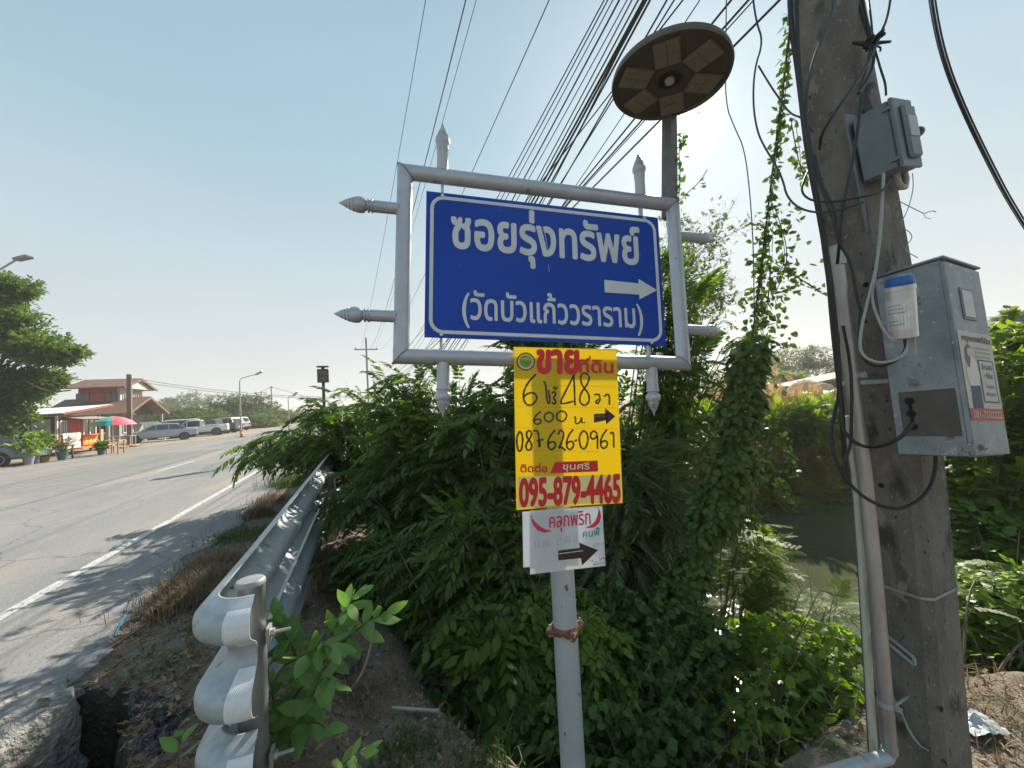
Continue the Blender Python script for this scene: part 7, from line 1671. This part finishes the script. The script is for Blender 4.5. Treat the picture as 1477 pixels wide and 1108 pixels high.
P = np.concatenate([XY, z[:, None] + rg.uniform(.002, .018, (n, 1))], 1); Dd = rg.normal(size=(n, 3)) * [1, 1, .22]; V, Q, T = scatter([proto_single(.5, .3, -.3, s, 2) for s in range(3)], P, Dd, rg.normal(size=(n, 3)) * .35 + [0, 0, 1], .038 * rg.uniform(.35, 1.5, n), rg, tv=.95)
o = link_mesh('leaf_litter', fast_mesh('leaf_litter', V, Q, L_dry, tint=T)); tag(o, 'dry brown leaf litter scattered over the verge and the bank', 'leaf litter', kind='stuff')
XY = np.concatenate([region(5000, rg, 0), region(4200, rg, 1)]); z, d = heights(XY); ok = (d < -.01); XY = XY[ok]; z = z[ok]; n = len(XY); k = 6
oct_v = np.array([(1, 0, 0), (0, 1, 0), (-1, 0, 0), (0, -1, 0), (0, 0, .8), (0, 0, -.8)], float); oct_q = np.array([(0, 1, 4, 4), (1, 2, 4, 4), (2, 3, 4, 4), (3, 0, 4, 4)])
box_v = np.array([(x, y, zz) for zz in (-.6, .6) for y in (-.8, .8) for x in (-1, 1)], float) * (1 + rg.normal(size=(8, 3)) * .18); box_q = np.array([(4, 5, 7, 6), (0, 1, 5, 4), (2, 6, 7, 3), (0, 4, 6, 2), (1, 3, 7, 5)])
V, Q, T = scatter([(box_v, box_q, np.full(5, .5)), (box_v[:, [1, 0, 2]] * [1, .8, .7], box_q[:, ::-1], np.full(5, .5))], np.concatenate([XY, z[:, None]], 1), rg.normal(size=(n, 3)) * [1, 1, .3], rg.normal(size=(n, 3)) * .3 + [0, 0, 1], .0048 * np.exp(rg.normal(size=n) * .5), rg, .9)
L_peb = leafmat('pebble', (.09, .08, .07), (.38, .35, .31), (0, 0, 0), .9, .0); o = link_mesh('gravel', fast_mesh('gravel', V, Q, L_peb, tint=T)); tag(o, 'loose gravel and crumbs of asphalt on the ground', 'gravel', kind='stuff')
for k_, (px_, py_, hh_) in enumerate(((455, 985, .10), (560, 1075, .07), (610, 1050, .06), (420, 880, .12), (300, 905, .05), (250, 960, .04), (520, 1000, .07), (690, 1090, .08))):
    tuft(px_, py_, -.05, 260, hh_, .09, L_gr if k_ % 3 else L_straw, ['weed tuft right of the rail beneath the leafy seedling', 'small weed tuft on the gravel mound', 'small green tuft near the white plastic tube', 'weed tuft behind the rail post', 'sparse tuft on the verge left of the rail', 'tiny tuft among the dry leaves by the hole', 'small tuft beside the curved stick', 'small tuft left of the sign post foot'][k_], 600 + k_, lean=1.3, name='weed_tuft')['kind'] = 'stuff'
# twigs and straws as stuff
b = MB(); rg = np.random.default_rng(401)
XY = np.concatenate([region(1500, rg, 0), region(500, rg, 1)]); z, d = heights(XY)
for (x, y), zz, dd in zip(XY, z, d):
    if dd > -.03: continue
    a = rg.uniform(0, 6.28); L = rg.uniform(.04, .16); b.tube([(x, y, zz + .008), (x + math.cos(a) * L * .5, y + math.sin(a) * L * .5, zz + .014 + rg.random() * .015), (x + math.cos(a + .4) * L, y + math.sin(a + .4) * L, zz + .008)], rg.uniform(.0010, .0022), 3, cap=False)
tag(b.build('straw_litter', mat('straw_twig', (.27, .21, .14), .9, c2=(.16, .12, .08), ns=4)), 'thin dry straws and twigs lying on the ground', 'straw litter', kind='stuff')
# single things on the ground
def gp(px, py, dz=.015):
    g = gnd(px, py, -.03); g = gnd(px, py, gz(g[0], g[1])); return np.array([g[0], g[1], gz(g[0], g[1]) + dz])
cable('plastic_strap', [gp(166, 921, .02), gp(176, 900, .03), gp(188, 884, .04), gp(208, 876, .03), gp(228, 869, .02)], .0055, mat('blue_plastic_strip', (.03, .38, .62), .4), 'bright blue plastic strap lying on the dry leaves at the asphalt edge', 'strap', n=5)
cable('dry_stick', [gp(146, 945), gp(178, 928, .03), gp(215, 900, .02)], .006, mat('stick', (.32, .22, .15), .9), 'straight pale dry stick lying beside the blue strap', 'stick', n=5)
cable('dry_stick', [gp(500, 1000, .01), gp(522, 985, .05), gp(534, 965, .1), gp(537, 952, .12)], .009, MATS['stick'], 'curved pale stick on the bank between rail and sign post', 'stick', n=5)
cable('dry_stick', [gp(718, 1070, .02), gp(730, 1090, .04), gp(745, 1120, .03)], .005, MATS['stick'], 'thin pale stick left of the sign post at the bottom edge', 'stick', n=5)
b = MB(); a_, c_ = gp(566, 1027, .03), gp(634, 1036, .03); b.tube([a_, c_], .009, 12); tag(b.build('white_tube', mat('white_tube', (.42, .43, .42), .5, c2=(.25, .23, .20), ns=9)), 'short white plastic tube lying under the shrubs', 'tube')
def stone(name, px, py, s, m_, label, cat, seed, flat=.6):
    rg = np.random.default_rng(seed); p = gp(px, py, s * .3); rows = []; m = MB(); ph = rg.uniform(0, 6, 4)
    for i in range(9):
        t = math.pi * i / 8; rows.append([p + np.array([math.cos(a) * math.sin(t), math.sin(a) * math.sin(t), math.cos(t) * flat]) * s * (1 + .18 * math.sin(2 * a + ph[0]) * math.sin(t) + .12 * math.sin(3 * t + ph[1] + a * 1)) for a in np.linspace(0, 2 * math.pi, 15)[:-1]] )
        rows[-1].append(rows[-1][0])
    m.grid(rows); tag(m.build(name, m_, angle=3), label, cat)
stone('stone', 505, 955, .09, mat('dark_stone', (.06, .06, .06), .85, c2=(.10, .10, .095), ns=8, bump=.5, bs=30), 'dark grey stone under the bush right of the leafy seedling', 'stone', 1); stone('stone', 492, 975, .06, MATS['dark_stone'], 'smaller dark stone in front of the grey one', 'stone', 2)
stone('foam_cup', 838 * 0 + 542, 738, .05, mat('white_foam', (.6, .6, .6), .6), 'small white scrap lying under the bush behind the rail', 'scrap', 5); stone('scrap', 333, 757, .035, MATS['white_foam'], 'small white scrap on the verge beside the rail', 'scrap', 6, .4)
# plastic bag right of the pole
rg = np.random.default_rng(9); c = gp(1408, 1046, .03); m = MB(); rows = []
for i in range(11):
    rows.append([c + np.array([(j - 7) * .014, (i - 5) * .015, .010 + .035 * abs(math.sin(i * 1.3 + j * .9)) * math.exp(-((i - 5) ** 2 + (j - 7) ** 2) / 30) + .012 * rg.random()]) for j in range(15)])
m.grid(rows); tag(m.build('plastic_bag', mat('clear_bag', (.40, .44, .45), .25, spec=.8, c2=(.28, .30, .29), ns=18), angle=1.0), 'crumpled clear plastic bag on the ground right of the pole', 'plastic bag')
# potted plants by the kiosk
def potted(px, py, dep, pot_h, pot_r, h, m_, potm, label, seed, wide=.45, protos=SPRAY):
    p = at(px, py, dep); p[2] = .03; r = root('potted_plant', p, label, 'potted plant', 'potted plants outside the kiosk'); m = MB(); m.lathe(p, UPV, [(0, pot_r * .7), (pot_h * .9, pot_r), (pot_h, pot_r * 1.08), (pot_h, pot_r * .9), (pot_h * .9, pot_r * .85), (pot_h * .9, 0)], 16); m.build('pot', potm, r)
    rg = np.random.default_rng(seed); n = 90; P = p + UPV * (pot_h + h * .1) + rg.normal(size=(n, 3)) * [wide * .45, wide * .45, 0] + np.stack([np.zeros(n), np.zeros(n), rg.random(n) * h], -1); b = MB()
    for q in P[::6]: b.tube([p + UPV * pot_h * .8, q], .012, 4)
    b.build('stems', M_stem, r); foliage(r, protos, P, rg.normal(size=(n, 3)) + [0, 0, .6], rg.normal(size=(n, 3)) * .4 + [0, 0, 1], .32 * rg.uniform(.6, 1.2, n), m_, 0, rg)
M_potg = mat('pot_grey', (.22, .24, .26), .7); M_pott = mat('pot_terracotta', (.30, .17, .10), .8); M_potb = mat('pot_blue_green', (.05, .12, .13), .5)
potted(41, 664, 18.0, .38, .20, .6, L_bright, M_potg, 'bushy yellow green plant in a grey pot beside the sedan', 501, .4); potted(52, 661, 18.6, .5, .14, .8, L_low, M_potg, 'plant in a tall narrow grey pot left of the kiosk', 502); potted(62, 660, 19, .25, .25, 1.0, L_bright, M_pott, 'tall yellow green plant in a wide clay pot by the kiosk', 503, .42)
potted(90, 657, 19.5, .42, .22, .5, L_gray, M_potb, 'spiky grey plant in a large blue green pot at the kiosk corner', 504, .35, NARROW); potted(146, 652, 21.5, .35, .18, .15, L_low, M_potb, 'small plant in a dark pot between the kiosk and the tall chair', 505, .2)

# ------------------------------------------------------------------ humid air
HZ = bpy.data.materials.new('haze_air'); HZ.use_nodes = True; N = HZ.node_tree.nodes; N.clear(); v_ = N.new('ShaderNodeVolumePrincipled'); v_.inputs['Color'].default_value = (.90, .93, .95, 1); v_.inputs['Density'].default_value = HAZE_D; v_.inputs['Anisotropy'].default_value = .35; o_ = N.new('ShaderNodeOutputMaterial'); HZ.node_tree.links.new(v_.outputs[0], o_.inputs['Volume'])
if HAZE_D > 0:
    b = MB(); b.box((0, 500, 5.6), (2400, 2300, 15.8)); o = link_mesh('haze', b.mesh('haze', HZ, smooth=False)); tag(o, 'pale humid air', 'haze', kind='stuff')
